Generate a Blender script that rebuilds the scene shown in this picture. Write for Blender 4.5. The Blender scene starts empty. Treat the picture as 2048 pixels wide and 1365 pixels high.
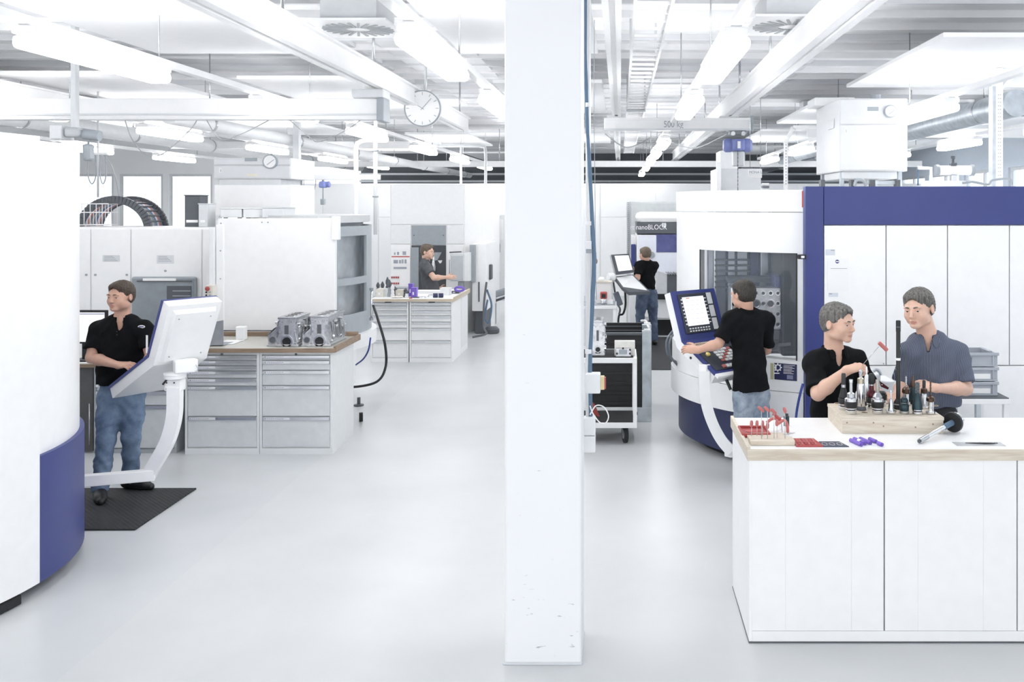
import bpy, bmesh, math, random
import numpy as np
from mathutils import Vector, Matrix
random.seed(7); np.random.seed(7)
scene = bpy.context.scene
COL = scene.collection
# ---------------------------------------------------------------- camera, world, exposure
CAMZ, FPX, VX, VY = 2.42, 1900.0, 1240.0, 410.0
cam_d = bpy.data.cameras.new('camera'); cam = bpy.data.objects.new('camera', cam_d); COL.objects.link(cam)
cam.location = (0, 0, CAMZ); cam.rotation_euler = (math.pi/2, 0, 0)
cam_d.sensor_width = 36; cam_d.lens = FPX/2048*36
cam_d.shift_x = (1024-VX)/2048; cam_d.shift_y = (VY-682.5)/2048
cam_d.clip_end = 200
scene.camera = cam
w = bpy.data.worlds.new('overcast_sky'); scene.world = w; w.use_nodes = True
bg = w.node_tree.nodes['Background']; bg.inputs[0].default_value = (0.965, 0.982, 1, 1); bg.inputs[1].default_value = 1.75
LAMP_E = 11.5
vs = scene.view_settings
vs.view_transform = 'Standard'; vs.look = 'None'; vs.gamma = 1; vs.use_curve_mapping = False
vs.exposure = 0.43
scene.cycles.max_bounces = 8; scene.cycles.diffuse_bounces = 5

# ---------------------------------------------------------------- helpers
def P(px, py, D): return np.array(((px-VX)*D/FPX, D, CAMZ-(py-VY)*D/FPX))
def PX(px, D): return (px-VX)*D/FPX
def PZ(py, D): return CAMZ-(py-VY)*D/FPX

MATS = {}
def mat(name, col, rough=0.5, metal=0.0, emit=None, es=0, noise=0.04, scale=12, bump=0.0, bscale=80, trans=0, ior=1.45, coat=0, alpha=1):
    if name in MATS: return MATS[name]
    m = bpy.data.materials.new(name); m.use_nodes = True; nt = m.node_tree; b = nt.nodes['Principled BSDF']
    b.inputs['Roughness'].default_value = rough; b.inputs['Metallic'].default_value = metal
    c = (*col, 1)
    b.inputs['Base Color'].default_value = c
    if noise > 0:
        tc = nt.nodes.new('ShaderNodeTexCoord'); n = nt.nodes.new('ShaderNodeTexNoise'); n.inputs['Scale'].default_value = scale
        n.inputs['Detail'].default_value = 4
        nt.links.new(tc.outputs['Object'], n.inputs['Vector'])
        r = nt.nodes.new('ShaderNodeValToRGB'); r.color_ramp.elements[0].position = .3; r.color_ramp.elements[1].position = .7
        r.color_ramp.elements[0].color = (*[max(0, x*(1-noise)) for x in col], 1); r.color_ramp.elements[1].color = (*[min(1, x*(1+noise)) for x in col], 1)
        nt.links.new(n.outputs['Fac'], r.inputs['Fac']); nt.links.new(r.outputs['Color'], b.inputs['Base Color'])
        if bump > 0:
            n2 = nt.nodes.new('ShaderNodeTexNoise'); n2.inputs['Scale'].default_value = bscale
            nt.links.new(tc.outputs['Object'], n2.inputs['Vector'])
            bp = nt.nodes.new('ShaderNodeBump'); bp.inputs['Strength'].default_value = bump; bp.inputs['Distance'].default_value = .01
            nt.links.new(n2.outputs['Fac'], bp.inputs['Height']); nt.links.new(bp.outputs['Normal'], b.inputs['Normal'])
    if emit: b.inputs['Emission Color'].default_value = (*emit, 1); b.inputs['Emission Strength'].default_value = es
    if trans: b.inputs['Transmission Weight'].default_value = trans; b.inputs['IOR'].default_value = ior
    if coat: b.inputs['Coat Weight'].default_value = coat
    if alpha < 1: b.inputs['Alpha'].default_value = alpha
    MATS[name] = m; return m

WHITE = mat('white_painted_steel', (.90, .90, .905), .35, noise=.015)
CREAM = mat('cream_white_enamel', (.86, .865, .87), .32, noise=.015)
OFFW = mat('off_white_plastic', (.82, .83, .84), .45, noise=.02)
LGREY = mat('light_grey_enamel', (.66, .68, .70), .42, noise=.03)
MGREY = mat('mid_grey_enamel', (.33, .36, .39), .45, noise=.04)
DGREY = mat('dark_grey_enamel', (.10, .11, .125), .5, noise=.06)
BLUE = mat('machine_blue_paint', (.036, .050, .205), .42, noise=.04, scale=4)
NAVY = mat('deep_navy_paint', (.022, .028, .09), .4, noise=.05, scale=4)
BLACK = mat('black_plastic', (.012, .013, .015), .45, noise=.1)
RUBBER = mat('black_rubber', (.02, .021, .023), .8, noise=.2, bump=.3)
STEEL = mat('brushed_steel', (.55, .56, .58), .25, 1, noise=.06)
CHROME = mat('polished_chrome', (.75, .76, .78), .12, 1, noise=.03)
ALU = mat('cast_aluminium', (.62, .63, .65), .32, 1, noise=.15, scale=30, bump=.2, bscale=90)
GALV = mat('galvanised_steel', (.50, .54, .58), .38, .7, noise=.16, scale=9, bump=.1)
ALUM = mat('anodised_aluminium', (.70, .72, .74), .3, .85, noise=.03)
RED = mat('red_plastic', (.42, .07, .07), .45, noise=.06)
REDH = mat('soft_red_handle', (.52, .16, .15), .5, noise=.06)
PURPLE = mat('purple_plastic', (.20, .12, .55), .45, noise=.06)
YELLOW = mat('yellow_plastic', (.75, .6, .2), .5, noise=.05)
PAPER = mat('white_paper', (.88, .88, .88), .8, noise=.01)
BLUEHOSE = mat('blue_grey_hose', (.10, .17, .26), .5, noise=.06)
BLUECABLE = mat('blue_cable', (.03, .06, .28), .5, noise=.05)
SCREEN = mat('lit_screen', (.1, .1, .1), .2, emit=(.93, .95, 1), es=.95, noise=0)
GLASS = mat('tinted_glass', (.35, .40, .47), .06, noise=0, alpha=.13, coat=1)
DOORG = mat('door_mid_grey', (.40, .43, .46), .38, noise=.03)
HOIST = mat('hoist_blue_paint', (.22, .26, .55), .45, noise=.05)
TXT = mat('dark_print', (.06, .065, .08), .6, noise=0)
TXTG = mat('grey_print', (.35, .37, .42), .6, noise=0)
TXTW = mat('white_print', (.9, .9, .92), .5, noise=0)
REDP = mat('red_print', (.5, .08, .06), .6, noise=0)
TEAL = mat('dark_teal_coating', (.03, .055, .065), .3, .6, noise=.2)
BRONZE = mat('dark_bronze_coating', (.10, .065, .05), .25, .9, noise=.2)
MAROON = mat('maroon_anodised', (.10, .02, .03), .3, .6, noise=.2)

def wood(name, c1, c2, scale=3, axis=0):
    if name in MATS: return MATS[name]
    m = bpy.data.materials.new(name); m.use_nodes = True; nt = m.node_tree; b = nt.nodes['Principled BSDF']
    tc = nt.nodes.new('ShaderNodeTexCoord'); mp = nt.nodes.new('ShaderNodeMapping')
    s = [16, 16, 16]; s[axis] = 1.2; mp.inputs['Scale'].default_value = s
    n = nt.nodes.new('ShaderNodeTexNoise'); n.inputs['Scale'].default_value = scale; n.inputs['Detail'].default_value = 6; n.inputs['Distortion'].default_value = 1
    r = nt.nodes.new('ShaderNodeValToRGB'); r.color_ramp.elements[0].position = .35; r.color_ramp.elements[1].position = .68
    r.color_ramp.elements[0].color = (*c1, 1); r.color_ramp.elements[1].color = (*c2, 1)
    nt.links.new(tc.outputs['Object'], mp.inputs['Vector']); nt.links.new(mp.outputs['Vector'], n.inputs['Vector'])
    nt.links.new(n.outputs['Fac'], r.inputs['Fac']); nt.links.new(r.outputs['Color'], b.inputs['Base Color'])
    b.inputs['Roughness'].default_value = .5
    MATS[name] = m; return m
PINE = wood('pale_pine', (.58, .50, .40), (.72, .66, .56))
BEECH = wood('birch_edge', (.52, .43, .32), (.66, .58, .47))
BROWNW = wood('brown_wood_edge', (.22, .15, .10), (.36, .27, .2))

def tag(o, label=None, cat=None, group=None, kind=None):
    if label: o['label'] = label
    if cat: o['category'] = cat
    if group: o['group'] = group
    if kind: o['kind'] = kind
    return o
def thing(name, label, cat, loc=(0, 0, 0), group=None):
    o = bpy.data.objects.new(name, None); COL.objects.link(o); o.location = loc; o.empty_display_size = .1
    return tag(o, label, cat, group)

def wloc(o):
    l = Vector((0, 0, 0))
    while o is not None: l = l + o.location; o = o.parent
    return l

class MB:
    """collects shapes given in world coordinates; build() makes one mesh object"""
    def __init__(s): s.bm = bmesh.new(); s.mats = []; s.mi = 0; s.sm = False
    def use(s, m):
        if m not in s.mats: s.mats.append(m)
        s.mi = s.mats.index(m); return s
    def _f(s, fs, smooth=None):
        for f in fs: f.material_index = s.mi; f.smooth = s.sm if smooth is None else smooth
    def box(s, x0, x1, y0, y1, z0, z1, bev=0, M=None):
        x0, x1 = min(x0, x1), max(x0, x1); y0, y1 = min(y0, y1), max(y0, y1); z0, z1 = min(z0, z1), max(z0, z1)
        vs = [s.bm.verts.new(p) for p in ((x0,y0,z0),(x1,y0,z0),(x1,y1,z0),(x0,y1,z0),(x0,y0,z1),(x1,y0,z1),(x1,y1,z1),(x0,y1,z1))]
        fs = [s.bm.faces.new([vs[i] for i in q]) for q in ((0,3,2,1),(4,5,6,7),(0,1,5,4),(1,2,6,5),(2,3,7,6),(3,0,4,7))]
        s._f(fs, False)
        if bev > 0:
            es = list({e for f in fs for e in f.edges})
            r = bmesh.ops.bevel(s.bm, geom=es, offset=min(bev, .45*min(x1-x0, y1-y0, z1-z0)), segments=2, profile=.5, affect='EDGES')
            s._f(r['faces'], False)
            vs = list({v for f in r['faces'] for v in f.verts} | {v for v in vs if v.is_valid})
        if M is not None: bmesh.ops.transform(s.bm, matrix=M, verts=vs)
        return s
    def obox(s, c, ax, ay, az, hx, hy, hz, bev=0):
        """oriented box: centre, three axes, half sizes"""
        M = Matrix(((ax[0], ay[0], az[0], c[0]), (ax[1], ay[1], az[1], c[1]), (ax[2], ay[2], az[2], c[2]), (0, 0, 0, 1)))
        return s.box(-hx, hx, -hy, hy, -hz, hz, bev, M)
    def prism(s, poly, d):
        """poly: 3D points, extruded by vector d"""
        d = Vector(d); a = [s.bm.verts.new(Vector(p)) for p in poly]; b = [s.bm.verts.new(Vector(p)+d) for p in poly]
        n = len(a); fs = [s.bm.faces.new(a[::-1]), s.bm.faces.new(b)]
        for i in range(n): fs.append(s.bm.faces.new((a[i], a[(i+1) % n], b[(i+1) % n], b[i])))
        s._f(fs, False); return s
    def tube(s, pts, r, seg=10, caps=True, rs=None):
        pts = [Vector(p) for p in pts]; rings = []; up = None
        for i, p in enumerate(pts):
            t = (pts[min(i+1, len(pts)-1)]-pts[max(i-1, 0)]).normalized()
            if up is None: up = t.orthogonal().normalized()
            up = (up-t*up.dot(t)).normalized(); sd = t.cross(up)
            rr = rs[i] if rs else r
            rings.append([s.bm.verts.new(p+(up*math.cos(2*math.pi*k/seg)+sd*math.sin(2*math.pi*k/seg))*rr) for k in range(seg)])
        fs = []
        for a, b in zip(rings, rings[1:]):
            for k in range(seg): fs.append(s.bm.faces.new((a[k], a[(k+1) % seg], b[(k+1) % seg], b[k])))
        s._f(fs, True)
        if caps: s._f([s.bm.faces.new(rings[0][::-1]), s.bm.faces.new(rings[-1])], False)
        return s
    def lathe(s, prof, c, ax=(0, 0, 1), seg=24, flat=False, ring=False):
        """prof [(r, h)] along axis from c"""
        ax = Vector(ax).normalized(); u = ax.orthogonal().normalized(); v = ax.cross(u); c = Vector(c); rings = []
        for r, h in prof: rings.append([s.bm.verts.new(c+ax*h+(u*math.cos(2*math.pi*k/seg)+v*math.sin(2*math.pi*k/seg))*max(r, 1e-5)) for k in range(seg)])
        for i, (a, b) in enumerate(zip(rings, rings[1:])):
            fs = [s.bm.faces.new((a[k], a[(k+1) % seg], b[(k+1) % seg], b[k])) for k in range(seg)]
            s._f(fs, not flat)
        if not ring: s._f([s.bm.faces.new(rings[0][::-1]), s.bm.faces.new(rings[-1])], False)
        return s
    def arc(s, cx, cy, r0, r1, a0, a1, z0, z1, n=32):
        """curved wall between radii and angles (radians), closed solid"""
        cols = []
        for i in range(n+1):
            a = a0+(a1-a0)*i/n; c, q = math.cos(a), math.sin(a)
            cols.append([s.bm.verts.new((cx+r*c, cy+r*q, z)) for r, z in ((r0, z0), (r1, z0), (r1, z1), (r0, z1))])
        fs = []; ff = []
        for a, b in zip(cols, cols[1:]):
            for k in range(4):
                f = s.bm.faces.new((a[k], b[k], b[(k+1) % 4], a[(k+1) % 4])); (fs if k in (1, 3) else ff).append(f)
        ff += [s.bm.faces.new(cols[0]), s.bm.faces.new(cols[-1][::-1])]
        s._f(fs, True); s._f(ff, False); return s
    def ball(s, c, r, seg=16, sc=(1, 1, 1)):
        g = bmesh.ops.create_uvsphere(s.bm, u_segments=seg, v_segments=max(6, seg//2), radius=1)
        for v in g['verts']: v.co = Vector((v.co.x*r*sc[0]+c[0], v.co.y*r*sc[1]+c[1], v.co.z*r*sc[2]+c[2]))
        s._f({f for v in g['verts'] for f in v.link_faces}, True); return s
    def build(s, name, m=None, parent=None, label=None, cat=None, group=None, kind=None, origin=None):
        if m is not None and not s.mats: s.mats = [m]
        bmesh.ops.recalc_face_normals(s.bm, faces=s.bm.faces)
        for e in s.bm.edges:
            if len(e.link_faces) == 2 and e.calc_face_angle(0) > .62: e.smooth = False
        me = bpy.data.meshes.new(name)
        if parent is not None: off = wloc(parent)
        elif origin is not None: off = Vector(origin)
        else:
            xs = [v.co for v in s.bm.verts]
            off = Vector(((min(v.x for v in xs)+max(v.x for v in xs))/2, (min(v.y for v in xs)+max(v.y for v in xs))/2, min(v.z for v in xs)))
        bmesh.ops.translate(s.bm, verts=s.bm.verts, vec=-off)
        s.bm.to_mesh(me); s.bm.free()
        for x in s.mats: me.materials.append(x)
        o = bpy.data.objects.new(name, me); COL.objects.link(o)
        if parent is not None: o.parent = parent
        else: o.location = off
        return tag(o, label, cat, group, kind)

def bez(pts, n=24):
    """Catmull-Rom through the points"""
    pts = [np.array(p, float) for p in pts]; p = [2*pts[0]-pts[1]]+pts+[2*pts[-1]-pts[-2]]; out = []
    per = max(2, n//(len(pts)-1))
    for i in range(1, len(p)-2):
        for k in range(per):
            t = k/per; a, b, c, d = p[i-1:i+3]
            out.append(.5*((2*b)+(-a+c)*t+(2*a-5*b+4*c-d)*t*t+(-a+3*b-3*c+d)*t**3))
    out.append(pts[-1]); return out

def text(s, size, loc, m, parent, right=(1, 0, 0), up=(0, 0, 1), name='lettering', align='CENTER', depth=.0006, bold=0, sx=1):
    cu = bpy.data.curves.new('t', 'FONT'); cu.body = s; cu.size = size; cu.align_x = align; cu.align_y = 'CENTER'; cu.extrude = depth; cu.offset = bold; cu.resolution_u = 3
    t = bpy.data.objects.new('t', cu); COL.objects.link(t)
    dg = bpy.context.evaluated_depsgraph_get(); me = bpy.data.meshes.new_from_object(t.evaluated_get(dg))
    bpy.data.objects.remove(t)
    r = Vector(right).normalized(); u = Vector(up).normalized(); n = r.cross(u); l = Vector(loc)-wloc(parent)
    M = Matrix(((r[0]*sx, u[0], n[0], l[0]), (r[1]*sx, u[1], n[1], l[1]), (r[2]*sx, u[2], n[2], l[2]), (0, 0, 0, 1)))
    me.transform(M); me.materials.clear(); me.materials.append(m)
    o = bpy.data.objects.new(name, me); COL.objects.link(o); o.parent = parent; return o

def ray_arc(px, cx, cy, R):
    """angle on the circle where the view ray of pixel column px first meets it"""
    k = (px-VX)/FPX; dx, dy = k, 1.0
    A = dx*dx+dy*dy; B = -2*(dx*cx+dy*cy); C = cx*cx+cy*cy-R*R; q = B*B-4*A*C
    t = -B/(2*A) if q < 0 else (-B-math.sqrt(q))/(2*A)
    return math.atan2(t*dy-cy, t*dx-cx)
# ---------------------------------------------------------------- the setting
def floor_mat():
    m = bpy.data.materials.new('pale_resin_floor'); m.use_nodes = True; nt = m.node_tree; b = nt.nodes['Principled BSDF']
    tc = nt.nodes.new('ShaderNodeTexCoord'); sp = nt.nodes.new('ShaderNodeSeparateXYZ'); nt.links.new(tc.outputs['Object'], sp.inputs[0])
    st = nt.nodes.new('ShaderNodeMath'); st.operation = 'GREATER_THAN'; st.inputs[1].default_value = -2.86; nt.links.new(sp.outputs[0], st.inputs[0])
    n = nt.nodes.new('ShaderNodeTexNoise'); n.inputs['Scale'].default_value = .9; n.inputs['Detail'].default_value = 5; nt.links.new(tc.outputs['Object'], n.inputs['Vector'])
    r1 = nt.nodes.new('ShaderNodeValToRGB'); r1.color_ramp.elements[0].color = (.58, .60, .615, 1); r1.color_ramp.elements[1].color = (.65, .665, .68, 1)
    r2 = nt.nodes.new('ShaderNodeValToRGB'); r2.color_ramp.elements[0].color = (.61, .625, .635, 1); r2.color_ramp.elements[1].color = (.67, .68, .685, 1)
    for r in (r1, r2): r.color_ramp.elements[0].position = .35; r.color_ramp.elements[1].position = .65; nt.links.new(n.outputs['Fac'], r.inputs[0])
    mx = nt.nodes.new('ShaderNodeMixRGB'); nt.links.new(st.outputs[0], mx.inputs[0]); nt.links.new(r1.outputs[0], mx.inputs[1]); nt.links.new(r2.outputs[0], mx.inputs[2])
    nt.links.new(mx.outputs[0], b.inputs['Base Color']); b.inputs['Roughness'].default_value = .3; b.inputs['Specular IOR Level'].default_value = .35
    return m
FLOORM = floor_mat()
XL, XR, YB, YF, ZC = -14.0, 7.6, 24.0, 33.0, 4.25
fl = MB().box(XL-.2, XR+.2, -3, YF+.2, -.1, 0).build('floor', FLOORM, origin=(0, 0, 0), kind='structure')
SLAB = mat('ceiling_slab_paint', (.90, .905, .91), .7, noise=.03, scale=2)
SHEET = mat('ceiling_sheet_grey', (.74, .75, .77), .6, noise=.06, scale=1.5)
PANELM = mat('white_acoustic_panel', (.9, .9, .91), .8, noise=.01)
cl = MB().box(XL-.2, XR+.2, -3, YF+.2, ZC, ZC+.15).build('ceiling', SLAB, origin=(0, 0, ZC), kind='structure')
# cross strips of the ceiling decking, one real strip each
strip_me = None
y = -1.0; k = 0
while y < YF:
    o = MB().box(XL, XR, y, y+.05, ZC-.07, ZC, 0).build('ceiling_strip', PANELM if k % 3 else SHEET, cl); y += .62; k += 1
# darker decking bays between the strips
for i, (x0, x1, y0, y1) in enumerate([(-6.4, -4.3, 3, 9), (-2.7, -1.7, 4.5, 33), (-.9, 2.4, 11.5, 22), (1.2, 2.5, 22, 33), (-6, -3, 9.5, 16), (2.6, 7.4, 20, 33), (-12, -5, 16, 30), (-1, 1.0, 22, 33)]):
    MB().box(x0, x1, y0, y1, ZC-.045, ZC-.001).build('decking_bay', SHEET, cl)
# hung white panels
for (x0, x1, ys) in ((2.62, 4.7, ((7.7, 11), (12.6, 15.9), (17.5, 20.8), (22.4, 25.7))), (5.6, 7.4, ((10, 13), (15, 18.5), (20, 24))),
                     (-4.15, -2.95, ((4.6, 8.54), (10.28, 14.2), (18.3, 22), (25, 29))), (-1.42, -.2, ((4.4, 8.54), (10.6, 14), (18, 21))),
                     (-6.6, -5.15, ((4, 7.2), (9.9, 13), (15.2, 18.5), (21, 24))), (-9.6, -7.6, ((9, 13), (15, 19), (21, 25)))):
    for (y0, y1) in ys:
        MB().box(x0, x1, y0, y1, 3.78, 3.82, .004).build('ceiling_panel', PANELM, cl)
# walls
def wall_mat():
    return mat('white_wall_paint', (.84, .85, .86), .7, noise=.015, scale=2)
WALLM = wall_mat()
DARKW = mat('far_dark_wall', (.16, .17, .185), .8, noise=.1, scale=1)
wb = MB().box(-9.0, XR, YB, YB+.12, 0, 2.96).build('wall_back', WALLM, kind='structure', origin=(0, YB, 0))
x = -8.9
while x < XR-.3:
    MB().box(x+.008, x+1.392, YB-.02, YB, .12, 2.1, .004).build('wall_panel', WALLM, wb)
    MB().box(x+.008, x+1.392, YB-.02, YB, 2.115, 2.95, .004).build('wall_panel', WALLM, wb)
    x += 1.4
MB().box(-9.0, XR, YB-.035, YB-.02, 0, .12).build('baseboard_back', LGREY, kind='structure')
MB().box(-9.0, XR+.2, YF, YF+.15, 0, ZC).build('wall_far', DARKW, kind='structure')
for z in (3.2, 3.45, 3.75): MB().box(-9, XR, YF-.2, YF, z, z+.07).build('trim_1', LGREY, kind='structure')
# left part of the back wall with tall windows
wl = MB()
wl.box(XL, -9.0, YB, YB+.15, 0, 1.5).box(XL, -9.0, YB, YB+.15, 3.2, ZC)
xs = [XL, -12.9, -12.7, -11.6, -11.4, -10.3, -10.1, -9.12]
wl.box(XL, XL+.15, YB, YB+.15, 1.5, 3.2)
for a, b in ((-12.8, -12.65), (-11.55, -11.4), (-10.3, -10.15), (-9.12, -9.0)): wl.box(a, b, YB, YB+.15, 1.5, 3.2)
wl.build('wall_back_left', WALLM, kind='structure', origin=(-11, YB, 0))
PANE = mat('window_pane_glass', (.9, .95, 1), .02, trans=1, noise=0, ior=1.1)
for i, (a, b) in enumerate(((XL+.15, -12.8), (-12.65, -11.55), (-11.4, -10.3), (-10.15, -9.12))):
    f = MB(); t = .06
    f.box(a, b, YB+.03, YB+.09, 1.5, 1.56).box(a, b, YB+.03, YB+.09, 3.14, 3.2).box(a, a+t, YB+.03, YB+.09, 1.56, 3.14).box(b-t, b, YB+.03, YB+.09, 1.56, 3.14)
    wn = f.build('window_%d' % (i+1), LGREY, kind='structure')
    MB().box(a+t, b-t, YB+.055, YB+.063, 1.56, 3.14).build('pane', PANE, wn)
MB().box(XL-.15, XL, -3, YB+.15, 0, ZC).build('wall_left', WALLM, kind='structure')
# right wall with a window band
wr = MB().box(XR, XR+.15, -3, YF, 0, 1.9).box(XR, XR+.15, -3, YF, 3.15, ZC)
yy = list(np.arange(-3, YF, 2.4))
for y in yy: wr.box(XR, XR+.15, y, y+.3, 1.9, 3.15)
wr.build('wall_right', mat('pale_blue_wall_paint', (.62, .68, .76), .7, noise=.02), kind='structure', origin=(XR, 10, 0))
for i, y in enumerate(yy):
    a, b = y+.3, min(y+2.4, YF); t = .06
    if b-a < .3: continue
    f = MB().box(XR+.04, XR+.1, a, b, 1.9, 1.96).box(XR+.04, XR+.1, a, b, 3.09, 3.15).box(XR+.04, XR+.1, a, a+t, 1.96, 3.09).box(XR+.04, XR+.1, b-t, b, 1.96, 3.09).box(XR+.04, XR+.1, (a+b)/2-.03, (a+b)/2+.03, 1.96, 3.09)
    wn = f.build('window_%d' % (i+5), LGREY, kind='structure')
    MB().box(XR+.065, XR+.072, a+t, b-t, 1.96, 3.09).build('pane', PANE, wn)
# column
COLM = bpy.data.materials.new('white_column_paint'); COLM.use_nodes = True
def col_mat(m):
    nt = m.node_tree; b = nt.nodes['Principled BSDF']; b.inputs['Roughness'].default_value = .5
    tc = nt.nodes.new('ShaderNodeTexCoord'); n = nt.nodes.new('ShaderNodeTexNoise'); n.inputs['Scale'].default_value = 14; n.inputs['Detail'].default_value = 10
    mp = nt.nodes.new('ShaderNodeMapping'); mp.inputs['Scale'].default_value = (1, 1, 3.2)
    nt.links.new(tc.outputs['Object'], mp.inputs[0]); nt.links.new(mp.outputs[0], n.inputs['Vector'])
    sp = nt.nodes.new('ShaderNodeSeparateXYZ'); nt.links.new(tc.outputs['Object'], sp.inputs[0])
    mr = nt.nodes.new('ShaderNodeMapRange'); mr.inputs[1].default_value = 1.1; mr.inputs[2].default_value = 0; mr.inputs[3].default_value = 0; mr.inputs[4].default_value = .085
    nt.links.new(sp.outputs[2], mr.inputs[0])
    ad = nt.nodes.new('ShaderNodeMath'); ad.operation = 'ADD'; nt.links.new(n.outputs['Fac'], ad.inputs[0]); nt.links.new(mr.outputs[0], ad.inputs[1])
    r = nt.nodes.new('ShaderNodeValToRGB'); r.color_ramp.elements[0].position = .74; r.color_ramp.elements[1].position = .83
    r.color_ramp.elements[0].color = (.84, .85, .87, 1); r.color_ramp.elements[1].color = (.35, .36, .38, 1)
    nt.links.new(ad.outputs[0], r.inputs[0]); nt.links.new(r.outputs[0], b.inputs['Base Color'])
col_mat(COLM)
CX0, CX1 = PX(1009, 5.0), PX(1163, 5.0)
MB().box(CX0, CX1, 5.0, 5.36, 0, ZC, .012).build('trim_2', COLM, kind='structure')
MB().box(CX0-.008, CX1+.004, 4.99, 5.37, 0, .012, .003).build('baseboard_column', LGREY, kind='structure')

# ---------------------------------------------------------------- ceiling lamps
TUBEM = mat('lit_fluorescent_cover', (.9, .9, .9), .4, emit=(1, 1, 1), es=LAMP_E, noise=0)
ORD = ['nearest', 'second', 'third', 'fourth', 'fifth', 'sixth', 'seventh', 'eighth', 'ninth']
rows = ((-5.85, 'the row over the far left aisle', (5.9, 9.2, 12.4, 15.8, 19.4, 23)), (-3.3, 'the row over the left machines', (6.05, 9.4, 12.45, 16, 19.6, 23.2)),
        (-1.15, 'the row just left of the white column', (5.95, 9.0, 12.4, 15.8, 19.4, 23)), (.65, 'the row right of the white column', (6.1, 9.0, 14.4, 17.4, 20.4, 24, 28.5)),
        (3.08, 'the row over the blue framed machine', (6.3, 9.6, 12.9, 16.2, 19.6)), (-8.9, 'the added row over the outermost left aisle', (9.5, 12.6, 15.8, 19, 22.3)), (5.2, 'the row by the right hand windows', (8, 11.3, 14.6, 18, 21.4)))  # outermost left row is added to brighten the left back wall
for x, desc, ys in rows:
    r = thing('lamp_rail', 'white lamp trunking carrying '+desc, 'lamp rail', (x, 12, 3.4), 'lamp trunking rails')
    for ra, rb in (((3, 11.6), (13.4, ys[-1]+1.5)) if x == .65 else ((3, ys[-1]+1.5),)): MB().box(x-.035, x+.035, ra, rb, 3.42, 3.47, .004).build('rail', WHITE, r)
    for y in np.arange(3.5, ys[-1]+1.5, 3.3):
        if x == .65 and 11.6 < y < 13.4: continue
        MB().tube([(x, y, 3.46), (x, y, ZC)], .006, 6).build('hanger', STEEL, r)
    for i, y in enumerate(ys):
        t = thing('ceiling_lamp', 'glowing white tube lamp, %s one along %s' % (ORD[i], desc), 'lamp', (x, y, 3.3), 'fluorescent ceiling lamps')
        MB().box(x-.07, x+.07, y-.8, y+.8, 3.37, 3.42, .01).build('housing', WHITE, t)
        MB().box(x-.085, x+.085, y-.78, y+.78, 3.29, 3.37, .03).build('diffuser', TUBEM, t)
        MB().box(x-.068, x-.04, y-.75, y+.75, 3.42, 3.428).box(x+.04, x+.068, y-.75, y+.75, 3.42, 3.428).build('added_uplight', TUBEM, t)  # glowing strips added on top of each lamp to whiten the ceiling
# air diffusers
for (x0, x1, y0, y1, lb) in ((-2.5, -1.85, 7.5, 8.3, 'square swirl air diffuser in the ceiling left of the clock'), (1.05, 1.75, 7.35, 8.2, 'square swirl air diffuser in the ceiling right of the column'), (3.0, 3.6, 15.95, 16.5, 'small swirl air diffuser above the machine with the extraction unit')):
    cx, cy = (x0+x1)/2, (y0+y1)/2
    t = thing('air_diffuser', lb, 'air diffuser', (cx, cy, 3.88), 'ceiling air diffusers')
    MB().box(x0, x1, y0, y1, 3.88, 3.9, .004).build('plate', WHITE, t)
    MB().box(x0+.1, x1-.1, y0+.1, y1-.1, 3.9, ZC-.071).build('duct_box', LGREY, t)
    R = min(x1-x0, y1-y0)*.46
    for k in range(24):
        a = k*math.pi/12; c, s_ = math.cos(a), math.sin(a)
        MB().obox((cx+c*R*.65, cy+s_*R*.65, 3.877), (c, s_, 0), (-s_, c, 0), (0, 0, 1), R*.32, .011, .005).build('slot', mat('pale_slot_grey', (.42, .44, .46), .6), t)
# crane rails
def beam(name, label, x, y0, y1, z0, z1, wd=.12):
    t = thing(name, label, 'crane rail', (x, (y0+y1)/2, z0), 'crane rails')
    b = MB().box(x-wd/2, x+wd/2, y0, y1, z1-.02, z1).box(x-wd*.28, x+wd*.28, y0, y1, z0+.02, z1-.02).box(x-wd/2, x-.02, y0, y1, z0, z0+.02).box(x+.02, x+wd/2, y0, y1, z0, z0+.02)
    b.build('profile', WHITE, t)
    for y in np.arange(y0+.6, y1, 2.4): MB().tube([(x, y, z1), (x, y, ZC)], .012, 8).build('hanger', STEEL, t)
    return t
beam('crane_rail', 'white crane rail passing behind the wall clock', -2.31, 3.5, 14.2, 3.52, 3.72, .16)
beam('crane_rail', 'white crane rail over the far left aisle', -6.5, 3.5, 14.2, 3.52, 3.72, .16)
beam('crane_rail', 'long white crane rail sloping to upper right of the picture', 1.487, 4, 26, 3.62, 3.85, .17)
beam('crane_rail', 'white crane rail close right of the column', -.05, 4, 26, 3.62, 3.80, .12)
# girders
g = thing('crane_girder', 'white crane girder across the left bay beneath the ceiling', 'crane girder', (-4.4, 8.97, 3.22))
MB().box(-6.9, -2.25, 8.9, 9.04, 3.22, 3.42, .01).build('beam', WHITE, g)
MB().box(-6.9, -2.25, 8.88, 8.9, 3.26, 3.275).build('lip', LGREY, g)
MB().box(-2.5, -2.2, 8.84, 9.1, 3.42, 3.5, .01).build('trolley', LGREY, g)
MB().box(-2.27, -2.2, 8.85, 9.09, 3.2, 3.42, .01).build('end_stop', MGREY, g)
MB().box(-6.62, -6.38, 8.84, 9.1, 3.42, 3.52, .01).build('trolley', LGREY, g)
g = thing('crane_girder', 'white crane girder lettered 500 kg right of the column', 'crane girder', (.8, 13, 3.4))
zb, zt = PZ(262, 13), PZ(237, 13)
MB().box(PX(1208, 13), PX(1503, 13), 12.94, 13.06, zb, zt, .008).build('beam', WHITE, g)
MB().box(PX(1208, 13), PX(1503, 13), 12.91, 12.94, zb, zb+.025).build('lip', LGREY, g)
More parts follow.
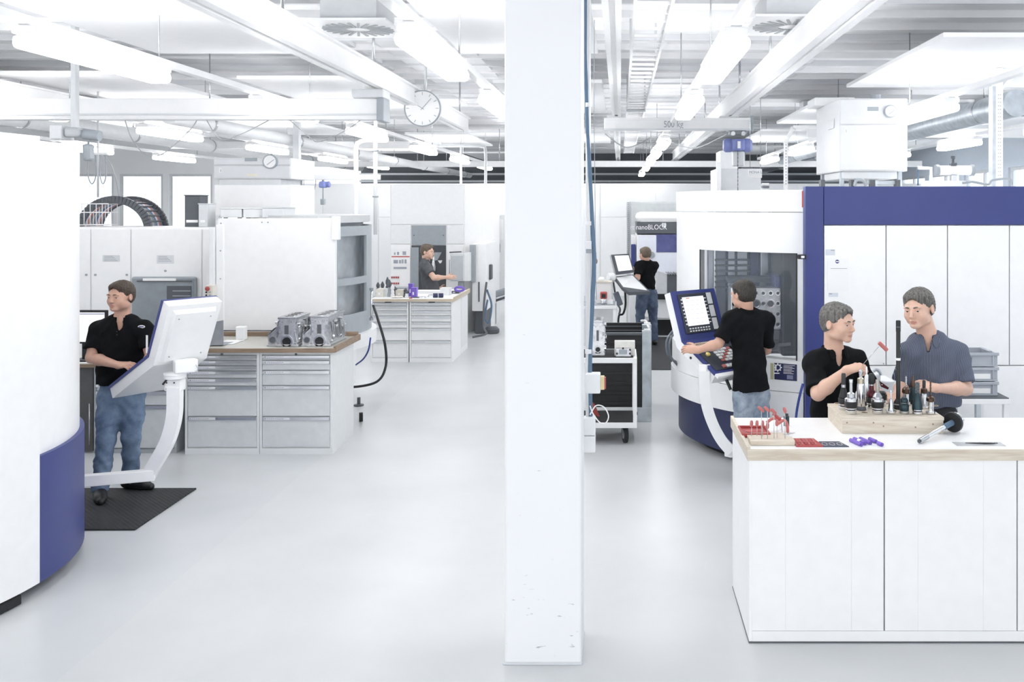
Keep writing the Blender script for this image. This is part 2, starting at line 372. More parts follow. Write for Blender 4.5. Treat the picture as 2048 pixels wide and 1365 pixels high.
MB().box(PX(1208, 13), PX(1503, 13), 12.92, 12.94, zt-.03, zt).build('lip', WHITE, g)
for x in (-.05, 1.487): MB().box(x-.13, x+.13, 12.9, 13.1, zt, 3.63, .01).build('trolley', LGREY, g)
MB().box(PX(1500, 13), PX(1505, 13), 12.9, 13.1, zb-.02, zt+.03, .005).build('end_stop', MGREY, g)
text('500 kg', .125, (PX(1347, 12.9), 12.915, (zb+zt)/2-.005), TXTG, g, name='lettering', sx=.8)
# hoist
h = thing('chain_hoist', 'blue electric chain hoist hanging under the 500 kg girder', 'hoist', (PX(1475, 13), 13, PZ(303, 13)))
hx = PX(1475, 13)
MB().box(hx-.12, hx+.12, 12.95, 13.05, PZ(270, 13), zb, .01).build('trolley', MGREY, h)
for s_ in (-1, 1): MB().lathe([(.03, -.03), (.03, .03)], (hx+s_*.07, 12.93, PZ(268, 13)), (0, 1, 0), 14).build('wheel', STEEL, h)
MB().box(hx-.09, hx+.09, 12.88, 13.12, PZ(303, 13), PZ(279, 13), .03).build('gear_housing', HOIST, h)
for s_ in (-1, 1): MB().lathe([(.085, 0), (.095, .02), (.095, .09), (.07, .12)], (hx+s_*.075, 13, (PZ(303, 13)+PZ(279, 13))/2), (s_, 0, 0), 20).build('motor_cover', HOIST, h)
MB().box(hx-.015, hx+.025, 12.865, 12.88, PZ(298, 13), PZ(284, 13)).build('rating_plate', WHITE, h)
MB().box(hx-.07, hx+.09, 12.93, 13.08, PZ(333, 13), PZ(303, 13), .02).build('chain_bag', LGREY, h)
ch = MB()
z = PZ(303, 13)
k = 0
while z > 2.62:
    (ch.box(hx-.012, hx-.002, 12.9, 12.905, z-.03, z) if k % 2 else ch.box(hx-.0095, hx-.0045, 12.897, 12.908, z-.03, z)); z -= .026; k += 1
ch.build('chain', DGREY, h, kind='stuff')
MB().tube(bez([(hx-.007, 12.9, z+.02), (hx-.007, 12.9, z-.03), (hx+.03, 12.9, z-.07), (hx, 12.9, z-.1), (hx-.04, 12.9, z-.07)], 16), .008, 8).build('hook', DGREY, h)
# cable ladder
t = thing('cable_ladder', 'white cable ladder tray under the ceiling right of the column', 'cable ladder', (.22, 14, 3.72))
for x in (.1, .34): MB().box(x-.01, x+.01, 4, 24, 3.72, 3.79).build('side_rail', WHITE, t)
for y in np.arange(4.1, 24, .3): MB().box(.11, .33, y, y+.03, 3.73, 3.75).build('rung', WHITE, t)
for y in (5, 9, 13, 17, 21):
    MB().box(.09, .35, y, y+.04, 3.70, 3.72).box(.09, .11, y, y+.04, 3.72, ZC).box(.33, .35, y, y+.04, 3.72, ZC).build('bracket', LGREY, t)
# ducts and pipes over the far bays
for i, (x, y0, y1, z, r, lb) in enumerate(((4.6, 11, 32, 3.6, .16, 'round silver air duct by the right windows'), (-8.2, 9, 30, 3.6, .12, 'round white air duct over the far left aisle'), (3.75, 16, 32, 3.45, .1, 'slim silver pipe beyond the extraction unit'), (-4.75, 10, 30, 3.35, .08, 'slim white pipe beneath the ceiling over the left machines'))):
    t = thing('air_duct', lb, 'duct', (x, (y0+y1)/2, z-r))
    MB().tube([(x, y0, z), (x, y1, z)], r, 20).build('pipe', GALV if x > 0 else OFFW, t)
    for y in np.arange(y0+1, y1, 3):
        MB().tube([(x, y-.02, z), (x, y+.02, z)], r+.012, 20).build('clamp', STEEL, t)
        MB().tube([(x, y, z+r), (x, y, ZC)], .008, 6).build('hanger', STEEL, t)
for i, (y, z0, x0, x1, lb) in enumerate(((19, 3.55, -9, -3.6, 'white cross beam beyond the white extraction unit'), (22, 3.3, -9, 7, 'white cross beam high before the back wall'), (15.2, 3.5, 3.0, 7.5, 'white cross beam behind the extraction unit'))):
    t = thing('cross_beam', lb, 'beam', ((x0+x1)/2, y, z0))
    MB().box(x0, x1, y, y+.1, z0, z0+.14, .005).build('profile', WHITE, t)
    for x in np.arange(x0+.5, x1, 1.9): MB().tube([(x, y+.05, z0+.14), (x, y+.05, ZC)], .01, 6).build('hanger', STEEL, t)
# clock
D = 10.5; c = P(845, 217, D)
t = thing('wall_clock', 'round white station clock hanging from the ceiling, black hands', 'clock', tuple(c-np.array((0, 0, .2))))
R = 36*D/FPX
MB().lathe([(R, 0), (R, .09)], (c[0], D, c[2]), (0, 1, 0), 48).build('case', OFFW, t)
MB().lathe([(R*.96, 0), (R*1.02, 0), (R*1.02, .03), (R*.96, .03), (R*.96, 0)], (c[0], D-.012, c[2]), (0, 1, 0), 48, ring=True).build('rim', MGREY, t)
MB().lathe([(R*.95, 0), (R*.95, .01)], (c[0], D-.008, c[2]), (0, 1, 0), 48).build('dial', PAPER, t)
for k in range(12):
    a = k*math.pi/6; s_, cc = math.sin(a), math.cos(a)
    MB().obox((c[0]+s_*R*.82, D-.011, c[2]+cc*R*.82), (cc, 0, -s_), (0, 1, 0), (s_, 0, cc), .003, .002, R*.08).build('hour_mark', TXTG, t)
for a, l, wd in ((math.radians(42), .78, .003), (math.radians(-58), .78, .003)):
    s_, cc = math.sin(a), math.cos(a)
    MB().obox((c[0]+s_*R*l*.4, D-.015, c[2]+cc*R*l*.4), (cc, 0, -s_), (0, 1, 0), (s_, 0, cc), wd, .0015, R*l*.55).build('hand', TXTG, t)
MB().tube([(c[0]+.02, D+.05, c[2]+R), (c[0]+.02, D+.05, ZC)], .012, 8).build('hanger_rod', LGREY, t)
# mats
m = MB(); poly = [(-3.6, 7.05), (-3.6, 8.07), (-5.1, 8.07), (-5.1, 7.46)]
for k in range(5):
    a = math.radians(78-k*9); poly.append((-5.19+1.47*math.cos(a), 5.95+1.47*math.sin(a)))
poly.append((-4.22, 7.05))
m.prism([(x, y, .002) for x, y in poly], (0, 0, .012))
def mat_rubber():
    mm = mat('ribbed_black_mat', (.022, .024, .026), .7, noise=.1)
    nt = mm.node_tree; b = nt.nodes['Principled BSDF']; wv = nt.nodes.new('ShaderNodeTexWave'); wv.inputs['Scale'].default_value = 14; wv.wave_type = 'BANDS'; wv.bands_direction = 'DIAGONAL'
    tc = nt.nodes.new('ShaderNodeTexCoord'); nt.links.new(tc.outputs['Object'], wv.inputs[0])
    bp = nt.nodes.new('ShaderNodeBump'); bp.inputs['Strength'].default_value = .6; bp.inputs['Distance'].default_value = .004
    nt.links.new(wv.outputs[0], bp.inputs['Height']); nt.links.new(bp.outputs[0], b.inputs['Normal']); return mm
MATM = mat_rubber()
m.build('floor_mat', MATM, label='black ribbed rubber mat under the man at the left control panel', cat='mat')
MB().box(.2, 1.55, 13.9, 17.3, .002, .014).build('floor_mat', MATM, label='black rubber mat under the man at the far machine', cat='mat')
# ---------------------------------------------------------------- machines
def bolt(mb, p, n, r=.008): mb.lathe([(r, 0), (r, .004)], p, n, 8)

def control_panel(T, d, n, scr, key, L, label, face=True, group='swivelling machine control panels'):
    """T: top left corner of the screen leaf; d: along the width; n: towards the operator; scr=(lean, drop); key=(reach, drop)"""
    T = Vector(T); d = Vector(d).normalized(); n = Vector(n).normalized(); Z = Vector((0, 0, 1))
    B = T+n*scr[0]-Z*scr[1]; K = B+n*key[0]-Z*key[1]
    root = thing('operator_console', label, 'control console', (B.x+d.x*L/2, B.y+d.y*L/2, 0), 'machine consoles')
    vs_ = (T-B).normalized(); ns = d.cross(vs_); ns = ns if ns.dot(n) > 0 else -ns      # screen plane: up, normal to operator
    vk = (B-K).normalized(); nk = d.cross(vk); nk = nk if nk.z > 0 else -nk
    th = .022; back = .085
    j = (ns+nk).normalized()
    # white housing
    jb = -j*(back/ max(.6, j.dot(ns)))
    poly = [T, B, K, K-nk*back, B+jb, T-ns*back]
    MB().prism([p+d*.008 for p in poly], d*(L-.016)).build('housing', CREAM, root)
    # rear bulge: bevelled cover
    cvr = MB(); s0 = T-ns*back; s1 = B+jb
    up = (s0-s1).normalized()
    a = [s1+d*.05+up*.03, s1+d*(L-.05)+up*.03, s0+d*(L-.05)-up*.04, s0+d*.05-up*.04]
    b_ = [p-ns*.03+(s1+d*L/2+up*.2-p)*.08 for p in a]
    v1 = [cvr.bm.verts.new(p) for p in a]; v2 = [cvr.bm.verts.new(p) for p in b_]
    fs = [cvr.bm.faces.new(v2), cvr.bm.faces.new(v1[::-1])]+[cvr.bm.faces.new((v1[i], v1[(i+1) % 4], v2[(i+1) % 4], v2[i])) for i in range(4)]
    cvr.build('rear_cover', CREAM, root)
    for q in (b_[0]+(b_[2]-b_[0])*.1, b_[1]+(b_[3]-b_[1])*.1, b_[2]+(b_[0]-b_[2])*.1, b_[3]+(b_[1]-b_[3])*.1):
        mb = MB(); bolt(mb, q, -ns, .006); mb.build('screw', STEEL, root)
    # blue face plates
    MB().prism([B, T, T+ns*th, B+ns*th+up*.004], d*L).build('screen_plate', BLUE, root)
    MB().prism([K, B, B+nk*th, K+nk*th], d*L).build('keyboard_plate', BLUE, root)
    if face:
        S = (T-B).length; KL = (B-K).length
        def S3(u, v, h=th): return B+d*u+vs_*v+ns*h
        def K3(u, v, h=th): return K+d*u+vk*v+nk*h
        bz = MB().obox(S3(L*.5, S*.53, th+.006), d, vs_, ns, L*.40, S*.40, .006, .004).build('bezel', mat('anthracite_bezel', (.035, .04, .055), .4, noise=.05), root)
        sw = L*.245; sc = S3(L*.42, S*.57, th+.0125)
        MB().obox(sc, d, vs_, ns, sw, S*.29, .002).build('display', SCREEN, bz)
        for k in range(8):
            MB().obox(S3(L*.145, S*(.32+.07*k), th+.015), d, vs_, ns, L*.012, S*.014, .003).build('soft_key', OFFW, bz)
            MB().obox(S3(L*.69, S*(.32+.07*k), th+.015), d, vs_, ns, L*.02, S*.008, .003).build('soft_key', OFFW, bz)
            for r_ in range(2): MB().obox(S3(L*(.2+.062*k), S*(.225-.05*r_), th+.015), d, vs_, ns, L*.015, S*.013, .003).build('soft_key', OFFW, bz)
        for k in range(3): MB().obox(S3(L*.80, S*(.8-.26*k), th+.014), d, vs_, ns, L*.055, S*.115, .002).build('key_field', mat('pale_grey_keys', (.6, .62, .63), .5), bz)
        lm = MB()
        for k in range(6): lm.obox(S3(L*.42, S*(.33+.09*k), th+.0147), d, vs_, ns, L*.2, S*.0025, .0003)
        lm.build('screen_lines', mat('screen_grey', (.4, .42, .5), .5, noise=0), bz)
        MB().obox(S3(L*.3, S*.835, th+.0147), d, vs_, ns, L*.04, S*.008, .0004).build('screen_mark', REDP, bz)
        kb = MB().obox(K3(L*.5, KL*.47, th+.003), d, vk, nk, L*.43, KL*.40, .003, .002).build('key_bed', mat('anthracite_bezel', (.035, .04, .055), .4), root)
        beige = mat('beige_keys', (.62, .5, .4), .5)
        for r_ in range(3):
            for k in range(14): MB().obox(K3(L*(.12+.045*k), KL*(.82-.055*r_), th+.01), d, vk, nk, L*.018, KL*.02, .005).build('key', beige, kb)
        for r_ in range(5):
            for k in range(5): MB().obox(K3(L*(.40+.085*k), KL*(.60-.075*r_), th+.01), d, vk, nk, L*.034, KL*.026, .005).build('key', OFFW if (k+r_) % 4 else REDH, kb)
        for k in range(8): MB().obox(K3(L*(.30+.08*k), KL*.14, th+.012), d, vk, nk, L*.033, KL*.035, .006).build('key', WHITE if k else REDH, kb)
        MB().lathe([(.02, 0), (.022, .02), (.015, .026)], K3(L*.2, KL*.5), nk, 20).build('rotary_knob', YELLOW, kb)
        MB().lathe([(.017, 0), (.02, .02), (.012, .03)], K3(L*.84, KL*.62), nk, 16).build('rotary_knob', BLACK, kb)
        MB().obox(K+nk*.012-vk*.02+d*L*.5, d, vk, nk, L*.5, .022, .012, .004).build('front_rail', CREAM, root)
        pc = K-nk*.06+d*L*.32-vk*.01
        MB().tube([pc, pc-vk*.06-Z*.05], .014, 12).build('hand_grip', BLACK, root)
        MB().lathe([(.016, 0), (.016, .006)], pc-vk*.06-Z*.05, -vk*.77-Z*.64, 12).build('grip_cap', OFFW, root)
        mb = MB(); mb.lathe([(.012, 0), (.012, .003)], B-d*-.006-nk*.05+vk*-.16, -d, 14); mb.build('hole', BLACK, root)
    return root, T, B, K, d, n

def round_machine(name, label, cx, cy, R, zt, seam_px, side=1, blue0=None, blue1=None, skirt_z=(.08, .86), cat='machine', full=True, bulge=.0, win=None):
    return None

# ---- left machine (nearest)
cx, cy, R = -5.19, 5.95, 1.6
t = thing('machining_center', 'big round white machine with blue skirt at the left edge', 'machine', (cx, cy, 0), 'round machining centres')
a80 = ray_arc(80, cx, cy, R)
MB().arc(cx, cy, .3, 1.45, 0, 2*math.pi, .0, .08, 64).build('plinth', BLACK, t)
MB().arc(cx, cy, 1.5, 1.57, a80-.02, math.pi*.9, .1, 2.82, 64).build('upper_shell', WHITE, t)
MB().arc(cx, cy, 1.5, R, math.radians(-150), a80-.0015, .08, 2.845, 64).build('door_shell', WHITE, t)
MB().arc(cx, cy, 1.5, R, a80, math.pi*.9, .08, .862, 64).build('skirt', BLUE, t)
MB().arc(cx, cy, .1, 1.5, 0, 2*math.pi, 2.74, 2.80, 48).build('roof_plate', OFFW, t)
MB().arc(cx, cy, .3, 1.44, 0, 2*math.pi, .08, 2.74, 48).build('inner_casing', LGREY, t)
for i, (px, py) in enumerate(((20, 1222),)):
    q = P(px, py, 5.55)
    a = ray_arc(24, cx, cy, R); u = (-math.sin(a), math.cos(a), 0); v_ = (math.cos(a), math.sin(a), 0)
    p0 = (cx+(R-.05)*math.cos(a), cy+(R-.05)*math.sin(a), .035)
    MB().obox(p0, u, v_, (0, 0, 1), .09, .035, .03, .008).build('foot', RUBBER, t)
    mb = MB(); bolt(mb, (p0[0]+u[0]*.06, p0[1]+u[1]*.06, .06), (0, 0, 1), .012); mb.build('bolt', STEEL, t)
# control arm and panel on it
cp, T, B, K, d, n = control_panel(P(325, 603, 7.3), (.57, .82, 0), (-.82, .57, 0), (.209, .45), (.59, .31), .46, 'console on a white curved arm seen from its back, before the man at the left', face=False)
MB().obox(P(299, 705, 7.42)+np.array((-.03, .02, .06)), d, n, (0, 0, 1), .002, .012, .07).build('paper_tag', PAPER, cp)
arm = cp
MB().obox(P(371, 732, 7.5), (.8, .6, 0), (-.6, .8, 0), (0, 0, 1), .085, .05, .052, .012).build('swivel_head', WHITE, arm)
MB().lathe([(.07, 0), (.082, .008), (.082, .03), (.086, .034), (.086, .05), (.06, .055)], P(350, 758, 7.5), (0, 0, 1), 28).build('collar', WHITE, arm)
MB().obox(P(350, 770, 7.5), (1, 0, 0), (0, 1, 0), (0, 0, 1), .068, .045, .045, .01).build('clamp_plate', WHITE, arm)
for px in (339, 354):
    for py in (764, 776):
        mb = MB(); bolt(mb, P(px, py, 7.5)-np.array((0, .046, 0)), (0, -1, 0), .006); mb.build('bolt', BLACK, arm)
MB().tube([P(336, 757, 7.46), P(325, 770, 7.44)], .008, 8).build('lever', BLACK, arm)
sec = []
cl_ = [(350, 775), (350, 800), (349, 830), (343, 860), (333, 888), (318, 915), (303, 940), (296, 955)]
pts = bez([P(px, py, 7.48) for px, py in cl_], 28)
mb = MB(); rings = []
wds = np.linspace(.052, .047, len(pts))
for i, p in enumerate(pts):
    tg = np.array(pts[min(i+1, len(pts)-1)])-np.array(pts[max(0, i-1)]); tg /= np.linalg.norm(tg); sd = np.cross(tg, (0, 1, 0)); sd /= np.linalg.norm(sd)
    rings.append([mb.bm.verts.new(p+sd*a*wds[i]+np.array((0, b*.035, 0))) for a, b in ((-1, -1), (1, -1), (1, 1), (-1, 1))])
for a, b in zip(rings, rings[1:]):
    for k in range(4): mb.bm.faces.new((a[k], a[(k+1) % 4], b[(k+1) % 4], b[k]))
mb.bm.faces.new(rings[0][::-1]); mb.bm.faces.new(rings[-1]); mb._f(mb.bm.faces, False)
mb.build('curved_tube', WHITE, arm)
a_, b_ = P(310, 950, 7.48), P(168, 962, 7.3)
dd = Vector(b_-a_); 
MB().obox((a_+b_)/2, dd.normalized(), Vector((0, 0, 1)).cross(dd.normalized()), (0, 0, 1), dd.length/2, .035, .043, .006).build('foot_tube', WHITE, arm)
MB().tube(bez([P(384, 722, 7.5), P(395, 735, 7.5), P(393, 743, 7.5), P(380, 742, 7.5)], 12), .003, 6).build('wire_loop', STEEL, arm)

# ---- second machine: white box front with grey curved door
t = thing('machining_center', 'white machine with grey curved windowed door behind the engine blocks', 'machine', (-4.4, 11.1, 0), 'round machining centres')
cx, cy, R = -4.4, 11.1, 1.45
MB().box(PX(436, 10.15), PX(670, 10.15), 10.15, 10.2, .1, PZ(437, 10.15), .006).build('front_panel', WHITE, t)
MB().box(PX(432, 10.2), -3.45, 10.2, 12.4, .1, PZ(441, 10.2), .006).build('casing', OFFW, t)
MB().box(-3.45, -3.08, 10.2, 10.34, .1, PZ(441, 10.2), .004).build('casing_wing', OFFW, t)
MB().box(PX(432, 10.13), PX(447, 10.13), 10.13, 10.2, .1, PZ(450, 10.13), .004).build('corner_post', WHITE, t)
MB().box(PX(663, 10.12), PX(677, 10.12), 10.12, 10.2, PZ(480, 10.12), PZ(433, 10.12), .004).build('corner_post', WHITE, t)
for px, py in ((442, 447), (524, 445), (536, 445), (441, 502), (441, 558)):
    mb = MB(); bolt(mb, P(px, py, 10.13 if px < 447 else 10.15), (0, -1, 0), .008); mb.build('screw', MGREY, t)
a0, a1 = math.radians(-37), math.radians(100)
z0, zw = .95, 2.18
w0, w1 = ray_arc(676, cx, cy, R), ray_arc(733, cx, cy, R)
gz = [(z0, 1.19), (1.52, 1.60), (2.07, zw)]
for a, b in gz: MB().arc(cx, cy, R-.03, R, a0, a1, a, b, 48).build('door_band', DOORG, t)
for za, zb_ in ((1.19, 1.52), (1.60, 2.07)):
    MB().arc(cx, cy, R-.03, R, a0, w0, za, zb_, 12).build('door_band', DOORG, t)
    MB().arc(cx, cy, R-.03, R, w1, a1, za, zb_, 24).build('door_band', DOORG, t)
    MB().arc(cx, cy, R-.02, R-.012, w0-.002, w1+.002, za-.002, zb_+.002, 20).build('window_glass', GLASS, t)
MB().arc(cx, cy, R-.16, R-.13, a0, a1, z0, zw, 24).build('inner_wall', mat('dull_steel_liner', (.62, .63, .64), .4, .3, noise=.3, scale=5), t)
MB().arc(cx, cy, .2, R+.06, a0+.03, a1, .80, .955, 48).build('base_ring', WHITE, t)
MB().arc(cx, cy, .1, .72, a0, a1, .0, .80, 32).build('base', MGREY, t)
MB().arc(cx, cy, .2, R-.02, a0, a1, zw+.04, zw+.12, 32).build('roof_ring', mat('pale_roof_grey', (.6, .61, .62), .5), t)
MB().arc(cx, cy, .2, R-.1, a0, a1, zw, zw+.04, 32).build('roof_gap', MGREY, t)
hh = ray_arc(742, cx, cy, R+.03); hp = np.array((cx+(R+.035)*math.cos(hh), cy+(R+.035)*math.sin(hh), 0))
MB().tube([hp+(0, 0, 1.09), hp+(0, 0, 1.42)], .014, 10).build('door_handle', CHROME, t)
for z in (1.08, 1.43): MB().lathe([(.022, 0), (.022, .03)], hp+(0, 0, z-.015), (0, 0, 1), 12).build('handle_end', MGREY, t)
for a_ in (-35, -10, 15):
    a = math.radians(a_); p = np.array((cx+(R-.15)*math.cos(a), cy+(R-.15)*math.sin(a), 0))
    MB().lathe([(.06, 0), (.06, .015), (.02, .02), (.02, .1)], p, (0, 0, 1), 14).build('levelling_foot', DGREY, t)
# black cable from it to the floor
MB().tube(bez([P(747, 612, 10.7), P(756, 640, 10.4), P(770, 690, 10.3), P(771, 735, 10.4), P(752, 765, 10.6), P(700, 775, 10.9), P(660, 770, 11.2)], 48), .014, 10).build('power_cable', BLACK, label='thick black cable looping to the floor beside the grey curved door', cat='cable')
MB().tube(bez([P(741, 676, 10.2), P(737, 700, 10.25), P(727, 718, 10.4), P(712, 730, 10.7)], 20), .009, 8).build('air_hose', BLUECABLE, label='short blue hose below the grey curved door', cat='hose')
MB().lathe([(.035, -.02), (.05, -.02), (.05, .02), (.035, .02)], (PX(722, 10.6), 10.6, .052), (1, .3, 0), 20).build('caster_wheel', RUBBER, label='black caster wheel on the floor behind the right drawer cabinet', cat='wheel')
# top clutter of the second machine
zt2 = PZ(441, 10.2)
for (x0, x1, y0, y1, h_, nm, m_, lb) in ((PX(441, 10.9), PX(483, 10.9), 10.9, 11.3, .1, 'service_box', OFFW, 'low pale box on the roof of the second machine, left'), (PX(486, 10.9), PX(525, 10.9), 10.9, 11.3, .1, 'service_box', OFFW, 'low pale box on the roof of the second machine, middle'), (PX(524, 10.8), PX(567, 10.8), 10.8, 11.2, .11, 'service_box', LGREY, 'low grey box on the roof of the second machine, right')):
    tt = thing(nm, lb, 'box', ((x0+x1)/2, (y0+y1)/2, zt2), 'boxes on the machine roof')
    MB().box(x0, x1, y0, y1, zt2+.02, zt2+.02+h_, .006).build('housing', m_, tt)
    MB().box(x0-.01, x1+.01, y0-.01, y1+.01, zt2+.02+h_, zt2+.03+h_, .002).build('lid', m_, tt)
    for x in (x0+.04, x1-.04): MB().box(x-.02, x+.02, y0+.03, y0+.07, zt2, zt2+.02).build('foot', DGREY, tt)

# ---- control cabinet behind the man at the left
D = 10.75
t = thing('control_cabinet', 'white electrical cabinet with grey framed door behind the left man', 'cabinet', (PX(300, D), D+.3, 0))
zt_ = PZ(455, D); X0, X1 = PX(120, D), PX(426, D)
MB().box(X0, X1, D, D+.8, .08, zt_, .006).build('body', WHITE, t)
for a, b in ((122, 182), (184, 262), (264, 404), (406, 424)):
    MB().box(PX(a, D), PX(b, D), D-.015, D, .1, zt_-.02, .005).build('door' if b != 424 else 'side_strip', WHITE, t)
for px, py in ((173, 550), (191, 550), (254, 550), (331, 542)):
    mb = MB(); mb.lathe([(.012, 0), (.012, .012)], P(px, py, D-.015), (0, -1, 0), 12); mb.build('lock', MGREY, t)
for px, py, w_, h_ in ((224, 517, 34, 13), (332, 519, 34, 17)):
    l_ = MB().box(PX(px-w_/2, D), PX(px+w_/2, D), D-.018, D-.015, PZ(py+h_/2, D), PZ(py-h_/2, D)).build('label_plate', LGREY if px < 300 else mat('pale_grey_sheet', (.72, .73, .76), .6), t)
    for k in range(4): MB().box(PX(px-w_*.4, D), PX(px+w_*(.1+.09*k), D), D-.0185, D-.018, PZ(py-h_*.3+k*3, D), PZ(py-h_*.3+k*3-1, D)).build('print_line', TXTG, l_)
# grey door in front
gx0, gx1, gz1 = PX(268, D), PX(397, D), PZ(553, D)
gd = MB().box(gx0, gx1, D-.07, D-.02, .5, gz1, .03).build('grey_door', MGREY, t)
MB().box(gx0+.02, gx1-.02, D-.075, D-.07, .52, gz1-.02, .015).build('door_skin', mat('slate_grey_steel', (.27, .30, .33), .4, noise=.08), t)
MB().box(PX(294, D), PX(359, D), D-.1, D-.075, PZ(561, D), PZ(556, D), .004).build('door_lamp', WHITE, t)
MB().box(PX(281, D), PX(390, D), D-.085, D-.075, PZ(562.5, D), PZ(560.5, D)).build('rail', DGREY, t)
MB().box(PX(340, D), PX(389, D), D-.08, D-.072, PZ(625, D), PZ(571, D), .012).build('door_window', DGREY, t)
for py in (580, 590, 600): MB().box(PX(352, D), PX(388, D), D-.084, D-.08, PZ(py+2, D), PZ(py, D)).build('window_slat', MGREY, t)
# emergency stop box
D2 = 10.1
t = thing('switch_box', 'white switch box with red button beside the second machine', 'switch box', (PX(423, D2), D2, PZ(594, D2)))
MB().box(PX(414, D2), PX(431, D2), D2-.05, D2+.04, PZ(596, D2), PZ(570, D2), .006).build('housing', mat('cream_plastic', (.75, .72, .66), .5), t)
MB().lathe([(.012, 0), (.024, .01), (.024, .02), (.01, .028)], (PX(420, D2), D2-.05, PZ(577, D2)), (0, -1, 0), 16).build('emergency_button', RED, t)
for x in (417, 424):
    for y in (584, 590): MB().lathe([(.009, 0), (.009, .008)], (PX(x, D2), D2-.05, PZ(y, D2)), (0, -1, 0), 10).build('button', BLACK if x == 417 else STEEL, t)
MB().box(PX(418, D2), PX(428, D2), D2+.0, D2+.04, .0, PZ(455, D2), .004).build('cable_duct', OFFW, label='narrow pale cable duct between control cabinet and second machine', cat='duct')
# cable reel and tray on the control cabinet
D = 11.3; zr = PZ(458, D)
t = thing('energy_chain', 'dark looped cable chain holding coloured hoses above the left man', 'cable chain', (PX(240, D), D, zr))
cxr, rr = PX(228, D), .40
cz = PZ(458, D)
for k, (off, m_, r_) in enumerate(((0, DGREY, .05), (.42, DGREY, .05))):
    pts = [(cxr+off*.0+rr*math.cos(a)*1.02, D+off, cz-.02+rr*.92*math.sin(a)) for a in np.linspace(0, math.pi, 30)]
    mb = MB()
    for p, q in zip(pts, pts[1:]):
        p, q = Vector(p), Vector(q); u = (q-p).normalized(); v_ = Vector((0, 1, 0)); mb.obox((p+q)/2, u, v_, u.cross(v_), (q-p).length*.48, .02, .045, .006)
    mb.build('side_chain', m_, t)
cols = [('white_hose', (.8, .8, .82)), ('pink_hose', (.6, .25, .22)), ('slate_hose', (.25, .3, .38)), ('grey_hose', (.5, .5, .52)), ('teal_hose', (.3, .38, .38)), ('blue_hose', (.2, .25, .45))]
for k in range(9):
    nm, c_ = cols[k % 6]; y = D+.05+k*.042
    MB().tube([(cxr+(rr-.02)*math.cos(a), y, cz-.02+(rr*.92-.02)*math.sin(a)) for a in np.linspace(0, math.pi, 26)], .016, 8).build('hose', mat(nm, c_, .5), t)
for k in range(16):
    a = math.pi*(k+.5)/16
    MB().obox((cxr+rr*math.cos(a), D+.21, cz-.02+rr*.92*math.sin(a)), (-math.sin(a), 0, math.cos(a)), (0, 1, 0), (math.cos(a), 0, math.sin(a)), .008, .2, .012).build('cross_bar', DGREY, t)
t = thing('wire_tray', 'white wire cable tray at upper left above the control cabinet', 'cable tray', (PX(200, 11.2), 11.2, PZ(455, 11.2)))
for y in (11.15, 11.35):
    for z in (PZ(450, 11.2), PZ(425, 11.2), PZ(408, 11.2)): MB().tube([(PX(120, 11.2), y, z), (PX(222, 11.2), y, z)], .006, 6).build('wire', WHITE, t)
for px in range(125, 225, 12): MB().tube([(PX(px, 11.2), 11.15, PZ(408, 11.2)), (PX(px, 11.2), 11.15, PZ(450, 11.2)), (PX(px, 11.2), 11.35, PZ(450, 11.2)), (PX(px, 11.2), 11.35, PZ(408, 11.2))], .004, 6).build('wire', WHITE, t)
# black and grey boxes on the cabinet
for (a, b, c_, m_, lb, D_) in ((369, 400, 392, DGREY, 'dark grey box standing on the control cabinet left of a pale box', 11.0), (397, 415, 409, LGREY, 'pale grey box standing on the control cabinet behind the switch box', 10.95)):
    tt = thing('valve_box', lb, 'box', (PX((a+b)/2, D_), D_+.1, PZ(440, D_)), 'boxes on the control cabinet')
    zb_ = PZ(455, 10.75)
    MB().box(PX(a, D_), PX(b, D_), D_, D_+.22, zb_, PZ(c_, D_), .006).build('housing', m_, tt)
    MB().box(PX(a, D_)-.006, PX(b, D_)+.006, D_-.006, D_+.226, PZ(c_, D_), PZ(c_, D_)+.012, .003).build('lid', m_, tt)
    MB().box(PX(a+4, D_), PX(b-4, D_), D_-.006, D_, zb_+.05, zb_+.08).build('plate', WHITE, tt)

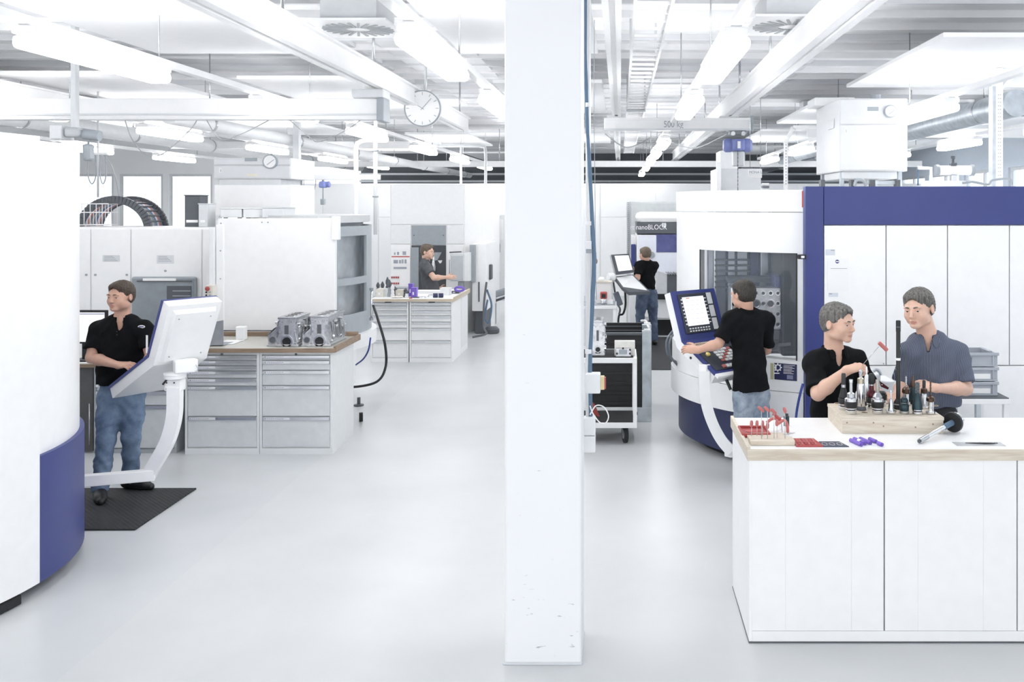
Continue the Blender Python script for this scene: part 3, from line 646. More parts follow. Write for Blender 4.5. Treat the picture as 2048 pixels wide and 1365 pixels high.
# ---- extraction units
EXG = mat('extractor_pale_grey', (.68, .69, .71), .4, noise=.02)
def extraction(D, x0, x1, y0, y1, depth, zb_extra, label, front_ratio=.24):
    X0, X1, z1, z0 = PX(x0, D), PX(x1, D), PZ(y0, D), PZ(y1, D)
    t = thing('extraction_unit', label, 'extraction unit', ((X0+X1)/2, D+depth/2, z0), 'white oil mist extraction units')
    MB().box(X0, X1, D, D+depth, z0, z1, .01).build('housing', EXG, t)
    zs = z1-(z1-z0)*.36
    MB().box(X0+.01, X1-.01, D-.014, D, zs+.006, z1-.012, .006).build('top_panel', EXG, t)
    MB().box(X0+.01, X1-.01, D-.014, D, z0+.012, zs-.006, .006).build('front_panel', EXG, t)
    w_ = X1-X0; gc = (X0+w_*.74, D-.014, z1-(z1-z0)*.18); r_ = w_*.095
    g_ = MB().lathe([(r_, 0), (r_, .02), (r_*.8, .024)], gc, (0, -1, 0), 28).build('gauge', MGREY, t)
    MB().lathe([(r_*.82, 0), (r_*.82, .002)], (gc[0], gc[1]-.024, gc[2]), (0, -1, 0), 28).build('dial', PAPER, g_)
    MB().obox((gc[0]+.01, gc[1]-.027, gc[2]-.008), (.8, 0, .6), (0, 1, 0), (-.6, 0, .8), r_*.6, .001, .004).build('needle', TXTG, g_)
    MB().box(X0+w_*.41, X0+w_*.57, D-.02, D-.014, gc[2]+.005, gc[2]+.045, .004).build('badge', MGREY, t)
    MB().box(X0+w_*.08, X0+w_*.115, D-.018, D-.014, zs-.09, zs-.03).build('sticker', PAPER, t)
    MB().box(X0+w_*.095, X0+w_*.105, D-.019, D-.018, zs-.08, zs-.05).build('sticker_mark', TXTG, t)
    MB().box(X0+w_*.44, X0+w_*.58, D-.017, D-.014, zs-.13, zs-.105).build('nameplate', YELLOW if D > 12 else mat('pale_gold_print', (.75, .72, .6), .5), t)
    MB().box(X0+w_*.06, X1-w_*.14, D+.02, D+depth*.8, z0-.075, z0, .008).build('base_tray', LGREY, t)
    return t, X0, X1, z0, z1
e, ex0, ex1, ez0, ez1 = extraction(9.5, 1678, 1815, 197, 343, 1.1, .08, 'large white extraction unit with gauge above the blue frame')
MB().box(ex0-.001, ex0-.012, 9.7, 9.95, PZ(255, 9.6), PZ(235, 9.6), .004).build('side_handle', LGREY, e)
MB().box(ex0-.1, ex1-.35, 10.2, 10.6, ez1, ez1+.09, .01).build('top_box', OFFW, e)
MB().tube([(ex0+.45, 9.8, ez1), (ex0+.45, 9.8, ez1+.07)], .05, 16).build('top_fan', MGREY, e)
# support under it
for k, x in enumerate((ex0+.05, ex1-.05)):
    for y in (9.6, 10.5): MB().box(x-.02, x+.02, y-.02, y+.02, 2.584, ez0, .003).build('support_leg', GALV, e)
e2, _, _, z2, _ = extraction(11.6, 427, 582, 316, 358, .9, .1, 'distant white extraction unit with gauge above the second machine')
MB().box(PX(427, 11.6), PX(582, 11.6), 11.62, 12.5, PZ(432, 11.6), z2-.07, .008).build('lower_housing', WHITE, e2)

# ---- third machine: tall white box with dark middle
D = 18.0
t = thing('milling_machine', 'tall white machine with a dark middle behind the far man', 'machine', (PX(870, D), D+.8, 0))
X = lambda px: PX(px, D)
H = PZ(368, D)
MB().prism([(X(780), D, 0), (X(930), D, 0), (X(975), D+.9, 0), (X(975), D+1.8, 0), (X(780), D+1.8, 0)], (0, 0, H)).build('casing', WHITE, t)
MB().box(X(782), X(928), D-.02, D, PZ(449, D), H-.01, .008).build('upper_panel', CREAM, t)
MB().box(X(782), X(821), D-.02, D, PZ(488, D), PZ(450, D), .006).build('side_panel', OFFW, t)
MB().box(X(894), X(928), D-.02, D, PZ(488, D), PZ(450, D), .006).build('side_panel', OFFW, t)
MB().box(X(782), X(821), D-.03, D, .3, PZ(490, D), .006).build('side_panel', WHITE, t)
MB().box(X(894), X(928), D-.02, D, .3, PZ(490, D), .006).build('side_panel', WHITE, t)
MB().box(X(823), X(892), D-.015, D, PZ(490, D), PZ(451, D), .006).build('grey_hood', MGREY, t)
for px in (828, 887):
    mb = MB(); bolt(mb, P(px, 471, D-.015), (0, -1, 0), .012); mb.build('bolt', DGREY, t)
MB().box(X(823), X(892), D-.015, D, .3, PZ(491, D), .006).build('work_bay', mat('dark_bay_grey', (.07, .075, .085), .35, noise=.15, scale=3), t)
MB().box(X(823), X(838), D-.03, D-.015, .3, PZ(495, D), .006).build('bay_door', MGREY, t)
MB().lathe([(.02, 0), (.05, .05), (.05, .12), (.03, .2), (.02, .3)], (X(868), D-.04, PZ(545, D)), (0, 0, 1), 16).build('spindle_tool', CHROME, t)
MB().prism([(X(867), D-.03, PZ(505, D)), (X(884), D-.03, PZ(505, D)), (X(876), D-.03, PZ(520, D)), (X(868), D-.03, PZ(522, D))], (0, .01, 0)).build('glint_guard', CHROME, t)
MB().prism([(X(876), D-.03, PZ(521, D)), (X(885), D-.03, PZ(521, D)), (X(883), D-.03, PZ(526, D)), (X(880), D-.03, PZ(527, D))], (0, .01, 0)).build('white_wedge', PAPER, t)
# posters on its left panel
pp = thing('notice_sheet', 'notice with red stripe and bold print on the tall machine', 'notice', tuple(P(802, 545, D-.035)))
MB().box(X(783), X(821), D-.036, D-.031, PZ(540, D), PZ(498, D)).build('sheet', PAPER, pp)
MB().box(X(784), X(820), D-.038, D-.036, PZ(514.5, D), PZ(512.5, D)).build('red_stripe', REDP, pp)
for k, (a, b, y0, y1) in enumerate(((789, 792, 505, 510), (795, 799, 504, 510), (806, 813, 503, 510), (788, 797, 520, 527), (799, 803, 520, 527), (804, 808, 519, 527), (810, 814, 519, 527), (788, 814, 534, 538))):
    MB().box(X(a), X(b), D-.038, D-.036, PZ(y1, D), PZ(y0, D)).build('printed_block', TXTG, pp)
bp_ = thing('parts_rack', 'white board of red clips left of the far man', 'rack', tuple(P(793, 570, D-.2)))
MB().box(X(783), X(801), D-.05, D-.03, PZ(580, D), PZ(550, D)).build('board', PAPER, bp_)
for k in range(4):
    for r_ in (553, 565): MB().box(X(784+k*4.2), X(787+k*4.2), D-.07, D-.05, PZ(r_+3.5, D), PZ(r_, D), .004).build('clip', RED, bp_)
# right hand pillar and control box
t2 = thing('machine_console', 'white console with grey front panel at the far man\'s hand', 'console', tuple(P(918, 600, 17.3)))
Dk = 17.3
MB().box(PX(901, Dk), PX(928, Dk), Dk, Dk+.3, PZ(563, Dk), PZ(508, Dk), .01).build('housing', LGREY, t2)
MB().box(PX(903, Dk), PX(926, Dk), Dk-.01, Dk, PZ(561, Dk), PZ(512, Dk), .004).build('front_plate', mat('cool_grey_plate', (.5, .53, .56), .4), t2)
MB().box(PX(928, Dk), PX(939, Dk), Dk+.02, Dk+.3, PZ(563, Dk), PZ(506, Dk), .005).build('side_cover', OFFW, t2)
MB().box(PX(915, Dk), PX(925, Dk), Dk+.05, Dk+.25, .0, PZ(563, Dk), .01).build('pedestal', MGREY, t2)
MB().tube([P(899, 505, Dk), P(923, 504, Dk)], .012, 8).build('handle_bar', DGREY, t2)
MB().tube([P(899, 520, Dk+.02), P(899, 560, Dk+.02)], .008, 8).build('grip_bar', MGREY, t2)
t3 = thing('machine_column', 'white machine housing with dark slot right of the tall machine', 'machine', (PX(962, 17.6), 18, 0))
MB().box(PX(944, 17.6), PX(972, 17.6), 17.6, 19, .45, PZ(488, 17.6), .01).build('housing', WHITE, t3)
MB().box(PX(940, 17.55), PX(951, 17.55), 17.5, 17.6, PZ(565, 17.5), PZ(490, 17.5), .006).build('dark_slot', MGREY, t3)
MB().box(PX(956, 17.55), PX(958.5, 17.55), 17.58, 17.6, PZ(605, 17.5), PZ(565, 17.5)).build('gap', DGREY, t3)
MB().box(PX(948, 17.7), PX(966, 17.7), 17.8, 18.8, .0, .45, .02).build('base', DGREY, t3)
# clutter between third machine and column
Dc = 20
t = thing('machine_cabinet', 'white equipment cabinet seen just left of the column', 'cabinet', (PX(990, Dc), Dc+.4, 0))
MB().box(PX(976, Dc), PX(1030, Dc), Dc, Dc+.8, .55, PZ(430, Dc), .01).build('housing', OFFW, t)
MB().box(PX(978, Dc), PX(1006, Dc), Dc-.015, Dc, PZ(480, Dc), PZ(440, Dc), .006).build('front_plate', WHITE, t)
MB().box(PX(978, Dc), PX(1000, Dc), Dc-.03, Dc, PZ(545, Dc), PZ(505, Dc), .01).build('front_plate', WHITE, t)
MB().tube(bez([P(984, 495, Dc-.05), P(984, 487, Dc-.05), P(998, 487, Dc-.05), P(999, 505, Dc-.05)], 16), .015, 8).build('hose_loop', MGREY, t)
for px in (980, 1025): MB().box(PX(px, Dc)-.03, PX(px, Dc)+.03, Dc+.1, Dc+.16, 0, .55).build('leg', DGREY, t)
t = thing('pipe_bundle', 'dark hoses and pipes on the floor just left of the column', 'pipes', (PX(985, 18), 18, 0))
MB().tube([P(980, 592, 19.2), P(1020, 580, 19.2)], .07, 14).build('pipe', MGREY, t)
MB().tube([P(982, 605, 19.2), P(1020, 592, 19.2)], .025, 10).build('pipe', DGREY, t)
MB().tube(bez([P(973, 565, 17.5), P(968, 610, 17.3), P(968, 655, 17), P(972, 668, 16.6), P(945, 675, 16.5)], 30), .02, 8).build('cable', DGREY, t)
MB().tube(bez([P(974, 580, 17.5), P(983, 610, 17.4), P(978, 645, 17.3), P(970, 635, 17.3), P(975, 600, 17.4)], 30), .018, 8).build('cable', BLUEHOSE, t)
MB().lathe([(.12, 0), (.14, .02), (.14, .08), (.1, .12)], (PX(984, 17.9), 17.9, .0), (0, 0, 1), 20).build('foot_block', DGREY, t)
MB().box(PX(975, 18), PX(983, 18), 18, 18.2, PZ(560, 18), PZ(530, 18), .02).build('valve_head', DGREY, t)
MB().box(PX(980, 19.2), PX(992, 19.2), 19.1, 19.3, .0, PZ(596, 18), .02).build('stand', MGREY, t)

# ---- right machine (round, window)
cx, cy, R = 2.2, 10.0, 1.6
t = thing('machining_center', 'cream round machine with big window joined to blue framed white doors at right', 'machine', (cx, cy, 0), 'round machining centres'); MC3 = t
RB = 1.66
aL = math.radians(-185); aR = math.atan2(8.47-cy, PX(1610, 8.42)-cx)
MB().arc(cx, cy, .3, 1.42, 0, 2*math.pi, 0, .09, 48).build('plinth', BLACK, t)
MB().arc(cx, cy, 1.45, 1.58, aL, aR, .09, .50, 64).build('skirt', NAVY, t)
MB().arc(cx, cy, 1.45, RB, aL, aR, .50, .74, 64).build('apron', CREAM, t)
MB().arc(cx, cy, 1.45, RB-.012, aL, aR, .745, 1.02, 64).build('apron_band', CREAM, t)
w0, w1 = ray_arc(1401, cx, cy, R), ray_arc(1592, cx, cy, R)
zb_, zw = 1.03, 1.985
MB().arc(cx, cy, R-.05, R, aL, w0, 1.02, zw, 40).build('door_shell', CREAM, t)
MB().arc(cx, cy, R-.05, R, w1, aR, 1.02, zw, 8).build('door_post', OFFW, t)
MB().arc(cx, cy, R-.05, R, aL, aR, zw, PZ(425, 8.7), 64).build('door_head', CREAM, t)
MB().arc(cx, cy, R-.09, R+.006, aL, aR, PZ(424, 8.7), 2.555, 64).build('top_band', WHITE, t)
MB().arc(cx, cy, R-.035, R-.025, w0, w1, zb_-.01, zw, 32).build('window_glass', GLASS, t)
MB().arc(cx, cy, R-.045, R+.004, w0-.008, w0, zb_-.01, zw, 2).build('window_gasket', BLACK, t)
MB().arc(cx, cy, R-.045, R+.004, w1, w1+.008, zb_-.01, zw, 2).build('window_gasket', BLACK, t)
MB().arc(cx, cy, .2, R-.05, 0, 2*math.pi, 2.5, 2.54, 48).build('roof_plate', WHITE, t)
# interior
IN = mat('dark_bay_steel', (.26, .29, .35), .35, .4, noise=.25, scale=4)
INL = mat('light_bay_steel', (.58, .62, .68), .3, .4, noise=.2, scale=4)
MB().box(1.0, 3.2, 9.7, 9.75, .9, 2.5).build('bay_back', IN, t)
for k, (a, b, m_) in enumerate(((1415, 1428, INL), (1432, 1452, IN), (1455, 1470, INL), (1474, 1496, INL), (1500, 1518, BLUE), (1520, 1536, INL), (1545, 1556, INL))):
    MB().box(PX(a, 9.6), PX(b, 9.6), 9.6-.02*(k % 3), 9.7, 1.0, 2.5, .01).build('bay_rib', m_, t)
for k in range(6): MB().box(PX(1430, 9.5), PX(1500, 9.5), 9.5, 9.55, PZ(520+k*11, 9.5)-.012, PZ(520+k*11, 9.5)+.006).build('bay_shelf', DGREY, t)
MB().box(PX(1452, 9.3), PX(1548, 9.3), 9.25, 9.4, PZ(565, 9.3), PZ(552, 9.3), .02).build('spindle_beam', DGREY, t)
MB().box(PX(1560, 9.0), PX(1600, 9.0), 8.9, 9.5, 1.0, 2.5, .02).build('bay_side', BLACK, t)
MB().box(PX(1546, 9.1), PX(1560, 9.1), 9.0, 9.5, 1.05, 1.75, .01).build('bay_side', BLUE, t)
MB().lathe([(.40, -.06), (.50, -.03), (.54, 0), (.54, .03), (.4, .035)], (PX(1505, 9.35), 9.35, 1.10), (0, 0, 1), 40).build('turntable', STEEL, t)
MB().box(PX(1470, 9.1), PX(1556, 9.1), 8.95, 9.4, 1.135, 1.24, .015).build('fixture', mat('dark_fixture_steel', (.12, .125, .13), .3, .8), t)
# clamped engine block face with bores
eb = thing('engine_block', 'engine block with round bores clamped inside the cream machine', 'engine block', (PX(1530, 8.9), 8.9, 1.25), 'engine blocks')
bx0, bx1, bz0, bz1 = PX(1462, 8.9), PX(1562, 8.9), 1.25, PZ(576, 8.9)
MB().box(bx0, bx1, 8.9, 9.15, bz0, bz1, .01).build('casting', ALU, eb)
for r_ in range(4):
    for k in range(7):
        x_ = bx0+.03+(bx1-bx0-.06)*k/6; z_ = bz0+.05+(bz1-bz0-.1)*r_/3
        big = (r_ == 2 and k % 2 == 1); rr = .035 if big else .018
        MB().lathe([(rr*1.25, 0), (rr*1.25, .014), (rr, .014), (rr, .004)], (x_, 8.9, z_), (0, -1, 0), 16).build('bore_rim', CHROME, eb)
        MB().lathe([(rr*.85, 0), (rr*.85, .008)], (x_, 8.897, z_), (0, -1, 0), 14).build('bore', BLACK, eb)
# latch, safety sign, stripe
MB().box(PX(1594, 8.4), PX(1610, 8.4), 8.34, 8.39, PZ(518, 8.4), PZ(509, 8.4), .006).build('latch', BLACK, t)
MB().box(PX(1600, 8.38), PX(1607, 8.38), 8.33, 8.34, PZ(516, 8.4), PZ(511, 8.4), .002).build('latch_plate', STEEL, t)
def on_arc(pxa, pxb, ya, yb, R_, nm, m_, par, out=.002, n=6):
    A, B_ = ray_arc(pxa, cx, cy, R_), ray_arc(pxb, cx, cy, R_); Dm = cy+R_*math.sin((A+B_)/2)
    return MB().arc(cx, cy, R_, R_+out, A, B_, PZ(yb, Dm), PZ(ya, Dm), n).build(nm, m_, par)
ws = thing('warning_sign', 'dark blue safety sign with white print on the cream machine', 'sign', tuple(P(1572, 761, 8.4)))
on_arc(1549, 1594, 728, 761, RB-.012, 'plate', NAVY, ws, .004)
on_arc(1551, 1553, 731, 738, RB-.008, 'exclamation_bar', TXTW, ws); on_arc(1551, 1553, 739.5, 741.5, RB-.008, 'exclamation_dot', TXTW, ws)
gp = P(1559.5, 735, 8.375)
MB().lathe([(.028, 0), (.028, .001), (.02, .001), (.02, 0), (.028, 0)], (gp[0]-.02, 8.36, gp[2]), (0, -1, 0), 20, ring=True).build('cog_ring', TXTW, ws)
for k in range(8):
    a = k*math.pi/4; MB().obox((gp[0]-.02+.03*math.cos(a), 8.36, gp[2]+.03*math.sin(a)), (math.cos(a), 0, math.sin(a)), (0, 1, 0), (-math.sin(a), 0, math.cos(a)), .007, .001, .005).build('cog_tooth', TXTW, ws)
MB().box(gp[0]-.055, gp[0]-.005, 8.359, 8.36, gp[2]-.054, gp[2]-.046).build('print_line', TXTW, ws)
for k in range(7): on_arc(1567, 1590-(k*5) % 9, 731+k*2.7, 731.8+k*2.7, RB-.008, 'print_line', TXTW, ws)
on_arc(1574, 1586, 751, 759, RB-.008, 'stamp', mat('dull_blue_print', (.2, .22, .35), .5), ws)
on_arc(1541, 1547, 727, 759, RB-.012, 'yellow_strip', mat('pale_olive_label', (.5, .48, .3), .5), t, .003)
MB().tube(bez([P(1606, 768, 8.25), P(1600, 790, 8.25), P(1594, 820, 8.3), P(1591, 850, 8.3), P(1588, 900, 8.35)], 24), .011, 8).build('air_hose', BLUECABLE, label='blue hose hanging behind the man in the black polo at the bench', cat='hose')
for k in range(2): MB().tube(bez([P(1352+k*8, 655, 9.9), P(1334+k*6, 680, 9.6), P(1336+k*4, 710, 9.6), P(1352+k*3, 725+k*6, 9.7)], 20), .012, 8).build('cable', mat('grey_cable', (.12, .14, .17), .5), label=('outer' if k == 0 else 'inner')+' dark cable loop left of the cream round machine', cat='cable', group='cable loops')
# panel of the right machine
cp, T, B, K, d, n = control_panel(P(1340, 585, 8.5), (.76, .65, 0), (.65, -.76, 0), (.147, .43), (.40, .245), .546, 'blue console with lit screen on a white curved arm, worked by the man in jeans')
arm = cp
Da = 8.15
pts = bez([P(px, py, Da) for px, py in ((1408, 742), (1408, 765), (1410, 795), (1418, 828), (1430, 858), (1444, 882), (1462, 903))], 28)
mb = MB(); rings = []
for i, p in enumerate(pts):
    tg = np.array(pts[min(i+1, len(pts)-1)])-np.array(pts[max(0, i-1)]); tg /= np.linalg.norm(tg); sd = np.cross(tg, (0, 1, 0)); sd /= np.linalg.norm(sd)
    rings.append([mb.bm.verts.new(p+sd*a*.046+np.array((0, b*.035, 0))) for a, b in ((-1, -1), (1, -1), (1, 1), (-1, 1))])
for a, b in zip(rings, rings[1:]):
    for k in range(4): mb.bm.faces.new((a[k], a[(k+1) % 4], b[(k+1) % 4], b[k]))
mb.bm.faces.new(rings[0][::-1]); mb.bm.faces.new(rings[-1]); mb._f(mb.bm.faces, False)
mb.build('curved_tube', CREAM, arm)
a_, b_ = P(1455, 905, Da), np.array((1.35, 8.62, .25)); dd = Vector(b_-a_)
MB().obox((a_+b_)/2, dd.normalized(), Vector((0, 0, 1)).cross(dd.normalized()), (0, 0, 1), dd.length/2, .035, .043, .006).build('foot_tube', CREAM, arm)
MB().obox(P(1413, 738, Da+.06), d, n, (0, 0, 1), .055, .05, .045, .015).build('swivel_head', CREAM, arm)

# blue frame with white doors
D = 8.38
t = MC3
zt_ = PZ(373, D); xl, xi = PX(1611, D), PX(1648, D)
MB().box(xl, xi-.003, D, D+.12, .08, zt_, .006).build('frame_post', BLUE, t)
MB().box(xi, 4.4, D, D+.12, PZ(450, D), zt_, .006).build('frame_header', BLUE, t)
MB().box(xi, 4.4, D+.05, D+.14, .08, PZ(450, D)).build('casing', OFFW, t)
MB().box(1.9, 4.4, D+.14, D+1.3, .08, zt_-.002).build('rear_casing', OFFW, t)
for a, b in ((1649, 1772), (1774, 1895), (1897, 2019), (2021, 2100)):
    MB().box(PX(a, D), PX(b, D), D+.01, D+.05, PZ(731, D), PZ(451.5, D), .004).build('door', WHITE, t)
MB().box(PX(1649, D), 4.3, D+.005, D+.05, .1, PZ(733, D), .004).build('lower_panel', WHITE, t)
mb = MB(); bolt(mb, P(1767, 728, D+.008), (0, -1, 0), .006); mb.build('screw', MGREY, t)
# sheets on the door
Ds = D+.009
st = thing('notice_sheet', 'white notice sheet with round blue emblem on the left door', 'notice', tuple(P(1672, 580, Ds)))
MB().box(PX(1655, Ds), PX(1697, Ds), Ds-.003, Ds, PZ(583, Ds), PZ(517, Ds)).build('sheet', PAPER, st)
MB().lathe([(.017, 0), (.017, .001)], P(1674.5, 523.5, Ds-.003), (0, -1, 0), 20).build('emblem', BLUE, st)
MB().box(PX(1671.5, Ds), PX(1677.5, Ds), Ds-.0045, Ds-.004, PZ(524.5, Ds), PZ(522.5, Ds)).build('emblem_bar', TXTW, st)
MB().box(PX(1661, Ds), PX(1694, Ds), Ds-.0035, Ds-.003, PZ(538, Ds), PZ(537, Ds)).build('print_line', TXTG, st)
for k in range(2):
    MB().box(PX(1663+12*k, Ds), PX(1674+12*k, Ds), Ds-.0035, Ds-.003, PZ(541.3, Ds), PZ(541, Ds)).build('print_line', mat('faint_print', (.7, .7, .72), .6), st)
for y0, y1, lb, x0 in ((499, 511, 'small grey tag above the notice sheet', 1651), (586, 594, 'small grey tag below the notice sheet', 1657)):
    tg_ = thing('door_tag', lb, 'tag', tuple(P(x0+9, y1, Ds)), 'grey tags on the enclosure door')
    MB().box(PX(x0, Ds), PX(x0+19, Ds), Ds-.003, Ds, PZ(y1, Ds), PZ(y0, Ds)).build('plate', mat('pale_blue_grey', (.66, .69, .75), .5), tg_)
    MB().box(PX(x0+(10 if y0 < 550 else 1), Ds), PX(x0+(18 if y0 < 550 else 7), Ds), Ds-.004, Ds-.003, PZ(y0+3, Ds), PZ(y0+1, Ds)).build('print_mark', TXTG, tg_)
# red marks on post left of frame
MB().box(PX(1604, 8.36), PX(1606.5, 8.36), 8.36, 8.365, PZ(415, 8.36), PZ(382, 8.36)).build('red_marking', REDP, label='vertical red lettering strip at the edge of the blue frame', cat='marking')
# stuff on top of the blue frame
zt_ += .001
t = thing('valve_assembly', 'horizontal white cylinder with valves on the blue frame', 'valve', (PX(1915, 9), 9, zt_))
Dv = 9.0
MB().tube([P(1878, 341, Dv), P(1942, 341, Dv)], .045, 20).build('cylinder', WHITE, t)
for px in (1873, 1943): MB().lathe([(.055, -.01), (.055, .02)], P(px, 341, Dv), (1, 0, 0), 20).build('end_cap', MGREY, t)
MB().box(PX(1901, Dv), PX(1912, Dv), Dv-.03, Dv+.03, zt_, PZ(350, Dv), .004).build('stand', STEEL, t)
MB().box(PX(1900, Dv), PX(1912, Dv), Dv-.03, Dv+.03, PZ(331, Dv), PZ(326, Dv), .004).build('valve_block', DGREY, t)
MB().lathe([(.012, 0), (.012, .04), (.02, .045), (.02, .07)], P(1906, 327, Dv), (0, 0, 1), 12).build('valve_stem', DGREY, t)
MB().tube([P(1835, 336, Dv), P(1862, 337, Dv), P(1862, 362, Dv)], .018, 12).build('pipe', OFFW, t)
MB().tube([P(1836, 334, Dv), P(1836, 371, Dv)], .008, 8).build('pipe', BLUEHOSE, t)
MB().box(PX(1848, Dv), PX(1930, Dv), Dv-.05, Dv+.1, zt_, PZ(362, Dv), .01).build('base_block', OFFW, t)
MB().tube(bez([P(1925, 366, Dv-.1), P(1945, 364, Dv-.1), P(1975, 369, Dv-.1), P(1985, 361, Dv-.1), P(2018, 358, Dv-.1), P(2023, 370, Dv-.1)], 30), .012, 8).build('cable_bundle', label='grey cable bundle lying along the blue frame at right', cat='cable', m=MGREY)
t = thing('steel_post', 'tall perforated pale post standing on the blue frame at right', 'post', (PX(1993, 9.4), 9.4, zt_))
MB().box(PX(1985, 9.4), PX(1992, 9.4), 9.4, 9.5, zt_, PZ(172, 9.4), .002).build('side_flange', GALV, t)
MB().box(PX(1992, 9.4), PX(2006, 9.4), 9.4, 9.41, zt_, PZ(172, 9.4), .002).build('web', WHITE, t)
for k in range(24):
    for px in (1997, 2001): MB().lathe([(.006, 0), (.006, .002)], P(px, 190+k*7.3, 9.4), (0, -1, 0), 8).build('slot', MGREY, t)
MB().obox(P(2015, 165, 9.42), (.7, 0, .7), (0, 1, 0), (-.7, 0, .7), .14, .01, .012).build('brace', WHITE, t)
MB().box(PX(1992, 9.4), PX(2006, 9.4), 9.4, 9.5, PZ(172, 9.4), 3.775, .002).build('post_head', WHITE, t)
t = thing('steel_post', 'thin perforated post bending right below the ceiling above the cream machine', 'post', (PX(1571, 11), 11, 2.5))
MB().box(PX(1568, 11), PX(1576, 11), 11, 11.03, 2.55, PZ(285, 11), .003).build('upright', WHITE, t)
MB().obox((P(1572, 285, 11)+P(1586, 255, 11))/2+np.array((0, .015, 0)), Vector(P(1586, 255, 11)-P(1572, 285, 11)).normalized(), (0, 1, 0), Vector(P(1586, 255, 11)-P(1572, 285, 11)).normalized().cross(Vector((0, 1, 0))), .1, .015, .022, .002).build('bent_piece', WHITE, t)
MB().box(PX(1586, 11), PX(1640, 11), 11, 11.03, PZ(258, 11), PZ(251, 11), .003).build('cross_arm', WHITE, t)
for k in range(14): MB().lathe([(.007, 0), (.007, .002)], P(1572, 290+k*6, 11), (0, -1, 0), 8).build('slot', MGREY, t)
# roof boxes of the cream machine
t = thing('equipment_cabinet', 'tall pale cabinet rising behind the cream round machine and the blue hoist', 'cabinet', (PX(1480, 14), 14.5, 0))
MB().box(PX(1434, 14), PX(1524, 14), 14.1, 15, 0, PZ(337, 14), .01).build('body', EXG, t)
MB().box(PX(1434, 14), PX(1443, 14), 14.05, 14.1, 0, PZ(324, 14), .006).build('edge_post', WHITE, t)
MB().box(PX(1443, 14), PX(1480, 14), 14.2, 14.8, PZ(337, 14), PZ(300, 14), .01).build('upper_box', OFFW, t)
t = thing('name_board', 'small hanging white board with grey lettering near the blue hoist', 'sign', tuple(P(1511, 356, 12.6)))
MB().box(PX(1497, 12.6), PX(1524, 12.6), 12.6, 12.62, PZ(356, 12.6), PZ(338, 12.6), .003).build('board', WHITE, t)
text('MÖNA L', .045, (PX(1511, 12.6), 12.599, PZ(345, 12.6)), TXTG, t)
for px in (1500, 1521): MB().tube([P(px, 338, 12.61), (PX(px, 12.61), 12.61, ZC)], .004, 6).build('cord', STEEL, t)
t = thing('relay_stack', 'small black and white relay stack on top of the cream machine', 'relay', tuple(P(1532, 383, 9.6)))
for k in range(3): MB().box(PX(1524, 9.6), PX(1537, 9.6), 9.55, 9.65, 2.56+.03*k, 2.58+.03*k, .003).build('module', DGREY if k % 2 else STEEL, t)
t = thing('bracket_rack', 'dark metal brackets under the large extraction unit', 'bracket', (PX(1680, 9.2), 9.2, zt_))
for px, w_ in ((1640, 8), (1700, 6), (1740, 8), (1790, 8)): MB().box(PX(px, 9.3), PX(px+w_, 9.3), 9.25, 9.35, zt_, PZ(360, 9.3), .003).build('clamp', DGREY, t)
MB().tube(bez([P(1709, 372, 9.2), P(1712, 362, 9.2), P(1720, 360, 9.2), P(1728, 363, 9.2), P(1732, 372, 9.2)], 16), .015, 8).build('hose_arch', MGREY, t)
MB().box(PX(1736, 9.3), PX(1796, 9.3), 9.3, 9.36, PZ(369, 9.3), PZ(362, 9.3), .003).build('rail', GALV, t)

# ---- far machine at the right (lettered fascia)
D = 17.6
t = thing('milling_machine', 'white far machine with dark lettered fascia beyond the column', 'machine', (PX(1320, D), D+.8, 0))
MB().box(PX(1273, D), PX(1420, D), D, D+1.6, .28, PZ(470, D), .02).build('lower_shell', WHITE, t)
MB().box(PX(1273, D), PX(1420, D), D, D+1.6, PZ(447, D), PZ(425, D), .12).build('rounded_top', WHITE, t)
MB().box(PX(1273, D), PX(1420, D), D-.005, D+1.5, PZ(468, D), PZ(446, D), .01).build('fascia', DGREY, t)
text('rt nanoBLOCK', .13, (PX(1297, D), D-.006, PZ(455, D)), TXTW, t, sx=.85)
for k in range(3): MB().box(PX(1324+k*3, D), PX(1326+k*3, D), D-.008, D-.005, PZ(455, D), PZ(446, D)).build('print_bar', TXTW, t)
gw = mat('bright_window_film', (.8, .82, .9), .15, noise=.02)
MB().box(PX(1277, D), PX(1313, D), D-.012, D, PZ(556, D), PZ(471, D), .03).build('door_window', gw, t)
MB().box(PX(1312, D), PX(1380, D), D-.012, D, PZ(505, D), PZ(469, D), .02).build('dark_window', mat('indigo_bay', (.12, .13, .3), .15, noise=.5, scale=2), t)
MB().box(PX(1312, D), PX(1380, D), D-.01, D, PZ(545, D), PZ(506, D), .02).build('lit_bay', gw, t)
MB().prism([(PX(1312, D), D-.3, PZ(588, D)), (PX(1333, D), D-.3, PZ(588, D)), (PX(1333, D), D-.3, PZ(546, D)), (PX(1314, D), D-.3, PZ(540, D))], (0, .28, 0)).build('chip_guard', LGREY, t)
MB().box(PX(1333, D-.3), PX(1380, D), D-.3, D, PZ(584, D), PZ(546, D), .01).build('side_guard', DGREY, t)
for k in range(4): MB().obox(P(1335+k*5, 547, D-.32), (.8, 0, -.5), (0, 1, 0), (.5, 0, .8), .05, .02, .008).build('guard_slat', STEEL, t)
MB().box(PX(1311, D), PX(1380, D), D-.32, D, PZ(596, D), PZ(585, D), .01).build('sill', BLACK, t)
MB().arc(PX(1340, D), D+.3, .3, .55, math.radians(-180), 0, .35, PZ(597, D), 24).build('apron', WHITE, t)
MB().box(PX(1300, D), PX(1400, D), D, D+1, 0, .3, .02).build('base', BLACK, t)
MB().box(PX(1258, D), PX(1272, D), D-.1, D+.8, 0, PZ(582, D), .02).build('side_unit', OFFW, t)
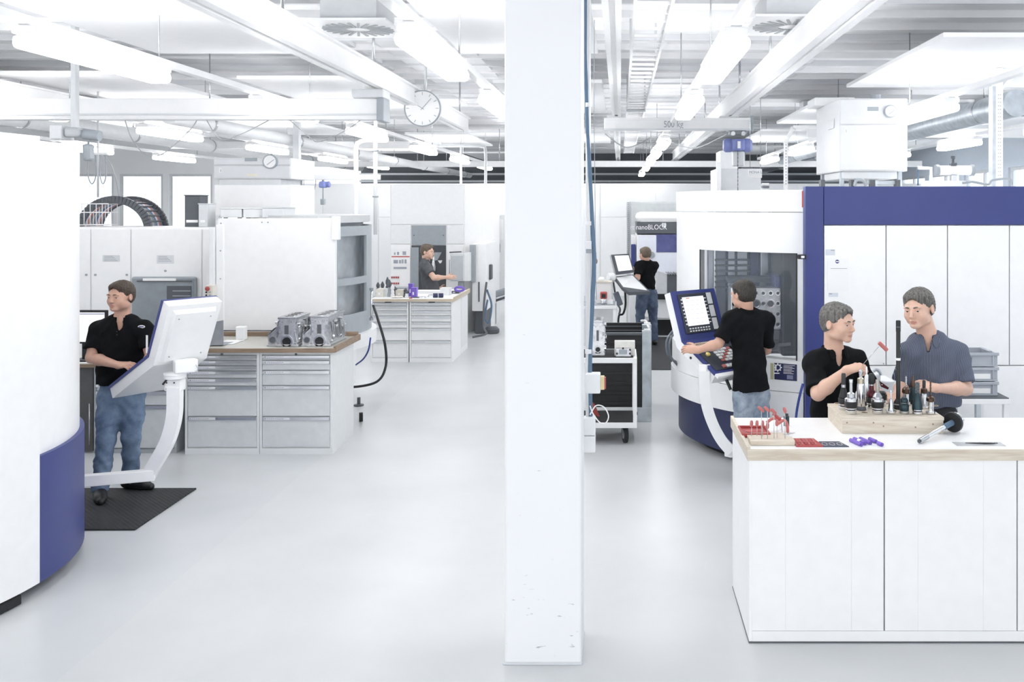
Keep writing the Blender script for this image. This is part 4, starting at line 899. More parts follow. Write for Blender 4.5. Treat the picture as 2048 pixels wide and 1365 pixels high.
MB().box(PX(1263, D), PX(1271, D), D, D+.7, PZ(540, D), PZ(489, D), .01).build('blue_strip', BLUE, t)
MB().box(PX(1263, D), PX(1273, D), D+.1, D+.8, PZ(582, D), PZ(472, D), .01).build('side_cover', WHITE, t)
MB().lathe([(.06, 0), (.06, .03)], P(1303, 510, D-.012), (0, -1, 0), 20).build('round_handle', MGREY, t)
D = 19.6
t = thing('storage_tower', 'grey tall cabinet behind the far lettered machine', 'cabinet', (PX(1305, D), D, 0))
MB().box(PX(1259, D), PX(1400, D), D, D+1, 0, PZ(403, D), .01).build('body', LGREY, t)
MB().box(PX(1262, D), PX(1396, D), D-.02, D, PZ(475, D), PZ(406, D), .01).build('top_panel', mat('pale_steel_panel', (.62, .65, .66), .35), t)
for k in range(26): MB().box(PX(1255, D), PX(1258, D), D-.05, D, PZ(405+k*4+2, D), PZ(405+k*4, D)).build('rack_tooth', MGREY, t)
MB().box(PX(1253, D), PX(1259, D), D, D+.1, 0, PZ(404, D), .004).build('rack_post', LGREY, t)
# operator panel of the far machine
D = 15.9
t = thing('operator_terminal', 'dark framed far terminal with lit screen before the far right man', 'terminal', tuple(P(1245, 600, D)))
q = [P(1222, 510, D), P(1258, 508, D), P(1269, 545, D), P(1232, 550, D)]
qd = Vector(q[1]-q[0]).normalized(); qu = Vector(q[0]-q[3]).normalized(); qn = Vector((0, -1, 0)); qc = Vector(sum(q)/4)
qa = (Vector((0, -1, 0))).normalized()
MB().prism(q, (0, .05, 0)).build('frame', DGREY, t)
MB().prism([P(1219, 511, D+.05), P(1254, 508, D+.05), P(1266, 547, D+.05), P(1229, 551, D+.05)], (0, .05, 0)).build('rear_shell', LGREY, t)
MB().prism([P(1229, 512, D-.006), P(1257, 511, D-.006), P(1265, 540, D-.006), P(1237, 543, D-.006)], (0, .006, 0)).build('display', SCREEN, t)
for k in range(5): MB().tube([P(1232+k*1.7, 517+k*5, D-.008), P(1255+k*1.7, 516+k*5, D-.008)], .002, 4).build('screen_line', TXTG, t)
kb_ = [P(1228, 554, D), P(1266, 549, D+.2), P(1300, 583, D-.1), P(1258, 585, D-.3), P(1244, 575, D-.3)]
MB().prism([p-np.array((0, 0, .05)) for p in kb_], (0, 0, .05)).build('tray', DGREY, t)
MB().prism([p*.86+sum(kb_)/5*.14+np.array((0, 0, .0)) for p in kb_], (0, 0, .006)).build('key_field', OFFW, t)
MB().lathe([(.07, 0), (.08, .02), (.08, .1), (.06, .12)], P(1216, 556, D-.05), (.9, .4, 0), 20).build('pivot', OFFW, t)
MB().box(PX(1218, D), PX(1226, D), D-.04, D+.04, PZ(602, D), PZ(560, D), .01).build('arm_upright', WHITE, t)
MB().tube(bez([P(1226, 562, D), P(1230, 585, D), P(1233, 605, D), P(1240, 618, D), P(1238, 630, D)], 20), .016, 8).build('cable', DGREY, t)
MB().obox(P(1236, 598, D-.05), (.35, 0, -.93), (0, 1, 0), (.93, 0, .35), .12, .03, .05, .02).build('hand_remote', mat('slate_plastic', (.2, .22, .27), .5), t)
MB().tube(bez([P(1250, 580, D), P(1251, 610, D), P(1246, 628, D), P(1238, 632, D), P(1236, 655, D)], 20), .018, 8).build('cable', BLACK, t)
MB().box(PX(1255, D), PX(1258, D), D-.02, D+.02, .0, PZ(586, D), .005).build('post', WHITE, t)
# far white work table
D = 15.0
t = thing('work_table', 'white far work table just right of the column', 'table', (PX(1210, D), D+.4, 0))
zt_ = PZ(612, D)
MB().box(PX(1160, D), PX(1233, D), D, D+.7, zt_-.05, zt_, .005).build('frame', WHITE, t)
MB().box(PX(1162, D), PX(1231, D), D+.02, D+.68, zt_, zt_+.008).build('grey_top', MGREY, t)
for px in (1162, 1229):
    for y in (D+.02, D+.62): MB().box(PX(px, D)-.025, PX(px, D)+.025, y, y+.05, 0, zt_-.05, .004).build('leg', WHITE, t)
MB().box(PX(1160, D), PX(1229, D), D+.6, D+.62, .1, zt_-.1).build('back_sheet', OFFW, t)
zt_ += .008
t = thing('cardboard_box', 'white open box with papers on the far work table', 'box', (PX(1206, D), D+.4, zt_))
MB().box(PX(1192, D), PX(1222, D), D+.3, D+.6, zt_, PZ(566, D+.3), .004).build('carton', PAPER, t)
MB().box(PX(1191, D), PX(1224, D), D+.28, D+.62, PZ(566, D+.3), PZ(564, D+.3)).build('lid', mat('beige_lid', (.7, .66, .58), .6), t)
MB().prism([P(1196, 560, D+.3), P(1207, 560, D+.3), P(1208, 556, D+.6), P(1200, 555, D+.6)], (0, 0, .01)).build('papers', PAPER, t)
t = thing('pump', 'small red pump with steel bowl on the far work table', 'pump', (PX(1206, D), D+.1, zt_))
MB().box(PX(1200, D), PX(1214, D), D+.08, D+.2, zt_+.09, zt_+.2, .015).build('red_body', RED, t)
MB().box(PX(1203, D), PX(1211, D), D+.07, D+.08, zt_+.11, zt_+.17, .004).build('grille', BLACK, t)
MB().lathe([(.03, 0), (.045, .02), (.045, .06), (.03, .1)], (PX(1206, D), D+.12, zt_), (0, 0, 1), 16).build('bowl', CHROME, t)
MB().box(PX(1214, D), PX(1226, D), D+.1, D+.22, zt_, zt_+.07, .01).build('valve', OFFW, t)
# ---------------------------------------------------------------- people: signed distance modelling + surface nets
V = lambda *a: np.array(a, float)
def unit(v):
    v = np.array(v, float)
    if len(v) == 2: v = np.append(v, 0.0)
    return v/np.linalg.norm(v)

class Sculpt:
    def __init__(s, vox): s.vox = vox; s.ops = []; s.lo = None
    def _bb(s, pts, r, add=True):
        pts = np.array(pts); lo, hi = pts.min(0)-r, pts.max(0)+r
        if add:
            s.lo = lo if s.lo is None else np.minimum(s.lo, lo); s.hi = hi if s.lo is lo else (np.maximum(s.hi, hi) if hasattr(s, 'hi') else hi)
        return lo, hi
    def cone(s, a, b, r1, r2, k=.02, op='add', flat=False):
        a, b = np.array(a, float), np.array(b, float); lo, hi = s._bb([a, b], max(r1, r2), op == 'add'); L = b-a; LL = max(L@L, 1e-9); u = L/math.sqrt(LL)
        def f(X, Y, Z):
            x, y, z = X-a[0], Y-a[1], Z-a[2]; t = np.clip((x*L[0]+y*L[1]+z*L[2])/LL, 0, 1)
            d = np.sqrt((x-t*L[0])**2+(y-t*L[1])**2+(z-t*L[2])**2)-(r1+(r2-r1)*t)
            if flat: d = np.maximum(d, (X-b[0])*u[0]+(Y-b[1])*u[1]+(Z-b[2])*u[2])
            return d
        s.ops.append((op, f, lo, hi, k)); return s
    def ell(s, c, r, ax=None, k=.02, op='add'):
        c, r = np.array(c, float), np.array(r, float); lo, hi = s._bb([c], r.max(), op == 'add')
        A = np.eye(3) if ax is None else np.array(ax, float)
        def f(X, Y, Z):
            x, y, z = X-c[0], Y-c[1], Z-c[2]
            p = [(A[i, 0]*x+A[i, 1]*y+A[i, 2]*z)/r[i] for i in range(3)]
            k0 = np.sqrt(p[0]**2+p[1]**2+p[2]**2); k1 = np.sqrt((p[0]/r[0])**2+(p[1]/r[1])**2+(p[2]/r[2])**2)+1e-9
            return k0*(k0-1)/k1
        s.ops.append((op, f, lo, hi, k)); return s
    def slab(s, a, b, ra, rb, side, q, k=.04, op='add'):
        """flattened cone: the front-back direction (side x up) squeezed by q"""
        a, b = np.array(a, float), np.array(b, float); lo, hi = s._bb([a, b], max(ra, rb), op == 'add'); L = b-a; LL = L@L
        side = unit(side-0*L); fr = unit(np.cross(side, L))
        def f(X, Y, Z):
            x, y, z = X-a[0], Y-a[1], Z-a[2]; t = np.clip((x*L[0]+y*L[1]+z*L[2])/LL, 0, 1)
            x, y, z = x-t*L[0], y-t*L[1], z-t*L[2]; c = (x*fr[0]+y*fr[1]+z*fr[2]); g = c*(1/q-1)
            x, y, z = x+g*fr[0], y+g*fr[1], z+g*fr[2]; r = ra+(rb-ra)*t
            n = np.sqrt(x*x+y*y+z*z); return (n-r)*(q+(1-q)*np.clip(1-np.abs(c)/(q*r+1e-6), 0, 1))
        s.ops.append((op, f, lo, hi, k)); return s
    def plane(s, p, n, lo=None, hi=None):
        """cut away everything on the n side of p inside the box"""
        p, n = np.array(p, float), unit(n)
        s.ops.append(('cut', lambda X, Y, Z: (X-p[0])*n[0]+(Y-p[1])*n[1]+(Z-p[2])*n[2], lo, hi, 0)); return s
    def disp(s, fn, lo=None, hi=None): s.ops.append(('disp', fn, lo, hi, 0)); return s
    def mesh(s):
        v = s.vox; m = .03; lo, hi = s.lo-m, s.hi+m; n = np.ceil((hi-lo)/v).astype(int)+1
        g = np.full(n, .2, np.float32); ax = [(lo[i]+v*np.arange(n[i])).astype(np.float32) for i in range(3)]
        for op, f, l, h, k in s.ops:
            if l is None: i0, i1 = np.zeros(3, int), n
            else:
                e = k+3*v; i0 = np.clip(np.floor((l-e-lo)/v).astype(int), 0, n); i1 = np.clip(np.ceil((h+e-lo)/v).astype(int)+1, 0, n)
            if (i1 <= i0).any(): continue
            sl = tuple(slice(a, b) for a, b in zip(i0, i1)); X, Y, Z = ax[0][sl[0]][:, None, None], ax[1][sl[1]][None, :, None], ax[2][sl[2]][None, None, :]
            r = g[sl]; d = f(X, Y, Z)
            if op == 'add':
                hh = np.maximum(k-np.abs(r-d), 0)/max(k, 1e-6); g[sl] = np.minimum(r, d)-hh*hh*k*.25
            elif op == 'sub':
                d = -d; hh = np.maximum(k-np.abs(r-d), 0)/max(k, 1e-6); g[sl] = np.maximum(r, d)+hh*hh*k*.25
            elif op == 'cut': g[sl] = np.maximum(r, d)
            else: g[sl] = r+d
        # surface nets
        ins = g < 0; cs = tuple(k-1 for k in n); cnt = np.zeros(cs, np.int8)
        cor = [(a, b, c) for a in (0, 1) for b in (0, 1) for c in (0, 1)]
        for a, b, c in cor: cnt += ins[a:a+cs[0], b:b+cs[1], c:c+cs[2]]
        act = (cnt > 0) & (cnt < 8); idx = np.argwhere(act); N = len(idx); vid = np.full(cs, -1, np.int32); vid[act] = np.arange(N)
        acc = np.zeros((N, 3)); num = np.zeros(N)
        for (a, b) in [(p, q) for p in cor for q in cor if sum(abs(x-y) for x, y in zip(p, q)) == 1 and p < q]:
            ga = g[idx[:, 0]+a[0], idx[:, 1]+a[1], idx[:, 2]+a[2]]; gb = g[idx[:, 0]+b[0], idx[:, 1]+b[1], idx[:, 2]+b[2]]
            mk = (ga < 0) != (gb < 0); t = np.where(mk, ga/np.where(ga == gb, 1, ga-gb), 0)
            acc += mk[:, None]*(np.array(a)+t[:, None]*(np.array(b)-np.array(a))); num += mk
        vs_ = lo+v*(idx+acc/num[:, None]); quads = []
        for d in range(3):
            e = [0, 0, 0]; e[d] = 1; A = ins[tuple(slice(0, n[i]-e[i]) for i in range(3))]; B = ins[tuple(slice(e[i], n[i]) for i in range(3))]
            ed = np.argwhere(A != B); o1, o2 = [i for i in range(3) if i != d]
            ed = ed[(ed[:, o1] > 0) & (ed[:, o2] > 0) & (ed[:, o1] < cs[o1]) & (ed[:, o2] < cs[o2])]
            fl = A[ed[:, 0], ed[:, 1], ed[:, 2]]
            def at(da, db): q = ed.copy(); q[:, o1] -= da; q[:, o2] -= db; return vid[q[:, 0], q[:, 1], q[:, 2]]
            Q = np.stack([at(0, 0), at(1, 0), at(1, 1), at(0, 1)], 1)
            if d == 1: fl = ~fl
            Q = np.where(fl[:, None], Q, Q[:, ::-1]); quads.append(Q)
        return vs_, np.concatenate(quads)
    def build(s, name, mats, parent, colour=None):
        vv, q = s.mesh(); off = np.array(wloc(parent)); me = bpy.data.meshes.new(name)
        me.vertices.add(len(vv)); me.vertices.foreach_set('co', (vv-off).astype(np.float32).ravel())
        me.loops.add(len(q)*4); me.loops.foreach_set('vertex_index', q.ravel().astype(np.int32))
        me.polygons.add(len(q)); me.polygons.foreach_set('loop_start', np.arange(0, len(q)*4, 4, dtype=np.int32)); me.polygons.foreach_set('loop_total', np.full(len(q), 4, np.int32))
        for m in (mats if isinstance(mats, (list, tuple)) else [mats]): me.materials.append(m)
        if colour is not None: me.polygons.foreach_set('material_index', colour(vv[q].mean(1)).astype(np.int32))
        me.update(calc_edges=True); me.validate(); me.polygons.foreach_set('use_smooth', np.ones(len(me.polygons), bool))
        o = bpy.data.objects.new(name, me); COL.objects.link(o); o.parent = parent
        o['_'] = 1; del o['_']
        return o, vv

SKIN = mat('skin', (.60, .36, .27), .45, noise=.05, scale=25)
SKIN2 = mat('skin_pale', (.68, .44, .34), .45, noise=.05, scale=25)
for m_ in (SKIN, SKIN2):
    b = m_.node_tree.nodes['Principled BSDF']; b.inputs['Subsurface Weight'].default_value = .12; b.inputs['Subsurface Radius'].default_value = (.012, .005, .003)
LIP = mat('lip', (.52, .25, .20), .4, noise=.03)
EYEW = mat('eye_white', (.5, .47, .45), .2, noise=0); IRIS = mat('iris_dark', (.02, .022, .025), .15, noise=0)
def hair_mat(n, c1, c2):
    m = wood(n, c1, c2, scale=5, axis=2); m.node_tree.nodes['Principled BSDF'].inputs['Roughness'].default_value = .55; return m
POLO = mat('black_cotton', (.006, .0065, .008), .95, noise=.2, bump=.15, bscale=300)
POLOG = mat('hazed_black_cotton', (.085, .09, .10), .85, noise=.15, bump=.15, bscale=300)  # black cotton with the distance haze mixed into its colour
def denim(n, c, c2):
    m = mat(n, c, .8, noise=0); nt = m.node_tree; b = nt.nodes['Principled BSDF']; tc = nt.nodes.new('ShaderNodeTexCoord')
    nn = nt.nodes.new('ShaderNodeTexNoise'); nn.inputs['Scale'].default_value = 7; nn.inputs['Detail'].default_value = 6; nn.inputs['Roughness'].default_value = .65
    nt.links.new(tc.outputs['Object'], nn.inputs['Vector']); r = nt.nodes.new('ShaderNodeValToRGB'); r.color_ramp.elements[0].position = .35; r.color_ramp.elements[1].position = .68
    r.color_ramp.elements[0].color = (*c, 1); r.color_ramp.elements[1].color = (*c2, 1); nt.links.new(nn.outputs['Fac'], r.inputs[0]); nt.links.new(r.outputs[0], b.inputs['Base Color']); return m
JEANS = denim('blue_denim', (.085, .13, .22), (.20, .28, .40)); JEANSD = denim('dark_blue_denim', (.05, .07, .12), (.11, .15, .23)); JEANSL = denim('washed_denim', (.12, .17, .25), (.42, .48, .55))
TROU = mat('charcoal_cloth', (.03, .032, .038), .8, noise=.1)
SHOE = mat('black_leather', (.012, .012, .013), .4, noise=.1)
def stripes():
    m = mat('navy_striped_cotton', (.05, .06, .10), .8, noise=0); nt = m.node_tree; b = nt.nodes['Principled BSDF']; tc = nt.nodes.new('ShaderNodeTexCoord')
    wv = nt.nodes.new('ShaderNodeTexWave'); wv.bands_direction = 'X'; wv.inputs['Scale'].default_value = 42; wv.inputs['Distortion'].default_value = .6; wv.inputs['Detail'].default_value = 0
    nt.links.new(tc.outputs['Object'], wv.inputs['Vector']); r = nt.nodes.new('ShaderNodeValToRGB')
    r.color_ramp.elements[0].position = .72; r.color_ramp.elements[1].position = .95; r.color_ramp.elements[0].color = (.040, .050, .085, 1); r.color_ramp.elements[1].color = (.26, .29, .38, 1)
    nt.links.new(wv.outputs['Fac'], r.inputs[0]); nt.links.new(r.outputs[0], b.inputs['Base Color']); return m
STRIPE = stripes()

def person(label, J, face, f, vox=.005, hs=1.0, skin=SKIN, hair=None, shirt=POLO, trousers=JEANS, hem=.86, build=1.0, hands=None, hairlen=1.0, sleeve=.62, collar=True, button=False, shirtvox=None, face_detail=True, open_mouth=False, belly=0):
    """J: joints in world space; face: (forward, up hint); f: body forward"""
    root = thing('person', label, 'person', (J['pel'][0], J['pel'][1], 0), 'people working in the hall')
    f = unit(f); up = V(0, 0, 1); s = unit(np.cross(f, up))               # s: the person's right
    hf = unit(face[0]); hsd = unit(np.cross(hf, face[1] if face[1] is not None else up)); hu = np.cross(hsd, hf)
    C = J['head']; A = np.array([hsd, hf, hu]); h = hs; hv = V(1.12, 1.05, .98)*h
    def H(x, y, z): return C+hsd*x*hv[0]+hf*y*hv[1]+hu*z*hv[2]
    N = J['neck']; out = {}
    # ---- skin: head, neck, arms, hands in one surface
    S = Sculpt(vox)
    S.ell(H(0, -.018, .032), V(.074, .096, .086)*hv, A, .02)
    S.ell(H(0, .03, -.012), V(.066, .062, .084)*hv, A, .025)
    S.ell(H(0, .032, -.066), V(.058, .054, .046)*hv, A, .025)
    S.ell(H(0, .074, -.099), V(.028, .018, .018)*hv, A, .025)
    for q in (-1, 1):
        S.ell(H(q*.040, .058, -.036), V(.023, .020, .026)*hv, A, .022)
        S.ell(H(q*.050, .012, -.070), V(.016, .032, .026)*hv, A, .025)
        S.ell(H(q*.028, .083, .022), V(.026, .009, .008)*hv, A, .014)
    if face_detail:
        for q in (-1, 1):
            S.ell(H(q*.031, .099, -.001), V(.018, .014, .010)*hv, A, .010, 'sub')
        S.cone(H(0, .086, .012), H(0, .108, -.030), .0075*h, .0115*h, .012)
        for q in (-1, 1): S.ell(H(q*.0115, .098, -.036), V(.0075, .009, .0065)*hv, A, .006)
        S.ell(H(0, .089, -.0625), V(.023, .0105, .0058)*hv, A, .006)
        S.ell(H(0, .087, -.0755), V(.019, .0105, .0068)*hv, A, .006)
        S.ell(H(0, .1, -.0685), V(.021, .010, .0035 if open_mouth else .0013)*hv, A, .003, 'sub')
        for q in (-1, 1): S.ell(H(q*.029, .0850, .0075), V(.0145, .0075, .0052)*hv, A, .005); S.ell(H(q*.029, .0812, -.0100), V(.013, .0055, .004)*hv, A, .006)
    else: S.cone(H(0, .086, .012), H(0, .108, -.030), .008*h, .012*h, .012)
    for q in (-1, 1):
        e = A.copy(); S.ell(H(q*.078, -.010, -.008), V(.009, .018, .031)*hv, A, .008)
        S.ell(H(q*.087, -.006, -.004), V(.006, .010, .018)*hv, A, .004, 'sub')
    S.cone(H(0, -.03, -.06), N+f*.0+V(0, 0, -.01), .058*h, .062*h, .03)
    S.slab(N+V(0, 0, -.03)+f*.012, N+V(0, 0, -.16)+f*.018, .068, .105, s, .62, .04)
    for sd in ('r', 'l'):
        a, e, wr = J['sh'+sd], J['el'+sd], J['wr'+sd]
        S.cone(a, e, .055*build, .042*build, .02); m_ = e+(wr-e)*.3
        S.cone(e, m_, .041*build, .044*build, .02); S.cone(m_, wr, .043*build, .027, .02)
        hd = (hands or {}).get(sd)
        d_ = unit(hd[0]) if hd else unit(wr-e); n_ = unit(hd[1]) if hd else up
        n_ = unit(n_-d_*(n_@d_)); t_ = np.cross(n_, d_)*(1 if sd == 'r' else -1)
        if hd and len(hd) > 3 and hd[3]: t_ = -t_
        curl = hd[2] if hd else .5; sc = 1.02
        S.cone(wr, wr+d_*.03, .028, .027, .02)
        HA = np.array([d_, t_, n_]); S.ell(wr+d_*.055*sc, V(.050, .043, .018)*sc, HA, .018)
        for k, (o_, L_) in enumerate(((.030, .074), (.010, .083), (-.011, .077), (-.030, .062))):
            p = wr+(d_*(.088-(.004 if k in (0, 3) else 0))+t_*o_)*sc; ang = .15
            r0 = .0092 if k < 3 else .0082; fan = t_*(o_*.9)
            cl_ = curl*(1+.08*k)
            for j, seg in enumerate((.46, .30, .24)):
                ang += cl_*(.75 if j == 0 else .85); dr = unit(d_*math.cos(ang)-n_*math.sin(ang)+fan*(.9 if j == 0 else .3)); q_ = p+dr*L_*seg*sc
                S.cone(p, q_, r0*(1-.07*j), r0*(1-.07*(j+1)), .005); p = q_
        p = wr+(d_*.028+t_*.026)*sc; dr = unit(d_*.62+t_*.75-n_*.28); q_ = p+dr*.045; S.cone(p, q_, .0125, .0105, .012)
        dr = unit(d_*.85+t_*.35-n_*(.25+curl*.4)); q2 = q_+dr*.032; S.cone(q_, q2, .0105, .0095, .005); S.cone(q2, q2+unit(d_*.9+t_*.05-n_*(.3+curl*.5))*.024, .0093, .008, .004)
    def colr(c):
        L = (c-C)@A.T/h; m = np.zeros(len(c)); lip = (np.abs(L[:, 0]) < .021) & (L[:, 1] > .085) & (np.abs(L[:, 2]+.0695) < .0105-.35*np.abs(L[:, 0])); m[lip] = 1; return m
    body, vv = S.build('body', [skin, LIP], root, colr)
    # eyes and brows
    if face_detail:
        for q in (-1, 1):
            ec = H(q*.031, .0745, -.001); g = MB(); g.use(EYEW); g.ball(ec, .0122*h, 16)
            g.use(IRIS); ic = ec+hf*.0108*h; g.lathe([(.0058*h, 0), (.0046*h, .0014*h), (.0001, .0020*h)], ic, hf, 14)
            g.build('eye', None, root)
            eb = MB(); pts = [H(q*x, y, z) for x, y, z in ((.014, .0945, .0215), (.027, .0945, .0255), (.038, .088, .0245), (.046, .080, .020))]
            eb.tube(bez(pts, 12), .003, 6, rs=[.0036*h, .0042*h, .0044*h, .0044*h, .0042*h, .0038*h, .003*h, .0028*h, .0026*h, .0022*h, .002*h, .0016*h, .0012*h][:len(bez(pts, 12))]); eb.build('eyebrow', hair, root)
    # hair
    G = Sculpt(vox*1.0)
    hl = hairlen
    G.ell(H(0, -.020, .040), V(.083, .101, .089+.006*hl)*hv, A, .01)
    G.ell(H(0, .035, .082), V(.060, .045, .030)*hv, A, .03)
    G.ell(H(0, -.045, -.010), V(.074, .062, .070)*hv, A, .03)
    G.ell(H(0, .122, .0), V(.062, .090, .088)*hv, A, .012, 'sub'); G.ell(H(0, .09, -.06), V(.10, .078, .075)*hv, A, .012, 'sub')
    for q in (-1, 1):
        G.ell(H(q*.088, .005, -.028), V(.035, .026, .040)*hv, A, .008, 'sub')
        G.ell(H(q*.080, .082, .03), V(.032, .042, .048)*hv, A, .012, 'sub')
    G.plane(H(0, -.06, -.066), -hu+hf*.25)
    fr = 210/h
    G.disp(lambda X, Y, Z: (.0022)*np.sin(X*fr+2*np.sin(Z*60))*np.sin(Y*fr*1.1+1)*np.sin(Z*fr*.9)+.0022*np.sin((X+Z)*fr*1.6+1.5*np.sin(Y*70))*np.sin(Y*fr*1.9)+.0015*np.sin(X*fr*2.3+Y*fr))
    G.build('hair', hair, root)
    # shirt
    T = Sculpt(shirtvox or vox*1.4); pel = J['pel']; ch = N*.62+pel*.38
    bl = N*.30+pel*.70; wS = np.linalg.norm(J['shr']-J['shl'])
    T.slab(N+V(0, 0, -.13), bl, wS*.47, wS*.44*build+belly, s, .64, .05)
    T.slab(bl, pel+V(0, 0, -.06), wS*.44*build+belly, wS*.49*build+belly+.014, s, .72+belly, .05)
    T.cone(J['shl'], J['shr'], .060, .060, .06)
    for sd in ('r', 'l'):
        a, e = J['sh'+sd], J['el'+sd]; T.cone(N+V(0, 0, .00)+(a-N)*.12, a, .050, .062, .05)
        se = a+(e-a)*(sleeve+.06); T.cone(a, se, .064*build, .068*build, .035, flat=True)
        T.cone(a+(e-a)*(sleeve+.03), se, .072*build, .074*build, .006, flat=True)
    T.plane((0, 0, hem), (0, 0, -1))
    if collar:
        kc = max(1, h*.97); T.cone(N-V(0, 0, .02), C-V(0, 0, .02), .066*kc, .062*kc, .006, 'sub')
        vc = N+f*.085-V(0, 0, .035); T.ell(vc, (.022, .05, .066), np.array([s, f, up]), .008, 'sub')
        T.ell(vc+V(0, 0, .055), (.045, .055, .04), np.array([s, f, up]), .01, 'sub')
    T.disp(lambda X, Y, Z: .0035*np.sin(Z*31+X*22+2*np.sin(X*9+Y*7))+.0025*np.sin(Z*55-X*47+Y*23))
    shirt_o, sv = T.build('shirt' if button else 'polo_shirt', shirt, root)
    if collar:
        K = Sculpt(.0036 if vox < .006 else .006); nb = unit(up*.9-f*.22); c0 = N-V(0, 0, .012)
        K.cone(c0-f*.004, c0+nb*.048-f*.010, .077*kc, .071*kc, .006, flat=True)
        K.cone(c0-nb*.05, c0+nb*.12, .0665*kc, .0645*kc, .003, 'sub')
        K.ell(N+f*.10-V(0, 0, .0), (.030, .055, .09), np.array([s, f, up]), .004, 'sub')
        for q in (-1, 1):
            n1 = unit(f*.86+s*q*.30+up*.42); a2 = unit(-up*.85+f*.38+s*q*.02); a2 = unit(a2-n1*(a2@n1)); a3 = np.cross(n1, a2)
            L1 = .052+.012*button; o = N+s*q*.050+f*.067+V(0, 0, .012)
            K.ell(o+a2*L1*.62, V(.0062, L1*.72, .021+.006*button), np.array([n1, a2, a3]), .004)
            K.cone(N+s*q*.072*kc+f*.0+V(0, 0, .008), o+a2*.01, .008, .008, .01)
        K.build('collar', shirt, root)
    if button or collar:
        for k in range(2 if not button else 6):
            z = N[2]-.105-.075*k if button else N[2]-.085-.045*k
            sel = sv[(np.abs(sv[:, 2]-z) < .012)]; rel = sel-N; lat = np.abs(rel@s); sel = sel[lat < .012]
            if len(sel) == 0: continue
            p = sel[np.argmax((sel-N)@f)]
            MB().lathe([(.0055, -.001), (.0055, .0015)], p, f, 12).build('button', BLACK if not button else DGREY, root)
    # trousers and shoes
    Q = Sculpt(max(vox*1.6, .009))
    hipw = .10*build
    Q.slab(pel+V(0, 0, .06), pel+V(0, 0, -.02), wS*.40*build+belly, wS*.43*build+belly*.8, s, .66, .03)
    for sd in ('r', 'l'):
        q = 1 if sd == 'r' else -1; hp = pel+s*q*.082-V(0, 0, .05); kn, an = J['kn'+sd], J['an'+sd]
        Q.cone(hp, hp+(kn-hp)*.5, .098*build, .088*build, .03); Q.cone(hp+(kn-hp)*.5, kn, .088*build, .068*build, .03); Q.cone(kn, kn+(an-kn)*.4, .066*build, .068, .03); Q.cone(kn+(an-kn)*.4, an+V(0, 0, -.02), .068, .066, .02, flat=True)
    Q.disp(lambda X, Y, Z: .0026*np.sin(Z*42+X*26+2.2*np.sin(X*19+Y*15+Z*5))*(1+.8*np.sin(Z*9+X*6))+.0022*np.sin(Z*85-X*61+Y*43+1.5*np.sin(Z*21)))
    Q.build('jeans' if trousers is not TROU else 'trousers', trousers, root)
    for sd in ('r', 'l'):
        an, te = J['an'+sd], J['to'+sd]; te = unit(V(te[0], te[1], 0)); z0 = J.get('z0', .0)
        K = Sculpt(.006); b0 = V(an[0], an[1], z0); kk = 1 if sd == 'r' else -1
        K.cone(b0-te*.05+V(0, 0, .045), b0+te*.13+V(0, 0, .036), .042, .044, .02); K.cone(b0+V(0, 0, .05), b0+V(0, 0, .11), .048, .046, .03)
        K.cone(b0+te*.06+V(0, 0, .05), b0+te*.19+V(0, 0, .028), .044, .030, .03); K.plane((0, 0, z0+.003), (0, 0, -1)); K.plane((0, 0, z0+.13), (0, 0, 1))
        sh, _ = K.build('shoe', SHOE, root)
    return root, sv, A, C

def joints(x, y, f, height=1.8, z0=0.0, feet=.12):
    f = unit(f); s = unit(np.cross(f, V(0, 0, 1))); o = V(x, y, z0); h = height
    J = dict(pel=o+V(0, 0, .525*h), neck=o+V(0, 0, .835*h)-f*.01, head=o+V(0, 0, .935*h)+f*.02, z0=z0)
    for sd, q in (('r', 1), ('l', -1)):
        J['sh'+sd] = o+s*q*.108*h+V(0, 0, .795*h); J['el'+sd] = o+s*q*.15*h+V(0, 0, .62*h); J['wr'+sd] = o+s*q*.15*h+f*.15+V(0, 0, .5*h)
        J['kn'+sd] = o+s*q*feet+f*.02+V(0, 0, .28*h); J['an'+sd] = o+s*q*(feet+.02)+V(0, 0, .085); J['to'+sd] = f+s*q*.25
    return J
HB = hair_mat('brown_hair', (.035, .022, .015), (.075, .05, .035)); HD = hair_mat('dark_brown_hair', (.012, .010, .008), (.045, .036, .028))
HG = hair_mat('greying_hair', (.04, .037, .033), (.20, .19, .178)); HL = hair_mat('light_brown_hair', (.09, .065, .045), (.17, .13, .095))

# man at the left panel
J = joints(PX(240, 7.95), 7.95, (.25, -.97), 1.80, .012)
J.update(head=P(241, 593, 7.93), neck=P(244, 637, 7.97), pel=P(243, 785, 7.97), shr=P(196, 662, 7.97), shl=P(289, 660, 7.98), elr=P(183, 716, 7.88), wrr=P(237, 731, 7.70), ell=P(303, 715, 7.9), wrl=P(292, 728, 7.72),
         knr=P(212, 880, 7.86), anr=P(200, 978, 7.78), knl=P(262, 875, 7.95), anl=P(262, 957, 8.06), tor=V(.5, -.85, 0), tol=V(1, -.2, 0))
pA, svA, AA, CA = person('man in black polo and blue jeans at the left control panel, looking aside', J, (V(-.22, -.97, -.03), None), (.25, -.97), vox=.0048, hs=1.02, hair=HB, trousers=JEANS, hem=PZ(768, 7.95), build=1.06, hands={'r': (V(.85, -.25, .08), V(-.1, -.35, 1), .5), 'l': (V(.2, -.9, 0), V(0, 0, 1), .5)})
